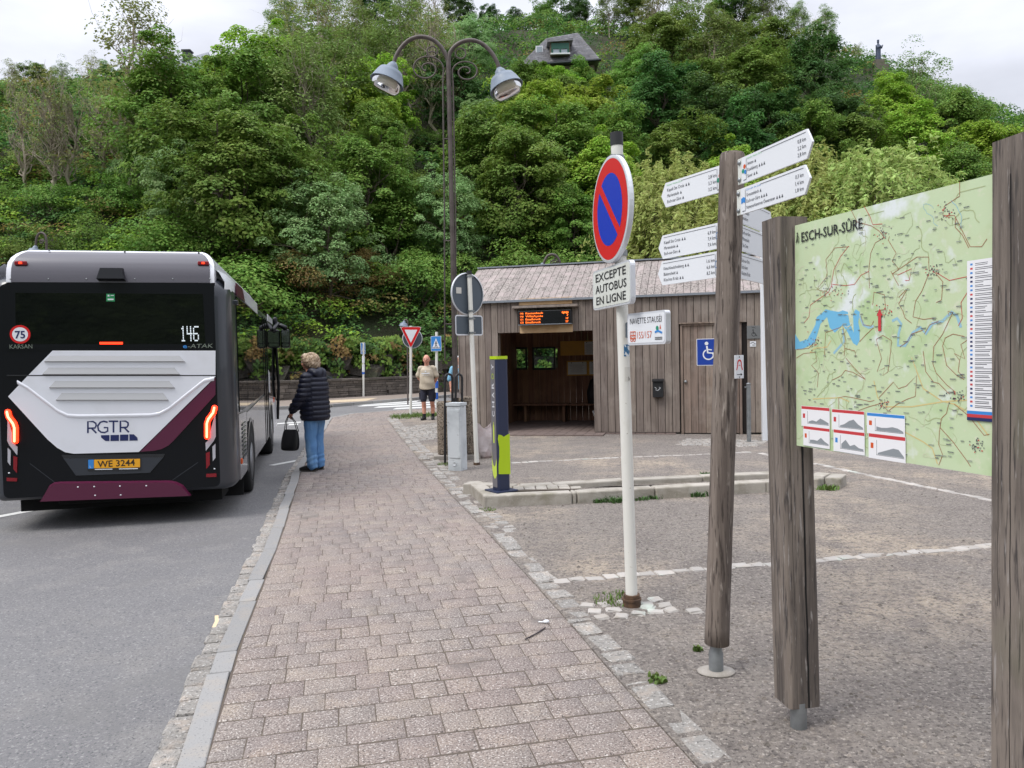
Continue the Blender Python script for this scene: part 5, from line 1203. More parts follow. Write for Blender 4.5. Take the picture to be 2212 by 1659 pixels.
mb = MB(); pa, pb_, pc_, pd_ = G(1062, 1059, KZ), G(1250, 1054, KZ), G(1236, 1046, KZ), G(1045, 1050, KZ)
poly = [pa, pb_, pc_, pd_]; xs = [p.x for p in poly]; ys = [p.y for p in poly]; y = min(ys)
while y < max(ys):
    x = min(xs) + rng.uniform(0, .1)
    while x < max(xs):
        if inside((x, y), poly): mb.box((x, y, KZ - .06), (.122, .122, .11), m_ktop, bev=.012, rot=rng.uniform(-.05, .05), jit=.003)
        x += .13
    y += .13
mb.prism([(p.x, p.y) for p in poly], -.02, KZ - .014, m_joint); mb.build('paving', ti, X=X0)
m_chn = mat('charging post navy', (36, 44, 70), .45); m_chg = mat('charging post grey', (112, 110, 114), .45); m_lime = mat('lime paint', (176, 204, 24), .45); m_lime2 = mat('pale lime', (190, 212, 84), .45)
p = G(1083, 1060, KZ); hgt = A(1083, 769, p.y).z - KZ; w_, d_ = .155, .15
th = R(33); ch = empty('charging_post', p, 0, 'navy and lime electric charging post standing on the left end of the traffic island', 'charging post')
RM = Matrix.Rotation(th, 4, 'Z'); 
body = rrect(-w_ / 2, -d_ / 2, w_ / 2, d_ / 2, .03, 5)
mb = MB(); mb.prism(body, .0, hgt - .035, m_chn, X=RM); mb.build('body', ch)
mb = MB(); mb.prism(rrect(-w_ / 2 - .004, -d_ / 2 - .004, w_ / 2 + .004, d_ / 2 + .004, .033, 5), hgt - .034, hgt, m_lime, X=RM); mb.build('lid', ch)
mb = MB(); mb.prism(rrect(-.14, -.14, .14, .14, .02), .0, .014, m_chn, X=RM); mb.build('base_plate', ch)
LF = RM @ Matrix.Translation((-w_ / 2, 0, 0)) @ Matrix.Rotation(R(-90), 4, 'Z') @ Matrix.Rotation(R(90), 4, 'X')      # left face: x along the face, y up
FF = RM @ Matrix.Translation((0, -d_ / 2, 0)) @ Matrix.Rotation(R(90), 4, 'X')
mb = MB(); fw = d_ / 2 - .028; mb.prism([(-fw, .05), (fw, .05), (fw, hgt - .04), (-fw, hgt - .04)], 0, .004, m_chg, X=LF); pnl = mb.build('side_panel', ch)
h = hgt; mb = MB()
mb.flat([(-fw, .62 * h * .5), (-fw * .9, .24 * h), (-fw * .5, .20 * h), (0, .185 * h), (fw * .5, .20 * h), (fw, .25 * h), (fw, .13 * h), (fw * .6, .105 * h), (0, .095 * h), (-fw * .6, .12 * h), (-fw, .16 * h)], .0052, m_lime2, X=LF)
mb.flat([(-.012, .36 * h), (.012, .36 * h), (.012, .49 * h), (.005, .50 * h), (.005, .515 * h), (-.005, .515 * h), (-.005, .50 * h), (-.012, .49 * h)], .0052, m_lime2, X=LF)
mb.build('wave_graphic', pnl)
fx = w_ / 2 - .028; mb = MB(); mb.prism([(-fx - .026, .135 * h), (fx + .026, .125 * h), (fx + .026, .425 * h), (fx * .9, .42 * h), (0, .405 * h), (-fx * .7, .42 * h), (-fx - .02, .425 * h), (-fx - .028, .39 * h), (-fx - .012, .33 * h), (-fx - .014, .26 * h), (-fx - .026, .2 * h)], 0, .003, m_lime, X=FF); mb.build('wave_panel', ch)
mb = MB(); tx = LF @ Matrix.Translation((.026, 0, 0)) @ Matrix.Rotation(R(90), 4, 'Z')
for i, (c, m) in enumerate(zip('CHARGY', (m_white, m_white, m_white, m_white, m_lime, m_white))):
    mb.text(c if c != 'G' else 'O', .050, m, X=tx, pos=(h * (.555 + i * .069), 0), z=.0054, width=.062, bold=.0)
mb.build('lettering', pnl)

# ---- street lamp with two shades, in its round planter
m_lamp = mat('lamp iron', (92, 84, 80), .55, metal=.3, var=[(10, (78, 70, 66), .45, .65)])
m_shade = mat('lamp shade paint', (112, 124, 138), .45)
m_inl = mat('lamp inside', (226, 222, 212), .5)
m_bowl = glass('lamp bowl', (236, 236, 232))
YL = 12.0
def lamp_parts(root, a, Xr, arms, scale=1.0):
    """arms: list of point lists (world); a: function to place shades"""
lb = G(985, 872 + 110); lb = Vector((A(986, 900, YL).x, YL, 0))
la = empty('street_lamp', lb, 0, 'tall dark iron street lamp with two curved arms, scrolls and grey-blue shades', 'street lamp'); X0 = Matrix.Translation(-lb)
W_ = lambda px, py, dy=0: A(px, py, YL + dy)
zl = lambda zx, zy, dy=0: A(765 + zx * .18046, 53.2 + zy * .18046, YL + dy)
fork = zl(1128, 420); mb = MB(); mb.tube([Vector((lb.x, YL, 0)), W_(984, 830), W_(976, 450), fork], [.045, .045, .037, .037], m_lamp, seg=12)
mb.box((lb.x, YL, .42), (.17, .17, .95), m_lamp, bev=.01); q = W_(985, 852); mb.add([(q.x - .11, YL - .11, q.z - .05), (q.x + .11, YL - .11, q.z - .05), (q.x + .11, YL + .11, q.z - .05), (q.x - .11, YL + .11, q.z - .05), (q.x - .05, YL - .05, q.z + .03), (q.x + .05, YL - .05, q.z + .03), (q.x + .05, YL + .05, q.z + .03), (q.x - .05, YL + .05, q.z + .03)], [(0, 1, 5, 4), (1, 2, 6, 5), (2, 3, 7, 6), (3, 0, 4, 7), (4, 5, 6, 7), (3, 2, 1, 0)], m_lamp)
mb.build('post', la, X=X0)
def smooth_path(pts, k=6):
    out = []
    for i in range(len(pts) - 1):
        p0, p1, p2, p3 = pts[max(i - 1, 0)], pts[i], pts[i + 1], pts[min(i + 2, len(pts) - 1)]
        for j in range(k):
            t = j / k; out.append(.5 * ((2 * p1) + (p2 - p0) * t + (2 * p0 - 5 * p1 + 4 * p2 - p3) * t * t + (3 * p1 - p0 - 3 * p2 + p3) * t ** 3))
    return out + [pts[-1]]
for path in (((1128, 460), (1100, 370), (1020, 245), (920, 170), (790, 145), (660, 185), (560, 280), (500, 380), (478, 455)), ((1128, 460), (1150, 330), (1230, 240), (1330, 195), (1430, 190), (1540, 235), (1640, 330), (1710, 450), (1732, 525))):
    mb = MB(); mb.tube(smooth_path([zl(*p) for p in path]), .032, m_lamp, seg=12); mb.build('arm', la, X=X0)
for cx0, cy0, sg, x_r in ((868, 530, -1, 1062), (1340, 565, 1, 1183)):
    mb = MB(); r_out = abs(x_r - cx0); pts = []
    for i in range(60):
        t = i / 59; ang = (0 if sg < 0 else math.pi) + (-1 if sg > 0 else 1) * t * math.pi * 3.4; rr_ = r_out * (1 - t) ** .8 * .95 + 18
        pts.append(zl(cx0 + rr_ * math.cos(ang), cy0 - rr_ * math.sin(ang) * .82))
    foot = [W_(763 * .0 + (961 if sg < 0 else 986), 780), W_(960 if sg < 0 else 983.5, 450), zl(x_r, 700)]
    mb.tube(foot + pts, .0125, m_lamp, seg=8)
    c2 = (935, 322) if sg < 0 else (1275, 345); mb.tube([zl(c2[0] + 62 * math.cos(a), c2[1] - 62 * math.sin(a)) for a in np.linspace(0, 6.28, 28)], .0115, m_lamp, seg=8)
    if sg < 0: mb.tube([zl(890, 330), zl(935, 322), zl(985, 335)], .01, m_lamp, seg=6)
    mb.build('scroll', la, X=X0)
mb = MB()
for py in (300, 520, 700):
    for a_, b_ in ((0, 1),): mb.tube([W_(957.5 + py * .005, py), W_(981 + py * .005, py)], .010, m_lamp, seg=6)
mb.build('spacer', la, X=X0)
def shade(root, c, ax, k, X0, detail=True):
    """hanging shade: c = top of its ball, ax = downward axis"""
    z = -Vector(ax).normalized(); M = Matrix.Translation(c) @ z.to_track_quat('Z', 'Y').to_matrix().to_4x4() @ Matrix.Scale(k, 4)
    mb = MB(); mb.lathe([(.0, .02), (.035, .015), (.075, -.03), (.10, -.085), (.105, -.12), (.18, -.135), (.215, -.20), (.262, -.33), (.270, -.335), (.262, -.342), (.21, -.21), (.17, -.15), (0, -.14)], m_shade, 28, X=M); sd_ = mb.build('lamp_shade', root, X=X0)
    mb = MB(); mb.lathe([(.232, -.33), (.222, -.42), (.17, -.455), (0, -.462)], m_bowl, 26, X=M, caps=False); mb.build('glass_bowl', sd_, X=X0)
    if detail: mb = MB(); mb.lathe([(.16, -.20), (.19, -.36), (.12, -.39), (0, -.40)], m_inl, 20, X=M, caps=False); mb.build('reflector', sd_, X=X0)
shade(la, zl(476, 462), (-.33, -.12, -.94), 1.0, X0); shade(la, zl(1735, 530), (.33, -.12, -.94), 1.0, X0)
# hoops around the lamp foot
hp_ = empty('guard_rail', lb, 0, 'pair of thin black steel hoops guarding the foot of the street lamp', 'guard rail')
for xa, xb in ((961, 977), (984, 998)):
    a_, b_ = A(xa, 985, 11.6), A(xa, 808, 11.6); c_, d_ = A(xb, 808, 11.75), A(xb, 985, 11.75); a_.z = d_.z = 0
    mb = MB(); mb.tube([a_, b_ - Vector((0, 0, .05)), b_ + Vector((.02, 0, -.015)), b_ + Vector((.05, .03, 0)), c_ + Vector((-.05, 0, 0)), c_ + Vector((-.01, 0, -.02)), c_ - Vector((0, 0, .06)), d_], .018, m_black, seg=10); mb.build('hoop', hp_, X=X0)
# exposed-aggregate planters
m_aggr = mat('exposed aggregate', (134, 122, 108), .95, var=[(38, (66, 58, 50), .52, .60), (46, (196, 184, 166), .58, .66), (30, (120, 96, 76), .6, .68)], bump=[(40, 1.0, .02)])
for i, (px, py, w_px, ytop, lb_) in enumerate(((966, 992, 21, 868, 'left half of the round exposed-aggregate planter, behind the grey cabinet'), (1011, 991, 21, 858, 'right exposed-aggregate planter column behind the pole of the round sign'))):
    p = G(px, py); r_ = w_px / F_PX * p.y * 1.06; h = A(px, ytop, p.y).z
    rt = empty('concrete_planter', p + Vector((0, r_, 0)), 0, lb_, 'planter', 'planters at the lamp foot'); mb = MB(); mb.lathe([(r_ * .96, .06), (r_, .1), (r_ * 1.0, h - .02), (r_ * .96, h), (r_ * .8, h), (r_ * .78, h - .12), (0, h - .12)], m_aggr, 30); mb.build('tub', rt)
    mb = MB(); mb.box((-.02, -.02, .03), (r_ * 2.5, r_ * 2.5, .07), m_conc, bev=.01, rot=.1); mb.build('base_slab', rt)
# cabinet
m_cab = mat('grey cabinet', (198, 203, 206), .5, var=[(3, (164, 170, 174), .45, .7), (14, (120, 124, 124), .66, .74)])
p = G(988, 1017); h = A(988, 872, p.y).z; rt = empty('utility_cabinet', p + Vector((0, .1, 0)), R(-24), 'pale grey plastic utility cabinet in front of the planters', 'cabinet')
mb = MB(); mb.box((0, 0, (h - .03) / 2 - .02), (.215, .19, h + .0), m_cab, bev=.008); mb.build('body', rt)
mb = MB(); mb.prism([(-.115, -.105), (.115, -.105), (.115, .105), (-.115, .105)], h - .03, h + .01, m_cab); mb.build('lid', rt)
mb = MB(); mb.box((.01, -.099, h * .55), (.165, .008, h * .72), m_cab, bev=.003); mb.lathe([(.032, 0), (.032, .005), (.026, .005), (.024, .002), (0, .002)], m_cab, 20, X=Matrix.Translation((.0, -.0955, h * .10)) @ Matrix.Rotation(R(90), 4, 'X')); mb.build('door', rt)
mb = MB(); mb.box((-.111, -.01, h * .82), (.008, .04, .14), m_cab, bev=.002); mb.box((-.111, -.02, h * .17), (.006, .12, .012), m_dark); mb.build('lock', rt)
# round sign seen from behind
p = G(1030, 1004); t_ = A(1013.5, 585, p.y); rt = empty('round_sign', p, 0, 'round traffic sign seen from its dark grey back on a leaning white pole', 'sign'); X0 = Matrix.Translation(-p); ax = (t_ - p).normalized()
mb = MB(); mb.tube([p - ax * .05, t_ - ax * .02], .034, m_pole, seg=14); mb.build('pole', rt, X=X0); mb = MB(); mb.tube([t_ - ax * .06, t_], .036, m_cap, seg=14); mb.build('cap', rt, X=X0)
mb = MB(); mb.tube([p - ax * .05, p + ax * .035], .05, m_rust, seg=14); mb.build('collar', rt, X=X0)
F = frame(p + ax * (A(1015, 635, p.y).z / ax.z) + Vector((0, .06, 0)), Vector((.72, .69, 0))); c = onplane(F, 1010, 635); rr = .5 * (onplane(F, 1010, 591)[1] - onplane(F, 1010, 679)[1])
mb = MB(); M = F @ Matrix.Translation((c[0], c[1], 0)); mb.lathe([(0, -.022), (rr, -.022), (rr + .008, -.015), (rr + .008, .006), (rr - .006, .006), (rr - .012, -.006), (0, -.006)], m_backg, 44, X=M, smooth=False); mb.lathe([(rr + .009, -.016), (rr + .012, -.012), (rr + .012, .006), (rr - .004, .0075)], m_alu, 44, X=M, caps=False)
mb.box((-rr * .55, rr * .15, -.003), (.10, .09, .003), m_stk2, X=M); mb.build('disc', rt, X=X0)
c = [onplane(F, *q) for q in ((985, 723), (1041, 683))]; mb = MB(); mb.prism(rrect(c[0][0], c[0][1], c[1][0], c[1][1], .03), -.016, -.004, m_backg, X=F); mb.ribbon(rrect(c[0][0], c[0][1], c[1][0], c[1][1], .03) + rrect(c[0][0], c[0][1], c[1][0], c[1][1], .03)[:1], .02, .0015, m_alu, X=F); mb.build('lower_plate', rt, X=X0)
mb = MB()
for py in (597, 672, 688, 719): q = p + ax * (A(1018, py, p.y).z / ax.z); mb.tube([q - ax * .014, q + ax * .014], .042, m_steel, seg=12); mb.box(q + Vector((0, .035, 0)), (.12, .02, .03), m_steel)
mb.build('clamp', rt, X=X0)
# bin bag
m_bag = mat('white bin bag', (216, 206, 206), .45, transl=.25, var=[(5, (192, 172, 168), .45, .7)], bump=[(14, .6, .03), (4, .6, .06)])
p = G(1048, 990); rt = empty('bin_bag', p + Vector((0, .1, 0)), 0, 'half-full white plastic bin bag standing behind the charging post', 'bag'); h = A(1048, 921, p.y).z; mb = MB(); vs = []; nseg, nr_ = 26, 12
for i in range(nr_ + 1):
    t = i / nr_
    for k in range(nseg):
        a = 6.2832 * k / nseg; r_ = .145 * (1 + .10 * math.sin(a * 3 + t * 5) + .06 * math.sin(a * 7 - t * 9)) * (1 if t < .72 else 1 - .25 * math.sin((t - .72) * 5.6)) * (.82 + .18 * min(1, t * 5))
        vs.append((r_ * math.cos(a), r_ * .85 * math.sin(a), h * t + (.05 * math.sin(a * 2 + 1) * t * t)))
mb.add(vs, [(i * nseg + k, i * nseg + (k + 1) % nseg, (i + 1) * nseg + (k + 1) % nseg, (i + 1) * nseg + k) for i in range(nr_) for k in range(nseg)] + [tuple(range(nseg - 1, -1, -1))], m_bag, smooth=True)
mb.add([(x * .9, y * .9, z - .06) for x, y, z in vs[-nseg:]], [tuple(range(nseg))], m_bag, smooth=True); mb.build('bag', rt)

# ---- give-way sign and the other far signs
p = G(887, 897); rt = empty('give_way_sign', p, 0, 'triangular red and white give-way sign on a thin white pole', 'sign'); X0 = Matrix.Translation(-p); t_ = A(887.5, 704, p.y)
mb = MB(); mb.tube([p - Vector((0, 0, .1)), t_], .038, m_pole, seg=12); mb.build('pole', rt, X=X0)
F = frame((p.x, p.y - .06, 0), (1, .05, 0)); tri = [onplane(F, *q) for q in ((865.5, 706.5), (910, 706.5), (887.5, 752))]
def shrink(P, k): cx = sum(q[0] for q in P) / 3; cy = sum(q[1] for q in P) / 3; return [(cx + (x - cx) * k, cy + (y - cy) * k) for x, y in P]
def roundtri(P, r=.12):
    o = []
    for i in range(3):
        a, b, c = Vector(P[i - 1]), Vector(P[i]), Vector(P[(i + 1) % 3]); o += [tuple(b.lerp(a, r)), tuple(b.lerp(a, r * .35).lerp(b.lerp(c, r * .35), .5)), tuple(b.lerp(c, r))]
    return o
mb = MB(); mb.prism(roundtri(shrink(tri, 1.06)), -.02, .0, m_alu, X=F); mb.flat(roundtri(tri), .0015, m_red, X=F); mb.flat(roundtri(shrink(tri, .62), .04), .003, m_white, X=F); mb.build('triangle', rt, X=X0)
F = frame((p.x, p.y + .06, 0), (1, .25, 0)); c = onplane(F, 891, 731); rr = (onplane(F, 891, 711)[1] - onplane(F, 891, 752)[1]) / 2; mb = MB(); M = F @ Matrix.Translation((*c, 0)); mb.lathe([(0, -.02), (rr, -.02), (rr, .0), (0, .0)], m_backg, 36, X=M, smooth=False); mb.lathe([(rr, -.02), (rr + .016, -.012), (rr + .016, .004), (rr - .004, .006)], m_alu, 36, X=M, caps=False); mb.build('disc', rt, X=X0)
def crossing(px_pole, y0, y1, pb, sx0, sy0, sx1, sy1, xd, label, bands):
    p = G(px_pole, pb); Y = p.y; rt = empty('crossing_sign', p, 0, label, 'sign', 'pedestrian crossing signs'); X0 = Matrix.Translation(-p); t_ = A(px_pole, y0, Y)
    mb = MB(); mb.tube([p - Vector((0, 0, .1)), t_], .045, m_pole, seg=12); mb.build('pole', rt, X=X0)
    F = frame((p.x, p.y - .07, 0), xd); a, b = onplane(F, sx0, sy1), onplane(F, sx1, sy0); W, H = b[0] - a[0], b[1] - a[1]; Q = lambda u, v: (a[0] + u * W, a[1] + v * H)
    mb = MB(); mb.prism(rrect(*a, *b, min(W, H) * .07), -.02, 0, m_alu, X=F); mb.prism(rrect(a[0] + .015, a[1] + .015, b[0] - .015, b[1] - .015, min(W, H) * .06), 0, .002, m_lblue, X=F)
    mb.flat([Q(.10, .17), Q(.90, .17), Q(.5, .86)], .004, m_white, X=F)
    mb.flat(arcpts(Q(.5, .66), W * .045, 0, 6.28, 12)[:-1], .0055, m_blackt, X=F); mb.ribbon([Q(.5, .62), Q(.49, .46)], W * .09, .0055, m_blackt, X=F); mb.ribbon([Q(.49, .46), Q(.40, .28)], W * .06, .0057, m_blackt, X=F); mb.ribbon([Q(.49, .46), Q(.60, .28)], W * .06, .0059, m_blackt, X=F); mb.ribbon([Q(.38, .50), Q(.5, .59), Q(.62, .48)], W * .045, .0061, m_blackt, X=F)
    for u in (.22, .36, .5, .64, .78): mb.flat([Q(u - .05, .20), Q(u + .05, .20), Q(u + .03, .27), Q(u - .03, .27)], .0065, m_blackt, X=F)
    mb.build('sign_plate', rt, X=X0)
    mb = MB()
    for ya, yb, m in bands: mb.tube([A(px_pole, yb, Y), A(px_pole, ya, Y)], .058, m, seg=12)
    if bands: mb.build('pole_wrap', rt, X=X0)
m_wrap = mat('blue wrap', (40, 96, 190), .5)
crossing(943, 717, 0, 878, 931, 725.5, 953, 759, (1, -.08, 0), 'blue pedestrian crossing sign on the pole behind the standing man', ((823, 838, m_wrap), (848, 862, m_wrap)))
crossing(785, 740, 0, 858, 780, 740.5, 789, 765, (.45, .9, 0), 'narrow blue pedestrian crossing sign at the far wall, seen almost edge-on', ((769, 784, m_white), (787, 803, m_white), (804, 808, m_wrap)))
# far lamps: only the curved arm and shade show
def farlamp(px_post, ytop, Y, pts, sh_px, k, label):
    b = A(px_post, 850, Y); b.z = 0; rt = empty('street_lamp', b, 0, label, 'street lamp'); X0 = Matrix.Translation(-b); mb = MB(); q = [A(x, y, Y) for x, y in pts]; mb.tube([b] + smooth_path(q), .045 * k, m_lamp, seg=8); mb.build('post', rt, X=X0)
    shade(rt, A(*sh_px, Y), (-.15, -.1, -.98), k, X0, False); return rt, X0
rt, X0 = farlamp(1211.5, 556, 24, ((1211, 590), (1210, 570), (1205, 557), (1196, 550), (1184, 552), (1177, 562), (1174, 570)), (1172, 569), .9, 'far street lamp whose curved arm shows above the shelter roof')
mb = MB(); Q = lambda a, r, cx, cy: A(cx + r * math.cos(a), cy - r * math.sin(a), 24)
mb.tube([Q(a, 9 * (1 - (a - .2) / 14), 1196, 570) for a in np.linspace(.2, 9, 36)], .02, m_lamp, seg=6); mb.tube([Q(a, 4.5, 1203, 559) for a in np.linspace(0, 6.3, 20)], .018, m_lamp, seg=6); mb.build('scroll', rt, X=X0)
farlamp(880.5, 692, 27, ((880.5, 760), (880.5, 702), (879.5, 694), (876.5, 690.5), (873.5, 693)), (873.5, 693), .62, 'far street lamp with small grey shade behind the give-way sign')
rt, X0 = farlamp(100.5, 505, 24, ((101, 560), (100, 520), (97, 508), (90, 503), (83, 506), (79, 515), (77, 530)), (77, 531), .8, 'far street lamp whose curved arm shows above the left end of the bus roof')
mb = MB(); mb.tube([A(90 + 5 * (1 - a / 14) * math.cos(a), 522 - 5 * (1 - a / 14) * math.sin(a), 24) for a in np.linspace(0, 9, 30)], .02, m_lamp, seg=6); mb.build('scroll', rt, X=X0)
# little shrine roof behind the wall
p = A(703, 822, 33.5); rt = empty('wayside_shrine', (p.x, p.y, 0), 0, 'tiny gabled roof of a shrine showing just above the stone wall behind the woman', 'shrine'); s_ = 33.5 / F_PX; z0 = A(703, 820, 33.5).z; z1 = A(700, 808, 33.5).z
mb = MB(); mb.box((0, 0, z0 / 2), (.5, .4, z0), m_rock); mb.build('body', rt); mb = MB(); w_ = .42; mb.add([(-w_, -.3, z0), (0, -.3, z1), (w_, -.3, z0), (-w_, .3, z0), (0, .3, z1), (w_, .3, z0), (-w_, -.3, z0 - .06), (0, -.3, z1 - .07), (w_, -.3, z0 - .06), (-w_, .3, z0 - .06), (0, .3, z1 - .07), (w_, .3, z0 - .06)], [(0, 1, 4, 3), (1, 2, 5, 4), (6, 9, 10, 7), (7, 10, 11, 8), (0, 6, 7, 1), (1, 7, 8, 2), (3, 4, 10, 9), (4, 5, 11, 10), (0, 3, 9, 6), (2, 8, 11, 5)], m_eave); mb.build('roof', rt)
m_weed = mat('weed leaf', (70, 100, 50), .7, rnd=.3, transl=.2)
# weeds along the island kerb and lot
for i, (px, py, n, h, sp, lb_) in enumerate(((1290, 1085, 14, .09, .06, 'small weed at the foot of the island kerb left of the white pole'), (1327, 1083, 40, .13, .13, 'leafy weed at the island kerb just left of the white pole'), (1385, 1078, 24, .09, .12, 'low weed at the island kerb just right of the white pole'), (1415, 1076, 26, .10, .10, 'leafy weed at the island kerb, second right of the white pole'), (1505, 1070, 36, .12, .14, 'leafy weed at the island kerb left of the fingerpost'), (1785, 1056, 40, .11, .14, 'grass tuft at the rounded right end of the traffic island'), (1238, 1062, 18, .10, .09, 'little weed at the edge of the island paving'), (1485, 1037, 40, .09, .16, 'yellowish grass tuft inside the gravel of the traffic island'), (1527, 1031, 18, .14, .06, 'dark upright weed inside the traffic island by the fingerpost'), (1506, 1405, 12, .05, .02, 'tiny weed on the gravel left of the fingerpost foot'), (1418, 1470, 14, .05, .05, 'small grass tuft at the cobble edging below the fingerpost'), (1330, 1296, 60, .06, .16, 'dry grass patch behind the foot of the white pole'), (1052, 1102, 20, .04, .09, 'moss tuft at the near left corner of the traffic island'), (964, 1004, 40, .06, .14, 'grass tuft at the planter base beside the grey cabinet'))):
    mb = MB(); p = G(px, py); tuft(mb, (0, 0, 0), n * 3, h * .6, sp, m_weed if i in (0, 1, 2, 3, 4, 8) else m_grass, .004 if i in (7, 11, 12, 13) else .011); o = mb.build('weed', None, p); tag(o, lb_, 'weed', 'weeds on the lot')
# litter on the pavement
mb = MB(); p = G(1180, 1347); mb.ell((0, 0, .012), (.02, .012, .012), m_white, seg=8, rings=6); mb.tube([(-.02, 0, .01), (-.045, .01, .008)], .004, m_white, seg=6); tag(mb.build('paper_scrap', None, p), 'small white scrap of paper lying on the pavers', 'litter')
m_twig = mat('dark twig', (60, 54, 58), .8); mb = MB(); a, b = G(1135, 1383), G(1178, 1358); mb.tube([a - a + Vector((0, 0, .006)), (b - a) * .5 + Vector((.01, 0, .008)), b - a + Vector((0, 0, .006))], .004, m_twig, seg=6); tag(mb.build('twig', None, a), 'thin dark twig lying across the pavers', 'twig')
m_straw = mat('dry leaf litter', (206, 184, 150), .8); mb = MB(); a, b = G(697, 1418 - 0), G(705, 1386); a, b = G(462, 1362), G(468, 1336); mb.ribbon([(0, 0), ((b - a).x * .5 + .01, (b - a).y * .5), ((b - a).x, (b - a).y)], .022, .02, m_straw); tag(mb.build('dry_leaf', None, a), 'long dry leaf lying in the gutter beside the kerb', 'leaf')
# ================================================================== BUS (local frame: x right, y up from the road, z backwards)
m_bgrey = mat('bus dark grey paint', (46, 50, 57), .28, coat=.35)
m_bblack = mat('bus black panel', (12, 14, 19), .3, spec=.3)
m_bwhite = mat('bus white paint', (226, 228, 234), .3, coat=.4, var=[(1.4, (216, 217, 221), .5, .7)])
m_bplum = mat('bus plum paint', (84, 22, 54), .35, coat=.3)
m_bglass = mat('bus dark glass', (8, 9, 11), .02, spec=.5)
m_bsilver = mat('bus silver', (138, 134, 136), .22, metal=.3, coat=.5)
m_tyre = mat('tyre', (26, 26, 27), .9); m_rim = mat('wheel rim', (140, 142, 146), .4, metal=.6)
m_chrome = mat('chrome letters', (196, 198, 202), .2, metal=.9)
m_tail = mat('lit tail light', (255, 60, 30), .4, emit=(255, 46, 18), estr=3.2)
m_tailc = mat('tail light core', (255, 190, 150), .4, emit=(255, 150, 100), estr=3.5)
m_taild = mat('dark tail lens', (128, 24, 34), .25); m_clear = mat('clear lens', (182, 182, 188), .25)
m_plateY = mat('number plate yellow', (232, 166, 36), .45); m_ptext = mat('plate text', (52, 40, 26), .6)
m_silv2 = mat('vent shade grey', (176, 177, 178), .45); m_spoil = mat('bus spoiler', (74, 71, 78), .2, coat=.6)
m_under = mat('underbody', (16, 16, 17), .9); m_mirr = mat('mirror glass', (120, 124, 128), .08, metal=.9); m_signg = mat('green label', (36, 140, 84), .5)
m_ledw = mat('white led', (200, 208, 212), .5, emit=(190, 200, 205), estr=.8)
RC = Vector((-4.155, 7.92, RZ)); B = frame(RC, (.9702, .2425, 0)); bus = empty('bus', X=B, label='dark grey, white and plum city bus stopped at the kerb, seen from behind', cat='bus')
b_ = lambda zx, zy: onplane(B, zx * .38103, 499 + zy * .38103)
bp = lambda *pts: [b_(*p) for p in pts]
LB = 8.25; HW = 1.19
# body shell
def ringp(hw, y0, y1, rt, rb): return arcpts((hw - rt, y1 - rt), rt, 0, R(90), 5) + arcpts((-hw + rt, y1 - rt), rt, R(90), R(180), 5) + arcpts((-hw + rb, y0 + rb), rb, R(180), R(270), 4) + arcpts((hw - rb, y0 + rb), rb, R(270), R(360), 4)
mb = MB(); st_ = [(0.0, 1.03, .36, 2.54, .16, .06), (.03, 1.09, .335, 2.57, .18, .07), (.10, 1.145, .32, 2.60, .2, .08), (.22, 1.18, .315, 2.62, .2, .08), (.4, HW, .315, 2.62, .2, .08), (LB - .5, HW, .315, 2.62, .2, .08), (LB - .15, 1.12, .33, 2.55, .25, .1), (LB, .95, .4, 2.4, .3, .1)]
vs = []; 
for d, hw, y0, y1, rt, rb in st_: vs += [(x, y, -d) for x, y in ringp(hw, y0, y1, rt, rb)]
n = len(ringp(1, 0, 1, .1, .1)); fs = [(i * n + k, (i + 1) * n + k, (i + 1) * n + (k + 1) % n, i * n + (k + 1) % n) for i in range(len(st_) - 1) for k in range(n)]
mb.add(vs, [f[::-1] for f in fs], m_bgrey, smooth=True); mb.add(vs[:n], [tuple(range(n))], m_bblack); mb.add(vs[-n:], [tuple(range(n - 1, -1, -1))], m_bglass)
mb.box((0, .27, -LB / 2 - .1), (2.0, .22, LB - .5), m_under); body = mb.build('body', bus)
# roof pod with the rounded rear spoiler
top = b_(640, 92)[1]; s0 = b_(640, 292)[1]; xs0, xs1 = b_(34, 280)[0], b_(1216, 280)[0]
def podring(x0, x1, y0, y1, rl): return [(x1, y0)] + arcpts((x1 - rl, y1 - rl), rl, 0, R(90), 6) + arcpts((x0 + rl, y1 - rl), rl, R(90), R(180), 6) + [(x0, y0)]
prof = []
for i in range(9):
    a = R(90) * i / 8; prof.append((-.30 * (1 - math.cos(a)), s0 + (top - s0) * math.sin(a)))
mb = MB(); Hs = top - s0
sp = [(0, 1.0)] ; rows = []
rl = .20
for z, y in prof:       # rear face curving forward as it rises
    rows.append((z, y))
def halfw(y):            # outline of the spoiler seen from behind
    t = max(0, y - (top - rl)); return (xs1 - xs0) / 2 - (rl - math.sqrt(max(rl * rl - t * t, 0)))
xc = (xs0 + xs1) / 2
vs = []
for z, y in rows: vs += [(xc - halfw(y), y, z), (xc + halfw(y), y, z)]
vs2 = [(xc + (v[0] - xc) * .965, v[1] - (.0), v[2]) for v in vs]
mb.add(vs, [(2 * i, 2 * i + 1, 2 * i + 3, 2 * i + 2) for i in range(len(rows) - 1)], m_bwhite, smooth=True)
inr = []
for z, y in rows[:-2]: inr += [(xc - halfw(y) + .045, y, z + .006), (xc + halfw(y) - .045, y, z + .006)]
mb.add(inr, [(2 * i, 2 * i + 1, 2 * i + 3, 2 * i + 2) for i in range(len(rows) - 3)], m_spoil, smooth=True)
pod = podring(xc - (xs1 - xs0) / 2, xc + (xs1 - xs0) / 2, s0 - .02, top, rl)
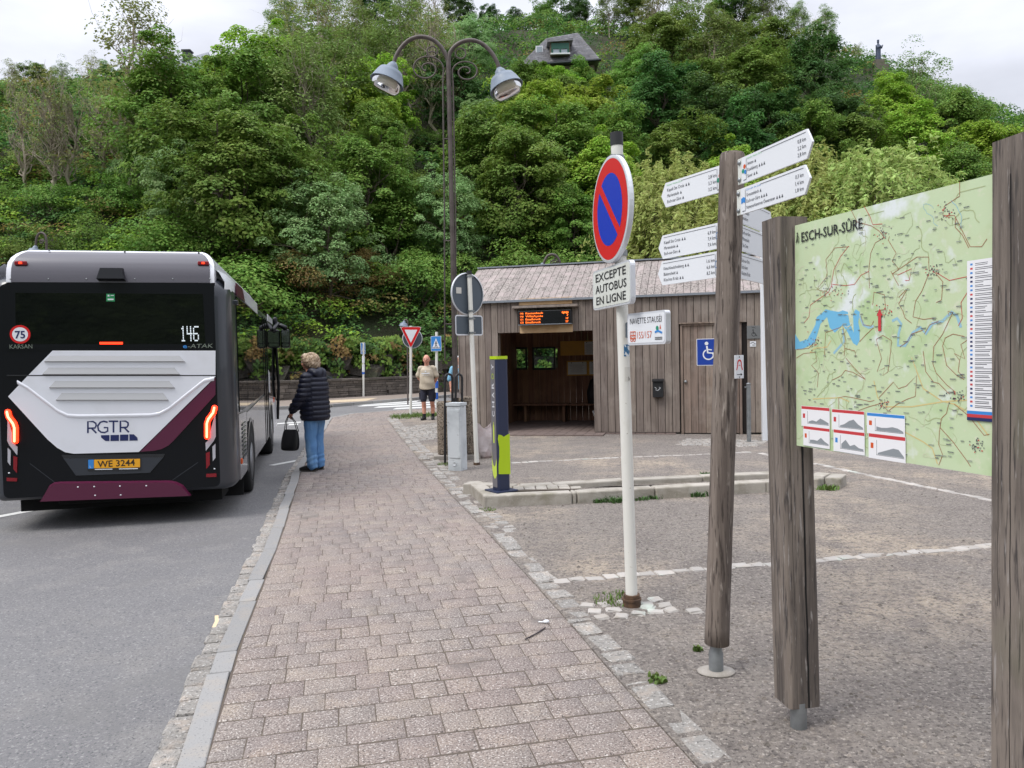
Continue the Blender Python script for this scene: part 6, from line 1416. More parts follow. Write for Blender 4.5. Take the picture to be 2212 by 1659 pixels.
k = len(pod); vs = [(x, y, -.02 - .30 * (1 - math.sqrt(max(0, 1 - ((y - s0) / Hs) ** 2))) if y > s0 else -.02) for x, y in pod] + [(x * .98, y + .0, -5.2) for x, y in pod] + [(x * .9, s0 + (y - s0) * .5, -6.6) for x, y in pod]
mb.add(vs, [(i + o, i + 1 + o, k + i + 1 + o, k + i + o) for o in (0, k) for i in range(k - 1)], m_bwhite, smooth=True)
mb.add(vs[-k:], [tuple(range(k))], m_bwhite)
spo = mb.build('roof_spoiler', bus)
for zx in (112, 1150):
    c = b_(zx, 180); zz = -.30 * (1 - math.sqrt(max(0, 1 - ((c[1] - s0) / Hs) ** 2))) + .02
    mb = MB(); mb.box((c[0], c[1], zz), (.115, .045, .03), m_taild, bev=.012); mb.box((c[0], c[1], zz + .014), (.03, .018, .01), m_tail, bev=.003); mb.build('marker_light', spo)
c0_ = b_(560, 285); c1_ = b_(712, 208); mb = MB(); w0, w1 = c0_[0], c1_[0]; y0, y1 = c0_[1], c1_[1]
mb.add([(w0, y0, .0), (w1, y0, .0), (w1, y0 + .02, .09), (w0, y0 + .02, .09), (w0 + .02, y1, -.08), (w1 - .02, y1, -.08), (w1 - .03, y1 - .01, .06), (w0 + .03, y1 - .01, .06)], [(0, 1, 2, 3), (4, 7, 6, 5), (3, 2, 6, 7), (0, 3, 7, 4), (1, 5, 6, 2)], m_bblack); mb.build('rear_camera', spo)
mb = MB()
for zx, zy in ((244, 94), (683, 103), (1112, 110)): c = b_(zx, zy); mb.ell((c[0], min(c[1], top - .01), -.18), (.010, .010, .010), m_cap, seg=8, rings=6)
for zx in (60, 275, 490, 765, 980, 1190): c = b_(zx, 272); mb.ell((c[0], c[1], .004), (.008, .008, .006), m_steel, seg=8, rings=6)
mb.build('fastener', spo)
# white shoulder caps either side
for s_ in (-1, 1):
    mb = MB(); vs = []
    for d, hw, dy in ((.10, 1.125, 0), (.25, 1.175, .0), (.7, 1.18, 0), (1.2, 1.16, 0)): vs += [(s_ * hw, 2.46, -d), (s_ * (hw + .005), 2.56, -d), (s_ * (hw - .05), 2.66, -d - .02), (s_ * .99, 2.74, -d - .06)]
    mb.add(vs, [(4 * i + j, 4 * i + j + 1, 4 * i + j + 5, 4 * i + j + 4) for i in range(3) for j in range(3)], m_bwhite, smooth=True); mb.build('shoulder_cap', bus)
# rear window
mb = MB(); mb.prism(bp((36, 292), (1214, 296), (1216, 674), (40, 676)), -.01, .006, m_bblack); mb.prism(bp((88, 350), (1150, 358), (1165, 640), (92, 640)), .006, .008, m_bglass); rw = mb.build('rear_window', bus)
mb = MB(); mb.prism(bp((604, 356), (652, 357), (652, 400), (604, 399)), .008, .010, m_signg); mb.flat(bp((612, 362), (622, 362), (622, 372), (612, 372)), .0115, m_white); mb.flat(bp((628, 364), (648, 364), (648, 368), (628, 368)), .0115, m_white); mb.flat(bp((612, 384), (646, 384), (646, 392), (612, 392)), .0115, m_white); mb.build('green_label', rw)
mb = MB(); mb.prism(bp((567, 630), (697, 630), (697, 642), (567, 642)), .008, .014, m_tail); mb.build('brake_light', rw)
c = b_(116, 586); r75 = (b_(175, 586)[0] - b_(57, 586)[0]) / 2
mb = MB(); X = Matrix.Translation((c[0], c[1], .008)); mb.flat(arcpts((0, 0), r75, 0, 6.2832, 36)[:-1], .001, m_red, X=X); mb.flat(arcpts((0, 0), r75 * .76, 0, 6.2832, 32)[:-1], .002, m_white, X=X); mb.text('75', r75 * .82, m_navy, X=X, pos=(0, -r75 * .42), z=.0035, align='C', bold=.025, width=r75 * .98); mb.build('speed_sticker', rw)
mb = MB(); a = b_(57, 667); e = b_(186, 667); mb.text('KARSAN', .043, m_chrome, pos=a, z=.010, width=e[0] - a[0], bold=.008)
a = b_(1038, 664); e = b_(1062, 664); mb.text('e', .045, m_lblue, pos=a, z=.010, width=e[0] - a[0], bold=.02); a = b_(1064, 664); e = b_(1208, 664); mb.text('-ATAK', .045, m_chrome, pos=a, z=.010, width=e[0] - a[0], shear=.2, bold=.008); mb.build('lettering', rw)
DIG = {'1': ('00100', '01100', '00100', '00100', '00100', '00100', '00100', '00100', '01110'), '4': ('10010', '10010', '10010', '10010', '11111', '00010', '00010', '00010', '00010'), '6': ('01111', '10000', '10000', '10000', '11110', '10001', '10001', '10001', '01110')}
mb = MB(); a = b_(1028, 628); e = b_(1130, 543); W, H = e[0] - a[0], e[1] - a[1]
for i, ch_ in enumerate('146'):
    for r_, rowt in enumerate(DIG[ch_]):
        for c_, v in enumerate(rowt):
            if v == '1': x = a[0] + W * (i * .345 + c_ * .062); y = e[1] - H * (r_ / 8.6); mb.box((x, y, .010), (W * .05, H * .085, .004), m_ledw)
mb.build('line_number', rw)
# painted rear panels
def inset(P, z0, z1, m, name, parent): mb = MB(); mb.prism(P, z0, z1, m); return mb.build(name, parent)
wp = bp((300, 678), (1222, 678), (1222, 826), (788, 1252), (420, 1262), (372, 1254), (325, 1228), (270, 1180), (48, 938), (160, 820))
tg = inset(wp, .0, .010, m_bwhite, 'tailgate', bus)
pl = bp((1222, 832), (1222, 928), (985, 1188), (955, 1216), (915, 1236), (870, 1246), (796, 1251)); mb = MB(); mb.prism(pl, .0, .0098, m_bplum); mb.build('plum_stripe', tg)
mb = MB(); mb.prism(bp((40, 816), (1222, 816), (1222, 822), (40, 822)), .0, .0112, m_cap); mb.build('seam', tg)
for y0, y1, xa, xb in ((708, 738, 256, 1048), (775, 810, 246, 1020), (850, 886, 284, 990), (918, 956, 322, 955)):
    mb = MB(); d = 30
    top_, bot = bp((xa + d, y0), (xb - d, y0)), bp((xa, y1), (xb, y1)); rim = bp((xa - 2, y1 + 5), (xb + 4, y1 + 5))
    mb.add([(*top_[0], .0115), (*top_[1], .0115), (*bot[1], .028), (*bot[0], .028), (*rim[0], .0115), (*rim[1], .0115)], [(3, 2, 1, 0), (4, 5, 2, 3), (0, 4, 3), (1, 2, 5)], m_silv2); mb.build('vent', tg)
mb = MB(); pa = [(100, 845), (160, 880), (330, 1010), (385, 1036), (450, 1040), (850, 1034), (905, 1026), (960, 996), (1130, 860), (1160, 838), (1215, 826)]
q = bp(*pa); q2 = bp(*[(x, y + 22) for x, y in pa]); n = len(pa)
mb.add([(*p, .0105) for p in q] + [(p[0], (p[1] + r_[1]) / 2 + .004, .024) for p, r_ in zip(q, q2)] + [(*p, .0105) for p in q2], [(n * j + i + 1, n * j + i, n * (j + 1) + i, n * (j + 1) + i + 1) for j in (0, 1) for i in range(n - 1)], m_bwhite, smooth=True); mb.build('swage_line', tg)
mb = MB()
def stroke(pts, wd=.016): mb.ribbon(bp(*pts), wd, .0118 + stroke.k, m_navy); stroke.k += .00002
stroke.k = 0
for pts in (((500, 1145), (500, 1080), (530, 1080), (545, 1090), (547, 1103), (540, 1116), (502, 1118)), ((522, 1118), (548, 1145)), ((612, 1084), (590, 1078), (570, 1084), (556, 1104), (560, 1128), (575, 1140), (595, 1142), (612, 1134), (612, 1114), (590, 1114)), ((618, 1078), (672, 1078)), ((645, 1078), (645, 1142)), ((684, 1140), (684, 1077), (712, 1077), (727, 1086), (728, 1100), (721, 1112), (686, 1114)), ((706, 1114), (732, 1140))): stroke(pts)
mb.build('lettering', tg)
mb = MB()
for P in (((574, 1157), (622, 1156), (622, 1190), (600, 1190), (575, 1170)), ((628, 1156), (676, 1155), (676, 1189), (628, 1190)), ((682, 1154), (729, 1153), (729, 1188), (682, 1189)), ((735, 1152), (760, 1152), (781, 1172), (782, 1187), (735, 1188))): mb.prism(bp(*P), .010, .0122, m_navy)
mb.build('bar_logo', tg)
# bumper zone, number plate, plum apron
mb = MB(); q = bp((362, 1290), (925, 1284), (850, 1370), (432, 1386)); mb.prism(q, 0, .008, m_bgrey); mb.prism(bp((350, 1270), (935, 1264), (925, 1284), (362, 1290)), 0, .004, m_cap); npn = mb.build('plate_recess', bus)
mb = MB(); q = bp((500, 1293), (800, 1287), (800, 1352), (500, 1358)); mb.prism(q, .008, .016, m_cap); mb.prism(bp((536, 1295), (796, 1290), (796, 1338), (536, 1344)), .016, .018, m_plateY); mb.prism(bp((503, 1296), (534, 1295), (534, 1345), (503, 1346)), .016, .0182, m_lblue); plt = mb.build('number_plate', npn)
mb = MB(); a = b_(556, 1338); e = b_(768, 1338); mb.text('WE 3244', b_(0, 1298)[1] - b_(0, 1336)[1], m_ptext, pos=a, z=.0195, width=e[0] - a[0], bold=.015); a = b_(513, 1340); mb.text('L', .022, m_white, pos=a, z=.0195); mb.flat(bp((540, 1348), (640, 1346), (640, 1351), (540, 1353)), .0175, m_white); mb.flat(bp((676, 1345), (784, 1343), (784, 1348), (676, 1350)), .0175, m_white); mb.build('lettering', plt)
mb = MB(); P = bp((230, 1530), (262, 1475), (282, 1440), (310, 1424), (350, 1420), (960, 1414), (1000, 1420), (1040, 1440), (1085, 1497)); n = len(P)
mb.add([(*p, .0) for p in P] + [(p[0] * .985, p[1] - (.012 if 0 < i < n - 1 else 0), .05) for i, p in enumerate(P)], [tuple(range(n, 2 * n))[::-1]] + [(i, i + 1, n + i + 1, n + i) for i in range(n - 1)], m_bplum, smooth=False)
for zx, zy in ((450, 1447), (542, 1445), (687, 1442), (835, 1440), (547, 1494), (691, 1492)): c = b_(zx, zy); mb.ell((c[0], c[1], .05), (.009, .007, .004), m_white, seg=8, rings=6)
mb.build('plum_apron', bus)
mb = MB(); P = bp((110, 1532), (1180, 1500)); mb.box((0.05, b_(600, 1545)[1] + .03, -.35), (1.3, .10, .3), m_under, bev=.02); mb.build('underrun_bar', bus)
for pts in (((170, 1318), (310, 1424)), ((1122, 1312), (978, 1412))): mb = MB(); mb.ribbon(bp(*pts), .006, .002, m_bgrey); mb.build('panel_gap', bus)
# lamp clusters
def cluster(fl):
    fx = (lambda x: x) if not fl else (lambda x: 1268 - x)      # mirror the right cluster to the left side
    dy = 24 if fl else 0
    P = lambda *pts: bp(*[(fx(x), y + dy) for x, y in pts])
    mb = MB(); mb.prism(P((1150, 1090), (1200, 985), (1225, 975), (1225, 1180), (1205, 1220), (1165, 1260), (1162, 1180)), 0, .006, m_bblack); r_ = mb.build('light_cluster', bus)
    mb = MB(); mb.prism(P((1178, 1190), (1222, 1030), (1224, 1165), (1212, 1190), (1168, 1246), (1166, 1200)), .006, .014, m_clear); mb.build('clear_lens', r_)
    pts = [b_(fx(x), y + dy) for x, y in ((1218, 1002), (1212, 1028), (1184, 1066), (1176, 1090), (1176, 1165))]
    mb = MB(); mb.tube([(x, y, .022) for x, y in pts], .030, m_tail, seg=10, rnd=True); mb.tube([(x, y, .046) for x, y in [pts[0]] + pts[1:-1] + [pts[-1]]], .012, m_tailc, seg=8, rnd=True); mb.build('tail_light', r_)
    mb = MB(); mb.prism(P((1205, 1222), (1222, 1205), (1222, 1285), (1207, 1305)), .002, .012, m_clear); mb.build('reversing_light', r_)
    mb = MB(); mb.prism(P((1168, 1258), (1190, 1250), (1190, 1325), (1170, 1348)), .002, .012, m_taild); mb.build('fog_light', r_)
    mb = MB(); mb.prism(P((1170, 1376), (1228, 1374), (1228, 1393), (1170, 1395)), .002, .012, m_taild); mb.build('reflector', bus)
    mb = MB(); c = b_(fx(1216), 1348 + dy); mb.ell((c[0], c[1], .002), (.010, .008, .006), m_white, seg=8, rings=6); mb.build('sensor', bus)
cluster(False); cluster(True)
# right and left flanks
for s_ in (1, -1):
    sx = s_ * (HW + .004); X = Matrix.Translation((sx, 0, 0)) @ Matrix.Rotation(R(90) * s_, 4, 'Y')           # local x runs forward (right side) along the flank
    U = lambda *pts: [(((d) if s_ > 0 else -d), y) for d, y in pts]
    def pan(name, pts, m, t=.006, par=body): mb = MB(); mb.prism(U(*pts), -.004, t, m, X=X); return mb.build(name, par)
    pan('side_glass', ((.55, 1.12), (4.55, 1.18), (4.55, 2.40), (.55, 2.44)), m_bglass)
    pan('side_glass', ((5.55, 1.1), (7.75, .95), (7.9, 2.2), (7.6, 2.42), (5.55, 2.40)), m_bglass)
    pan('lower_panel', ((.42, .36), (1.28, .36), (1.30, 1.08), (.42, 1.10)), m_bsilver)
    pan('lower_panel', ((2.32, .36), (4.5, .36), (4.5, 1.14), (1.34, 1.06), (1.34, .95), (2.3, .9)), m_bsilver)
    pan('lower_panel', ((5.5, .36), (5.62, .36), (5.62, .75), (6.5, .95), (6.62, .75), (6.65, .36), (7.8, .38), (7.8, .90), (5.5, 1.06)), m_bwhite)
    pan('cove_panel', ((.6, 2.46), (1.6, 2.46), (1.3, 2.60), (.6, 2.60)), m_bplum); pan('cove_panel', ((1.66, 2.45), (3.6, 2.42), (3.6, 2.58), (1.4, 2.60)), m_bwhite); pan('cove_panel', ((5.9, 2.44), (7.4, 2.44), (7.3, 2.54), (5.9, 2.56)), m_bwhite)
    if s_ > 0:
        pan('door', ((4.58, .37), (5.50, .37), (5.50, 2.42), (4.58, 2.42)), m_bglass, .004)
        mb = MB()
        for d in (4.58, 5.04, 5.5): mb.prism(U((d - .018, .36), (d + .018, .36), (d + .018, 2.44), (d - .018, 2.44)), -.004, .012, m_bblack, X=X)
        mb.build('door_frame', body); mb = MB(); mb.tube([(sx + .02, .5, -7.84), (sx + .06, 1.2, -7.86), (sx + .02, 2.3, -7.84)], .03, m_bblack, seg=8); mb.build('door_edge', body)
        mb = MB()
        for i in range(9): mb.prism(U((.70, .56 + i * .048), (1.14, .56 + i * .048), (1.14, .585 + i * .048), (.70, .585 + i * .048)), .006, .016, m_bgrey, X=X)
        mb.build('louvre', body)
        mb = MB(); mb.box((sx + .012, .56, -.50), (.02, .06, .07), m_orange, bev=.006); mb.box((sx + .012, .95, -6.9), (.02, .10, .05), m_orange, bev=.006); mb.build('side_marker', body)
        mb = MB(); mb.prism(U((5.62, 1.15), (6.0, 1.12), (6.0, 1.48), (5.62, 1.55)), .006, .010, m_bwhite, X=X); mb.flat(U((5.7, .72), (6.05, .70), (6.05, .52), (5.7, .50)), .0075, m_silv2, X=X); mb.build('sticker', body)
        mb = MB(); mb.box((sx - .0, 2.36, -.42), (.08, .05, .10), m_bgrey, bev=.01); mb.build('side_camera', body)
    mb = MB()
    for d in (1.55, 2.4, 3.3): mb.prism(U((d - .008, 1.14), (d + .008, 1.14), (d + .008, 2.42), (d - .008, 2.42)), .006, .0075, m_bblack, X=X)
    mb.build('glass_joint', body)
    for d in (1.82, 6.05):
        mb = MB(); c = (d if s_ > 0 else -d); mb.prism([(c + q[0], .40 + q[1]) for q in arcpts((0, 0), .52, R(-8), R(188), 22)], -.004, .0085, m_under, X=X); mb.ribbon([(c + q[0], .40 + q[1]) for q in arcpts((0, 0), .54, R(-8), R(188), 22)], .05, .013, m_bgrey, X=X); mb.build('wheel_arch', body)
        wx = s_ * (HW - .115); M = Matrix.Translation((wx, .40, -d)) @ Matrix.Rotation(R(90) * s_, 4, 'Y')
        mb = MB(); mb.lathe([(.22, -.12), (.36, -.125), (.395, -.10), (.40, -.05), (.40, .09), (.385, .125), (.30, .135), (.24, .13)], m_tyre, 36, X=M, caps=False); wh = mb.build('wheel', bus)
        mb = MB(); mb.lathe([(.245, .128), (.22, .09), (.10, .06), (.09, .11), (0, .115)], m_rim, 28, X=M)
        for q in range(8): mb.lathe([(.014, .085), (.014, .11), (0, .112)], m_steel, 8, X=M @ Matrix.Translation((.15 * math.cos(q * .785), .15 * math.sin(q * .785), -.015)))
        mb.build('rim', wh)
    mb = MB(); mb.box((s_ * (HW - .13), .22, -.95), (.22, .24, .02), m_under); mb.build('mud_flap', bus)
# mirrors at the front right corner
mb = MB(); Ym = 15.6; inv = B.inverted(); P = lambda px, py, y=Ym: inv @ A(px, py, y)
mb.tube([P(594, 690), P(596, 706), P(606, 703), P(616, 708)], .05, m_bblack, seg=10, rnd=True); mb.tube([P(590, 712, 15.3), P(600, 700)], .045, m_bblack, seg=8, rnd=True); arm_ = mb.build('mirror_arm', bus)
for px0, px1, py0, py1 in ((585, 605, 712, 752), (607, 626, 711, 752)):
    a, c = P(px0, py1), P(px1, py0); mb = MB(); mb.box(((a[0] + c[0]) / 2, (a[1] + c[1]) / 2, (a[2] + c[2]) / 2 - .05), (abs(c[0] - a[0]), c[1] - a[1], .14), m_bblack, bev=.045); h = mb.build('mirror', arm_)
    mb = MB(); mb.prism(rrect(min(a[0], c[0]) + .022, a[1] + .11, max(a[0], c[0]) - .022, c[1] - .03, .02), 0, .004, m_mirr, X=Matrix.Translation((0, 0, (a[2] + c[2]) / 2 + .0225))); mb.prism(rrect(min(a[0], c[0]) + .03, a[1] + .03, max(a[0], c[0]) - .03, a[1] + .095, .02), 0, .004, m_mirr, X=Matrix.Translation((0, 0, (a[2] + c[2]) / 2 + .0225))); mb.build('mirror_glass', h)
# ================================================================== PEOPLE (local: x forward, y to their left, z up)
m_skin = mat('skin', (206, 152, 128), .55, spec=.4, var=[(9, (196, 132, 112), .45, .7)])
m_skin2 = mat('reddish skin', (212, 156, 134), .55, spec=.4, var=[(9, (202, 136, 114), .45, .7)])
m_puffer = mat('navy puffer fabric', (25, 28, 44), .45, spec=.35, bump=[(60, .2, .004)])
m_jeans = mat('blue jeans', (92, 136, 184), .85, var=[(7, (122, 162, 202), .48, .66, (1, 1, .35)), (3, (76, 118, 168), .5, .7)], bump=[(18, .3, .008, (1, 1, .4))])
m_shoe = mat('black shoe', (22, 21, 22), .5); m_sole = mat('shoe sole', (70, 66, 62), .7)
m_hair = mat('ash blonde hair', (186, 164, 138), .6, rnd=.25, var=[(22, (142, 118, 94), .45, .62), (30, (216, 198, 174), .56, .68)])
m_tee = mat('beige t-shirt', (192, 180, 160), .9, var=[(5, (178, 166, 146), .45, .65)], bump=[(8, .4, .02, (1, 1, .5))])
m_shorts = mat('navy shorts', (42, 44, 58), .85, bump=[(9, .4, .02)]); m_sock = mat('dark sock', (34, 35, 38), .9)
m_lb = mat('light blue shirt', (128, 178, 206), .85, bump=[(9, .4, .02)]); m_bag2 = mat('black leather', (20, 20, 22), .42, bump=[(50, .3, .004)])
m_eye = mat('eye', (40, 34, 32), .3); m_lip = mat('lip', (166, 84, 78), .5); m_grhair = mat('grey cropped hair', (128, 118, 110), .8); m_dkhair = mat('dark hair', (52, 42, 36), .7, rnd=.2)
m_backp = mat('black rucksack', (24, 25, 30), .7); m_denim = mat('dark trousers', (38, 42, 58), .85); m_trainer = mat('grey trainer', (92, 88, 84), .7); m_trainb = mat('blue trainer', (52, 66, 104), .7); m_wsole = mat('white sole', (206, 204, 200), .6)
V_ = Vector
def limbs(mb, chain, m=None, seg=14): mb.tube([c[0] for c in chain], [c[1] for c in chain], m, seg=seg, rnd=True)
def face(mb, hc, hr, m, chin=True):
    """head built from a skull, a jaw, nose, brow, ears and a neck; looks along +x"""
    x, y, z = hc; k = hr
    mb.ell((x, y, z), (k * .95, k * .78, k * 1.05), m); mb.ell((x + k * .20, y, z - k * .50), (k * .66, k * .60, k * .66), m); mb.ell((x + k * .62, y, z - k * .92), (k * .22, k * .26, k * .18), m)
    mb.tube([(x + k * .86, y, z + k * .08), (x + k * 1.12, y, z - k * .30), (x + k * 1.0, y, z - k * .40)], [k * .10, k * .16, k * .12], m, seg=8, rnd=True)
    for s_ in (-1, 1): mb.ell((x + k * .84, y + s_ * k * .32, z + k * .16), (k * .12, k * .26, k * .08), m); mb.ell((x - k * .02, y + s_ * k * .80, z - k * .12), (k * .20, k * .08, k * .30), m); mb.ell((x + k * .62, y + s_ * k * .42, z - k * .36), (k * .22, k * .22, k * .22), m)
    mb.ell((x + k * .90, y, z - k * .62), (k * .09, k * .26, k * .06), m)
    mb.tube([(x - k * .10, y, z - k * .5), (x - k * .30, y, z - k * 1.9)], [k * .52, k * .60], m, seg=14, rnd=True)
def facebits(par, hc, k):
    x, y, z = hc
    for s_ in (-1, 1):
        e = MB(); e.ell((x + k * .84, y + s_ * k * .33, z + k * .02), (k * .10, k * .15, k * .075), m_white, seg=10, rings=8); e.ell((x + k * .92, y + s_ * k * .33, z + k * .02), (k * .04, k * .07, k * .07), m_eye, seg=8, rings=6); e.tube([(x + k * .93, y + s_ * k * .18, z + k * .21), (x + k * .90, y + s_ * k * .48, z + k * .20)], k * .035, m_grhair, seg=6); e.build('eye', par)
    e = MB(); e.tube([(x + k * .90, y - k * .24, z - k * .64), (x + k * .985, y, z - k * .62), (x + k * .90, y + k * .24, z - k * .64)], [k * .02, k * .045, k * .02], m_lip, seg=6); e.build('mouth', par)
def hand(mb, w, dirv, palmn, m, s=1.0, curl=.6):
    """palm and five fingers at wrist w, pointing along dirv, palm facing palmn"""
    d = V_(dirv).normalized(); n = V_(palmn); n = (n - d * n.dot(d)).normalized(); t = d.cross(n); w = V_(w)
    mb.tube([w, w + d * .045 * s, w + d * .085 * s], [.024 * s, .030 * s, .030 * s], m, seg=10, rnd=True); mb.tube([w + d * .06 * s - t * .02 * s, w + d * .06 * s + t * .02 * s], .02 * s, m, seg=8, rnd=True)
    for i, l in enumerate((.068, .078, .072, .056)):
        b = w + d * .09 * s + t * (i - 1.5) * .0195 * s; a = curl; p1 = b + (d * math.cos(a * .5) + n * math.sin(a * .5)) * l * .45 * s; p2 = p1 + (d * math.cos(a * 1.3) + n * math.sin(a * 1.3)) * l * .32 * s; p3 = p2 + (d * math.cos(a * 2) + n * math.sin(a * 2)) * l * .25 * s
        mb.tube([b - d * .01, p1, p2, p3], [.0092 * s, .0088 * s, .0080 * s, .0068 * s], m, seg=7, rnd=True)
    b = w + d * .03 * s - t * .028 * s; p1 = b + (d * .6 - t * .7 + n * .25).normalized() * .035 * s; p2 = p1 + (d * .85 - t * .15 + n * .5).normalized() * .03 * s
    mb.tube([b, p1, p2], [.0125 * s, .0105 * s, .008 * s], m, seg=7, rnd=True)
def shoe(par, c, ang, m, msole, ln=.26, up=.0, name='shoe'):
    mb = MB(); M = Matrix.Translation(c) @ Matrix.Rotation(ang, 4, 'Z')
    P = lambda x, y, z: M @ V_((x, y, z))
    mb.tube([P(-.07, 0, .045), P(.0, 0, .05), P(.08, 0, .04), P(.155, 0, .03)], [.042, .045, .043, .026], m, seg=12, rnd=True); mb.tube([P(-.04, 0, .05), P(-.035, 0, .085 + up)], [.042, .04], m, seg=12, rnd=True)
    o = remesh(mb, name, m, par, voxel=.008, smooth=3)
    mb = MB(); mb.prism([(M @ V_((x, y, 0)))[:2] for x, y in ((-.105, -.03), (-.06, -.042), (.06, -.046), (.14, -.032), (.178, 0), (.14, .032), (.06, .044), (-.06, .040), (-.105, .03))], c[2], c[2] + .016, msole); mb.build('sole', o)
    return o

# ---- woman at the kerb
wp_ = G(682, 1016); zt = A(678, 763, wp_.y).z; yawW = math.atan2(.36, -.93); WM = Matrix.Translation((wp_.x, wp_.y, 0)) @ Matrix.Rotation(yawW, 4, 'Z'); Hh = zt
wo = empty('person', X=WM, label='woman with short ash-blonde hair in navy puffer jacket and blue jeans waiting at the kerb', cat='person')
k = Hh / 1.70
def S_(x, y, z): return V_((x * k, y * k, z * k))
hc = S_(.075, 0, 1.575); hr = .098 * k
mb = MB(); face(mb, hc, hr, None); mb.tube([S_(-.02, 0, 1.05), S_(-.01, 0, 1.25), S_(-.01, 0, 1.38)], [.10 * k, .12 * k, .09 * k], None, rnd=True)
for s_ in (-1, 1): limbs(mb, [(S_(-.0, s_ * .085, .95), .085 * k), (S_(.01, s_ * .085, .52), .055 * k), (S_(-.01, s_ * .085, .10), .035 * k), (S_(.08, s_ * .09, .045), .025 * k)])
limbs(mb, [(S_(-.02, .17, 1.34), .05 * k), (S_(.02, .23, 1.08), .042 * k), (S_(.20, .20, .90), .032 * k), (S_(.235, .19, .865), .026 * k)])
limbs(mb, [(S_(-.02, -.17, 1.34), .05 * k), (S_(.02, -.23, 1.08), .042 * k), (S_(.18, -.16, .92), .032 * k)])
hand(mb, S_(.235, .19, .865), (.55, -.1, -.83), (-.2, -.9, -.2), None, k * .95, .9); hand(mb, S_(.19, -.15, .91), (.7, .5, -.5), (-.2, .3, -.9), None, k * .95, .8)
for i in range(len(mb.m)): mb.m[i] = 0
mb.mats = [m_skin]; remesh(mb, 'body', m_skin, wo, voxel=.006, smooth=2); facebits(wo, hc, hr)
# jacket
mb = MB()
mb.tube([S_(-.02, 0, .735), S_(-.02, 0, .87), S_(-.01, 0, 1.05), S_(-.02, 0, 1.22), S_(-.02, 0, 1.34), S_(-.01, 0, 1.43)], [.205 * k, .215 * k, .21 * k, .205 * k, .18 * k, .09 * k], None, seg=24)
for i in range(len(mb.v)): x, y, z = mb.v[i]; mb.v[i] = (x * 1.0, y * 1.02, z)
for s_ in (-1, 1): mb.ell(S_(-.015, s_ * .15, 1.345), (.095 * k, .10 * k, .085 * k), None)
limbs(mb, [(S_(-.015, .175, 1.345), .088 * k), (S_(.02, .235, 1.10), .088 * k), (S_(.10, .245, .99), .082 * k), (S_(.20, .215, .905), .066 * k), (S_(.225, .205, .885), .05 * k)], None, 16)
limbs(mb, [(S_(-.015, -.175, 1.345), .088 * k), (S_(.02, -.235, 1.10), .084 * k), (S_(.16, -.18, .94), .06 * k)], None, 16)
mb.mats = [m_puffer]; mb.m = [0] * len(mb.m)
def quilt(c, n):
    if c.z > 1.40 * k: return c
    f = abs(math.sin((c.z / k) * math.pi / .068 + (0.6 if abs(c.y) > .19 * k else 0))); return c + n * (.017 * (f ** .6) - .010) * k
jk = remesh(mb, 'jacket', m_puffer, wo, voxel=.010, smooth=4, fn=quilt)
mb = MB(); mb.ell(S_(-.115, 0, 1.40), (.075 * k, .15 * k, .09 * k), None); mb.ell(S_(-.06, .09, 1.42), (.09 * k, .055 * k, .07 * k), None); mb.ell(S_(-.06, -.09, 1.42), (.09 * k, .055 * k, .07 * k), None); mb.ell(S_(.03, 0, 1.40), (.08 * k, .085 * k, .06 * k), None); mb.ell(S_(-.15, 0, 1.33), (.04 * k, .10 * k, .09 * k), None)
mb.mats = [m_puffer]; mb.m = [0] * len(mb.m); remesh(mb, 'hood', m_puffer, jk, voxel=.010, smooth=3, fn=lambda c, n: c + n * .006 * math.sin(c.y * 60 + c.z * 30))
# jeans
mb = MB()
for s_ in (-1, 1): limbs(mb, [(S_(-.02, s_ * .075, .92), .118 * k), (S_(-.005, s_ * .085, .72), .104 * k), (S_(.01, s_ * .085, .50), .084 * k), (S_(.0, s_ * .085, .28), .078 * k), (S_(-.01, s_ * .085, .09), .078 * k)], None, 18)
mb.ell(S_(-.045, 0, .90), (.15 * k, .19 * k, .14 * k), None); mb.mats = [m_jeans]; mb.m = [0] * len(mb.m)
remesh(mb, 'jeans', m_jeans, wo, voxel=.009, smooth=3, fn=lambda c, n: c + n * (.006 * math.sin(c.z * 34 + c.y * 22) * max(0, .6 - abs(c.z - .45)) + .004 * math.sin(c.z * 80 + c.x * 40) * (c.z < .25)))
for s_ in (-1, 1): shoe(wo, S_(.03, s_ * .088, 0), s_ * .10, m_shoe, m_sole, up=-.03)
# hair: soft cap plus many short curls
mb = MB(); mb.ell(S_(.045, 0, 1.60), (.118 * k, .108 * k, .105 * k), None); mb.ell(S_(-.025, 0, 1.555), (.085 * k, .112 * k, .10 * k), None); mb.ell(S_(.10, 0, 1.645), (.075 * k, .085 * k, .055 * k), None)
mb.mats = [m_hair]; mb.m = [0] * len(mb.m); hr_ = remesh(mb, 'hair', m_hair, wo, voxel=.009, smooth=2, fn=lambda c, n: c + n * .008 * math.sin(c.x * 90 + c.z * 70) * math.sin(c.y * 80 + c.z * 60))
mb = MB()
for _ in range(800):
    d = V_((rng.gauss(0, 1), rng.gauss(0, 1), rng.gauss(.25, .8))).normalized(); c = S_(.02, 0, 1.592) + V_((d.x * .112, d.y * .108, d.z * .108)) * k
    if d.x > .55 and d.z < .35: continue
    t = V_((rng.gauss(-.3, 1), rng.gauss(0, 1), rng.gauss(-.4, .8))); t = (t - d * t.dot(d)).normalized(); q = d.cross(t); l = rng.uniform(.03, .055) * k
    mb.tube([c - t * l * .5, c + d * .012 * k + q * .006, c + t * l * .5 + d * .004, c + t * l * .9 + d * rng.uniform(-.004, .014)], [.003 * k, .0048 * k, .004 * k, .001 * k], m_hair, seg=5)
mb.build('curls', hr_)
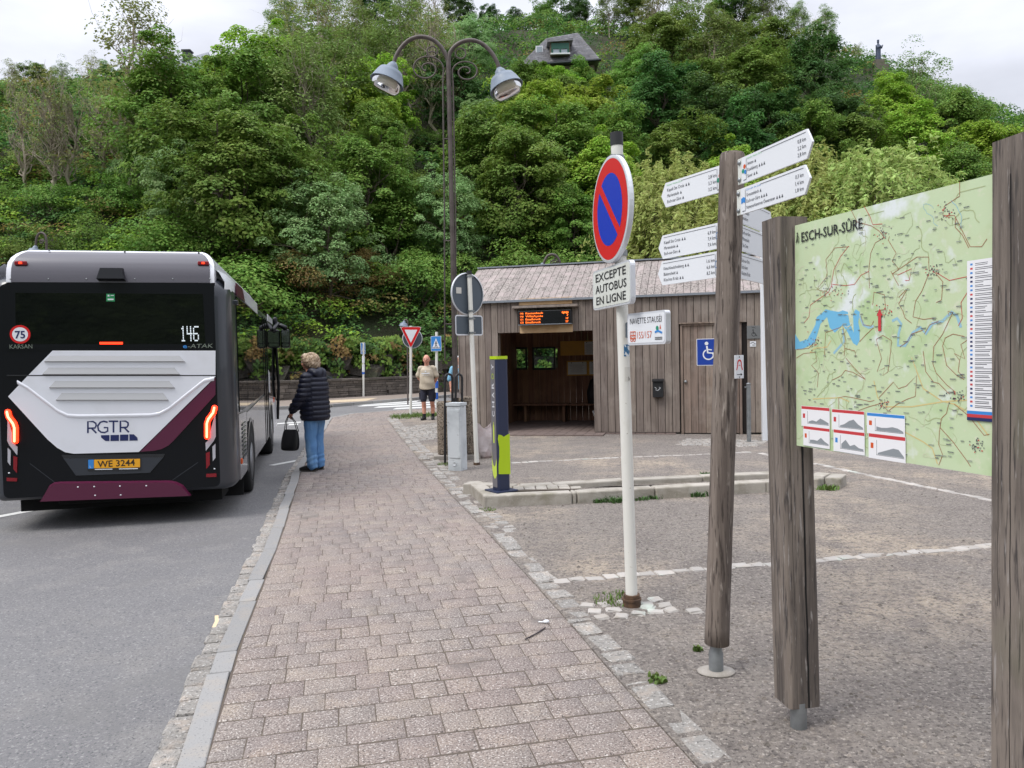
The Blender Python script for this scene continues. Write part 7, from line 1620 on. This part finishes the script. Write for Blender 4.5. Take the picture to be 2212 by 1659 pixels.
# her handbag
HB = WM @ Matrix.Translation(S_(.29, .20, 0)); hb = empty('handbag', X=HB, label="black leather handbag hanging from the woman's hand", cat='handbag')
mb = MB(); zb, ztp = .30 * k, .60 * k; vs = []
ring_ = [(-.21, 0, 0), (-.19, -.055, 0), (0, -.075, 0), (.19, -.055, 0), (.21, 0, 0), (.19, .055, 0), (0, .075, 0), (-.19, .055, 0)]
for z, kx, ky in ((zb, .80, .9), (zb + .03, .95, 1.05), (zb + .13, 1.0, 1.0), (ztp - .04, .84, .55), (ztp, .72, .18)):
    vs += [(x * kx * k * .74 + (z - zb) * -.10, y * ky * k, z + (abs(x) * .10 if z > zb + .2 else 0)) for x, y, _ in ring_]
mb.add(vs, [(i * 8 + j, i * 8 + (j + 1) % 8, (i + 1) * 8 + (j + 1) % 8, (i + 1) * 8 + j) for i in range(4) for j in range(8)] + [tuple(range(7, -1, -1)), tuple(range(32, 40))], m_bag2, smooth=True)
bg_ = mb.build('bag', hb); ss = bg_.modifiers.new('s', 'SUBSURF'); ss.levels = 2; ss.render_levels = 2
mb = MB(); tp = S_(-.01, 0, .83)
for y in (-.02, .02):
    for sx_ in (-.12, .10): mb.tube([V_((sx_ * k - .03, y, ztp - .02)), V_((sx_ * .7 * k - .02, y * .8, ztp + .12)), V_((tp.x + sx_ * .12, y * .4, tp.z - .01))], .0065, m_bag2, seg=6)
mb.build('strap', hb)

# ---- man with his hands behind his back
mp_ = G(925, 907); zt = A(925, 765, mp_.y).z; yawM = math.atan2(-.98, -.12); MM = Matrix.Translation((mp_.x, mp_.y, 0)) @ Matrix.Rotation(yawM, 4, 'Z'); k = zt / 1.78
ma = empty('person', X=MM, label='balding man in beige t-shirt and navy shorts standing with hands behind his back', cat='person')
hc = S_(.03, 0, 1.642); hr = .115 * k; mb = MB(); face(mb, hc, hr, None)
mb.tube([S_(0, 0, .98), S_(.02, 0, 1.15), S_(.0, 0, 1.32)], [.12 * k, .12 * k, .10 * k], None, rnd=True)
for s_, fx in ((-1, 0), (1, -.10)): limbs(mb, [(S_(0, s_ * .09, .92), .095 * k), (S_(.02 + fx * .5, s_ * .11, .50), .062 * k), (S_(-.02 + fx, s_ * .11, .34), .060 * k), (S_(-.01 + fx, s_ * .11, .10), .038 * k)])
for s_ in (-1, 1):
    limbs(mb, [(S_(-.01, s_ * .175, 1.375), .05 * k), (S_(-.05, s_ * .262, 1.16), .047 * k), (S_(-.16, s_ * .16, 1.0), .040 * k), (S_(-.19, s_ * .06, .95), .03 * k)]); hand(mb, S_(-.19, s_ * .06, .95), (-.1, -s_ * .8, -.5), (-.9, 0, .1), None, k, .6)
mb.mats = [m_skin2]; mb.m = [0] * len(mb.m); remesh(mb, 'body', m_skin2, ma, voxel=.007, smooth=2); facebits(ma, hc, hr)
mb = MB(); mb.tube([S_(.0, 0, .86), S_(.03, 0, 1.03), S_(.03, 0, 1.18), S_(.01, 0, 1.34), S_(-.005, 0, 1.43), S_(-.005, 0, 1.485)], [.205 * k, .196 * k, .180 * k, .168 * k, .118 * k, .062 * k], None, seg=24)
for i in range(len(mb.v)): x, y, z = mb.v[i]; mb.v[i] = (x * .82, y * 1.06, z)
for s_ in (-1, 1): mb.ell(S_(-.01, s_ * .14, 1.405), (.08 * k, .10 * k, .07 * k), None); limbs(mb, [(S_(-.01, s_ * .18, 1.385), .074 * k), (S_(-.04, s_ * .25, 1.21), .074 * k)], None, 16)
mb.mats = [m_tee]; mb.m = [0] * len(mb.m); ts = remesh(mb, 't_shirt', m_tee, ma, voxel=.010, smooth=3, fn=lambda c, n: c + n * .006 * math.sin(c.z * 26 + c.y * 14))
mb = MB(); F = frame(S_(.172, .0, 1.26), (0, 1, 0)); mb.ribbon([(-.11, .0), (.11, .008)], .03, .012, m_white, X=F); mb.ribbon([(-.10, -.045), (.10, -.04)], .006, .012, m_white, X=F); mb.flat(arcpts((0, .06), .02, 0, 6.28, 12)[:-1], .006, m_white, X=F); mb.build('print', ts)
mb = MB()
for s_, fx in ((-1, 0), (1, -.05)): limbs(mb, [(S_(.0, s_ * .085, .90), .105 * k), (S_(.01 + fx * .5, s_ * .100, .72), .100 * k), (S_(.02 + fx, s_ * .112, .56), .092 * k)], None, 18)
mb.ell(S_(0, 0, .90), (.13 * k, .165 * k, .10 * k), None); mb.mats = [m_shorts]; mb.m = [0] * len(mb.m); sh_ = remesh(mb, 'shorts', m_shorts, ma, voxel=.010, smooth=3)
mb = MB()
for s_ in (-1, 1): mb.box(S_(.0, s_ * .215, .66), (.11, .02, .16), m_shorts, bev=.008)
mb.build('pocket', sh_)
for s_, fx in ((-1, 0), (1, -.10)):
    mb = MB(); mb.tube([S_(-.012 + fx, s_ * .11, .07), S_(-.012 + fx, s_ * .11, .17)], [.048 * k, .045 * k], m_sock, seg=12); mb.build('sock', ma); shoe(ma, S_(.02 + fx, s_ * .112, 0), s_ * .18, m_shoe, m_sole)
mb = MB(); mb.ell(S_(-.025, 0, 1.632), (.105 * k, .099 * k, .085 * k), None); mb.mats = [m_grhair]; mb.m = [0] * len(mb.m); remesh(mb, 'hair', m_grhair, ma, voxel=.008, smooth=1)

# ---- person mostly hidden behind the lamp foot
pp = Vector((A(996, 900, 19.0).x, 19.0, 0)); k = (A(985, 768, 19.0).z) / 1.72; PM = Matrix.Translation(pp) @ Matrix.Rotation(R(-80), 4, 'Z')
pe = empty('person', X=PM, label='person in a light blue shirt mostly hidden behind the street lamp foot', cat='person')
hc = S_(.02, 0, 1.60); hr = .102 * k; mb = MB(); face(mb, hc, hr, None)
mb.tube([S_(0, 0, .98), S_(.02, 0, 1.15), S_(.0, 0, 1.36)], [.13 * k, .13 * k, .12 * k], None, rnd=True)
for s_ in (-1, 1):
    limbs(mb, [(S_(0, s_ * .09, .92), .09 * k), (S_(.02, s_ * .10, .50), .058 * k), (S_(-.01, s_ * .10, .08), .036 * k)]); limbs(mb, [(S_(-.01, s_ * .19, 1.38), .05 * k), (S_(-.02, s_ * .25, 1.12), .042 * k), (S_(.06, s_ * .25, .90), .03 * k)]); hand(mb, S_(.06, s_ * .25, .90), (.2, 0, -1), (0, -s_, 0), None, k, .4)
mb.mats = [m_skin]; mb.m = [0] * len(mb.m); remesh(mb, 'body', m_skin, pe, voxel=.008, smooth=2); facebits(pe, hc, hr)
mb = MB(); mb.tube([S_(.0, 0, .86), S_(.01, 0, 1.05), S_(.01, 0, 1.32), S_(-.005, 0, 1.46)], [.185 * k, .18 * k, .17 * k, .08 * k], None, seg=22)
for i in range(len(mb.v)): x, y, z = mb.v[i]; mb.v[i] = (x * .8, y * 1.1, z)
for s_ in (-1, 1): limbs(mb, [(S_(-.01, s_ * .185, 1.38), .08 * k), (S_(-.02, s_ * .26, 1.12), .075 * k)], None, 14)
mb.mats = [m_lb]; mb.m = [0] * len(mb.m); remesh(mb, 'shirt', m_lb, pe, voxel=.011, smooth=3)
mb = MB()
for s_ in (-1, 1): limbs(mb, [(S_(0, s_ * .085, .92), .115 * k), (S_(.01, s_ * .095, .5), .085 * k), (S_(-.01, s_ * .10, .10), .075 * k)], None, 16)
mb.mats = [m_denim]; mb.m = [0] * len(mb.m); remesh(mb, 'trousers', m_denim, pe, voxel=.011, smooth=3)
for s_ in (-1, 1): shoe(pe, S_(.02, s_ * .10, 0), s_ * .1, m_shoe, m_sole)
mb = MB(); mb.ell(S_(-.015, 0, 1.625), (.10 * k, .098 * k, .10 * k), None); mb.mats = [m_white]; mb.m = [0] * len(mb.m); remesh(mb, 'cap', m_white, pe, voxel=.009, smooth=1)

# ---- person sitting inside the shelter, only feet and shins in view
sl_ = S @ Matrix.Translation((OX1 + .62, 0, -1.55)); ang = math.atan2(sl_.col[0].to_3d().y, sl_.col[0].to_3d().x) + math.pi
SM = Matrix.Translation(sl_.translation) @ Matrix.Rotation(ang, 4, 'Z'); k = 1.0
se = empty('person', X=SM, label='person sitting inside the shelter bay with only crossed legs and trainers showing', cat='person')
hc = S_(-.08, 0, 1.22); hr = .105; mb = MB(); face(mb, hc, hr, None); mb.tube([S_(-.12, 0, .50), S_(-.12, 0, .75), S_(-.12, 0, 1.0)], [.13, .14, .12], None, rnd=True)
LEG = ([S_(-.05, .09, .52), S_(.36, .10, .50), S_(.66, .06, .14)], [S_(-.05, -.09, .52), S_(.36, -.07, .52), S_(.72, -.02, .20)])
for l in LEG: limbs(mb, [(l[0], .085), (l[1], .06), (l[2], .036)])
for s_ in (-1, 1): limbs(mb, [(S_(-.12, s_ * .19, 1.0), .05), (S_(-.02, s_ * .24, .75), .042), (S_(.18, s_ * .12, .62), .03)]); hand(mb, S_(.18, s_ * .12, .62), (.9, -s_ * .3, -.2), (0, 0, -1), None, 1, .4)
mb.mats = [m_skin]; mb.m = [0] * len(mb.m); remesh(mb, 'body', m_skin, se, voxel=.008, smooth=2); facebits(se, hc, hr)
mb = MB()
for l in LEG: limbs(mb, [(l[0], .11), (l[1], .085), (l[1].lerp(l[2], .75), .072)], None, 16)
mb.ell(S_(-.1, 0, .54), (.15, .19, .12), None); mb.mats = [m_denim]; mb.m = [0] * len(mb.m); remesh(mb, 'trousers', m_denim, se, voxel=.011, smooth=3)
mb = MB(); mb.tube([S_(-.12, 0, .52), S_(-.12, 0, .8), S_(-.12, 0, 1.04)], [.17, .18, .09], None, seg=20)
for s_ in (-1, 1): limbs(mb, [(S_(-.12, s_ * .18, 1.0), .08), (S_(-.03, s_ * .25, .76), .07), (S_(.14, s_ * .14, .64), .05)], None, 14)
mb.mats = [m_backp]; mb.m = [0] * len(mb.m); remesh(mb, 'jacket', m_backp, se, voxel=.011, smooth=3)
mb = MB(); mb.ell(S_(-.10, 0, 1.25), (.10, .098, .10), None); mb.mats = [m_dkhair]; mb.m = [0] * len(mb.m); remesh(mb, 'hair', m_dkhair, se, voxel=.009, smooth=1)
for l, m in zip(LEG, (m_trainer, m_trainb)):
    f = l[2]; mb = MB(); mb.tube([f + V_((-.03, 0, -.02)), f + V_((.03, 0, -.02)), f + V_((.09, 0, .06)), f + V_((.13, 0, .13))], [.045, .05, .045, .03], None, seg=12, rnd=True); mb.mats = [m]; mb.m = [0] * len(mb.m); o = remesh(mb, 'shoe', m, se, voxel=.008, smooth=2)
    mb = MB(); mb.tube([f + V_((-.02, 0, -.06)), f + V_((.06, 0, -.03)), f + V_((.12, 0, .06)), f + V_((.16, 0, .14))], [.03, .034, .034, .022], m_wsole, seg=10, rnd=True); mb.build('sole', o)
mb = MB(); mb.box((OX1 + .62, .49, -1.55), (.40, .05, 1.6), m_inwood, bev=.006); mb.box((OX1 + .74, .24, -1.55), (.06, .48, 1.4), m_inwood); mb.build('side_bench', sh)
# rucksack on the bench
q = onplane(S @ Matrix.Translation((0, 0, -DEP + .35)), 1273, 872); rt = empty('rucksack', X=S @ Matrix.Translation((q[0] + .10, by, -DEP + .30)), label='black rucksack standing at the right end of the bench inside the shelter', cat='rucksack')
mb = MB(); mb.tube([(0, .08, 0), (0, .3, 0), (0, .50, -.02)], [.15, .16, .10], None, seg=16, rnd=True); mb.ell((0, .2, .11), (.11, .13, .06), None); mb.mats = [m_backp]; mb.m = [0] * len(mb.m); remesh(mb, 'bag', m_backp, rt, voxel=.014, smooth=3)
mb = MB(); mb.tube([(-.03, .58, -.02), (0, .64, -.02), (.03, .58, -.02)], .01, m_black, seg=6); mb.build('handle', rt)
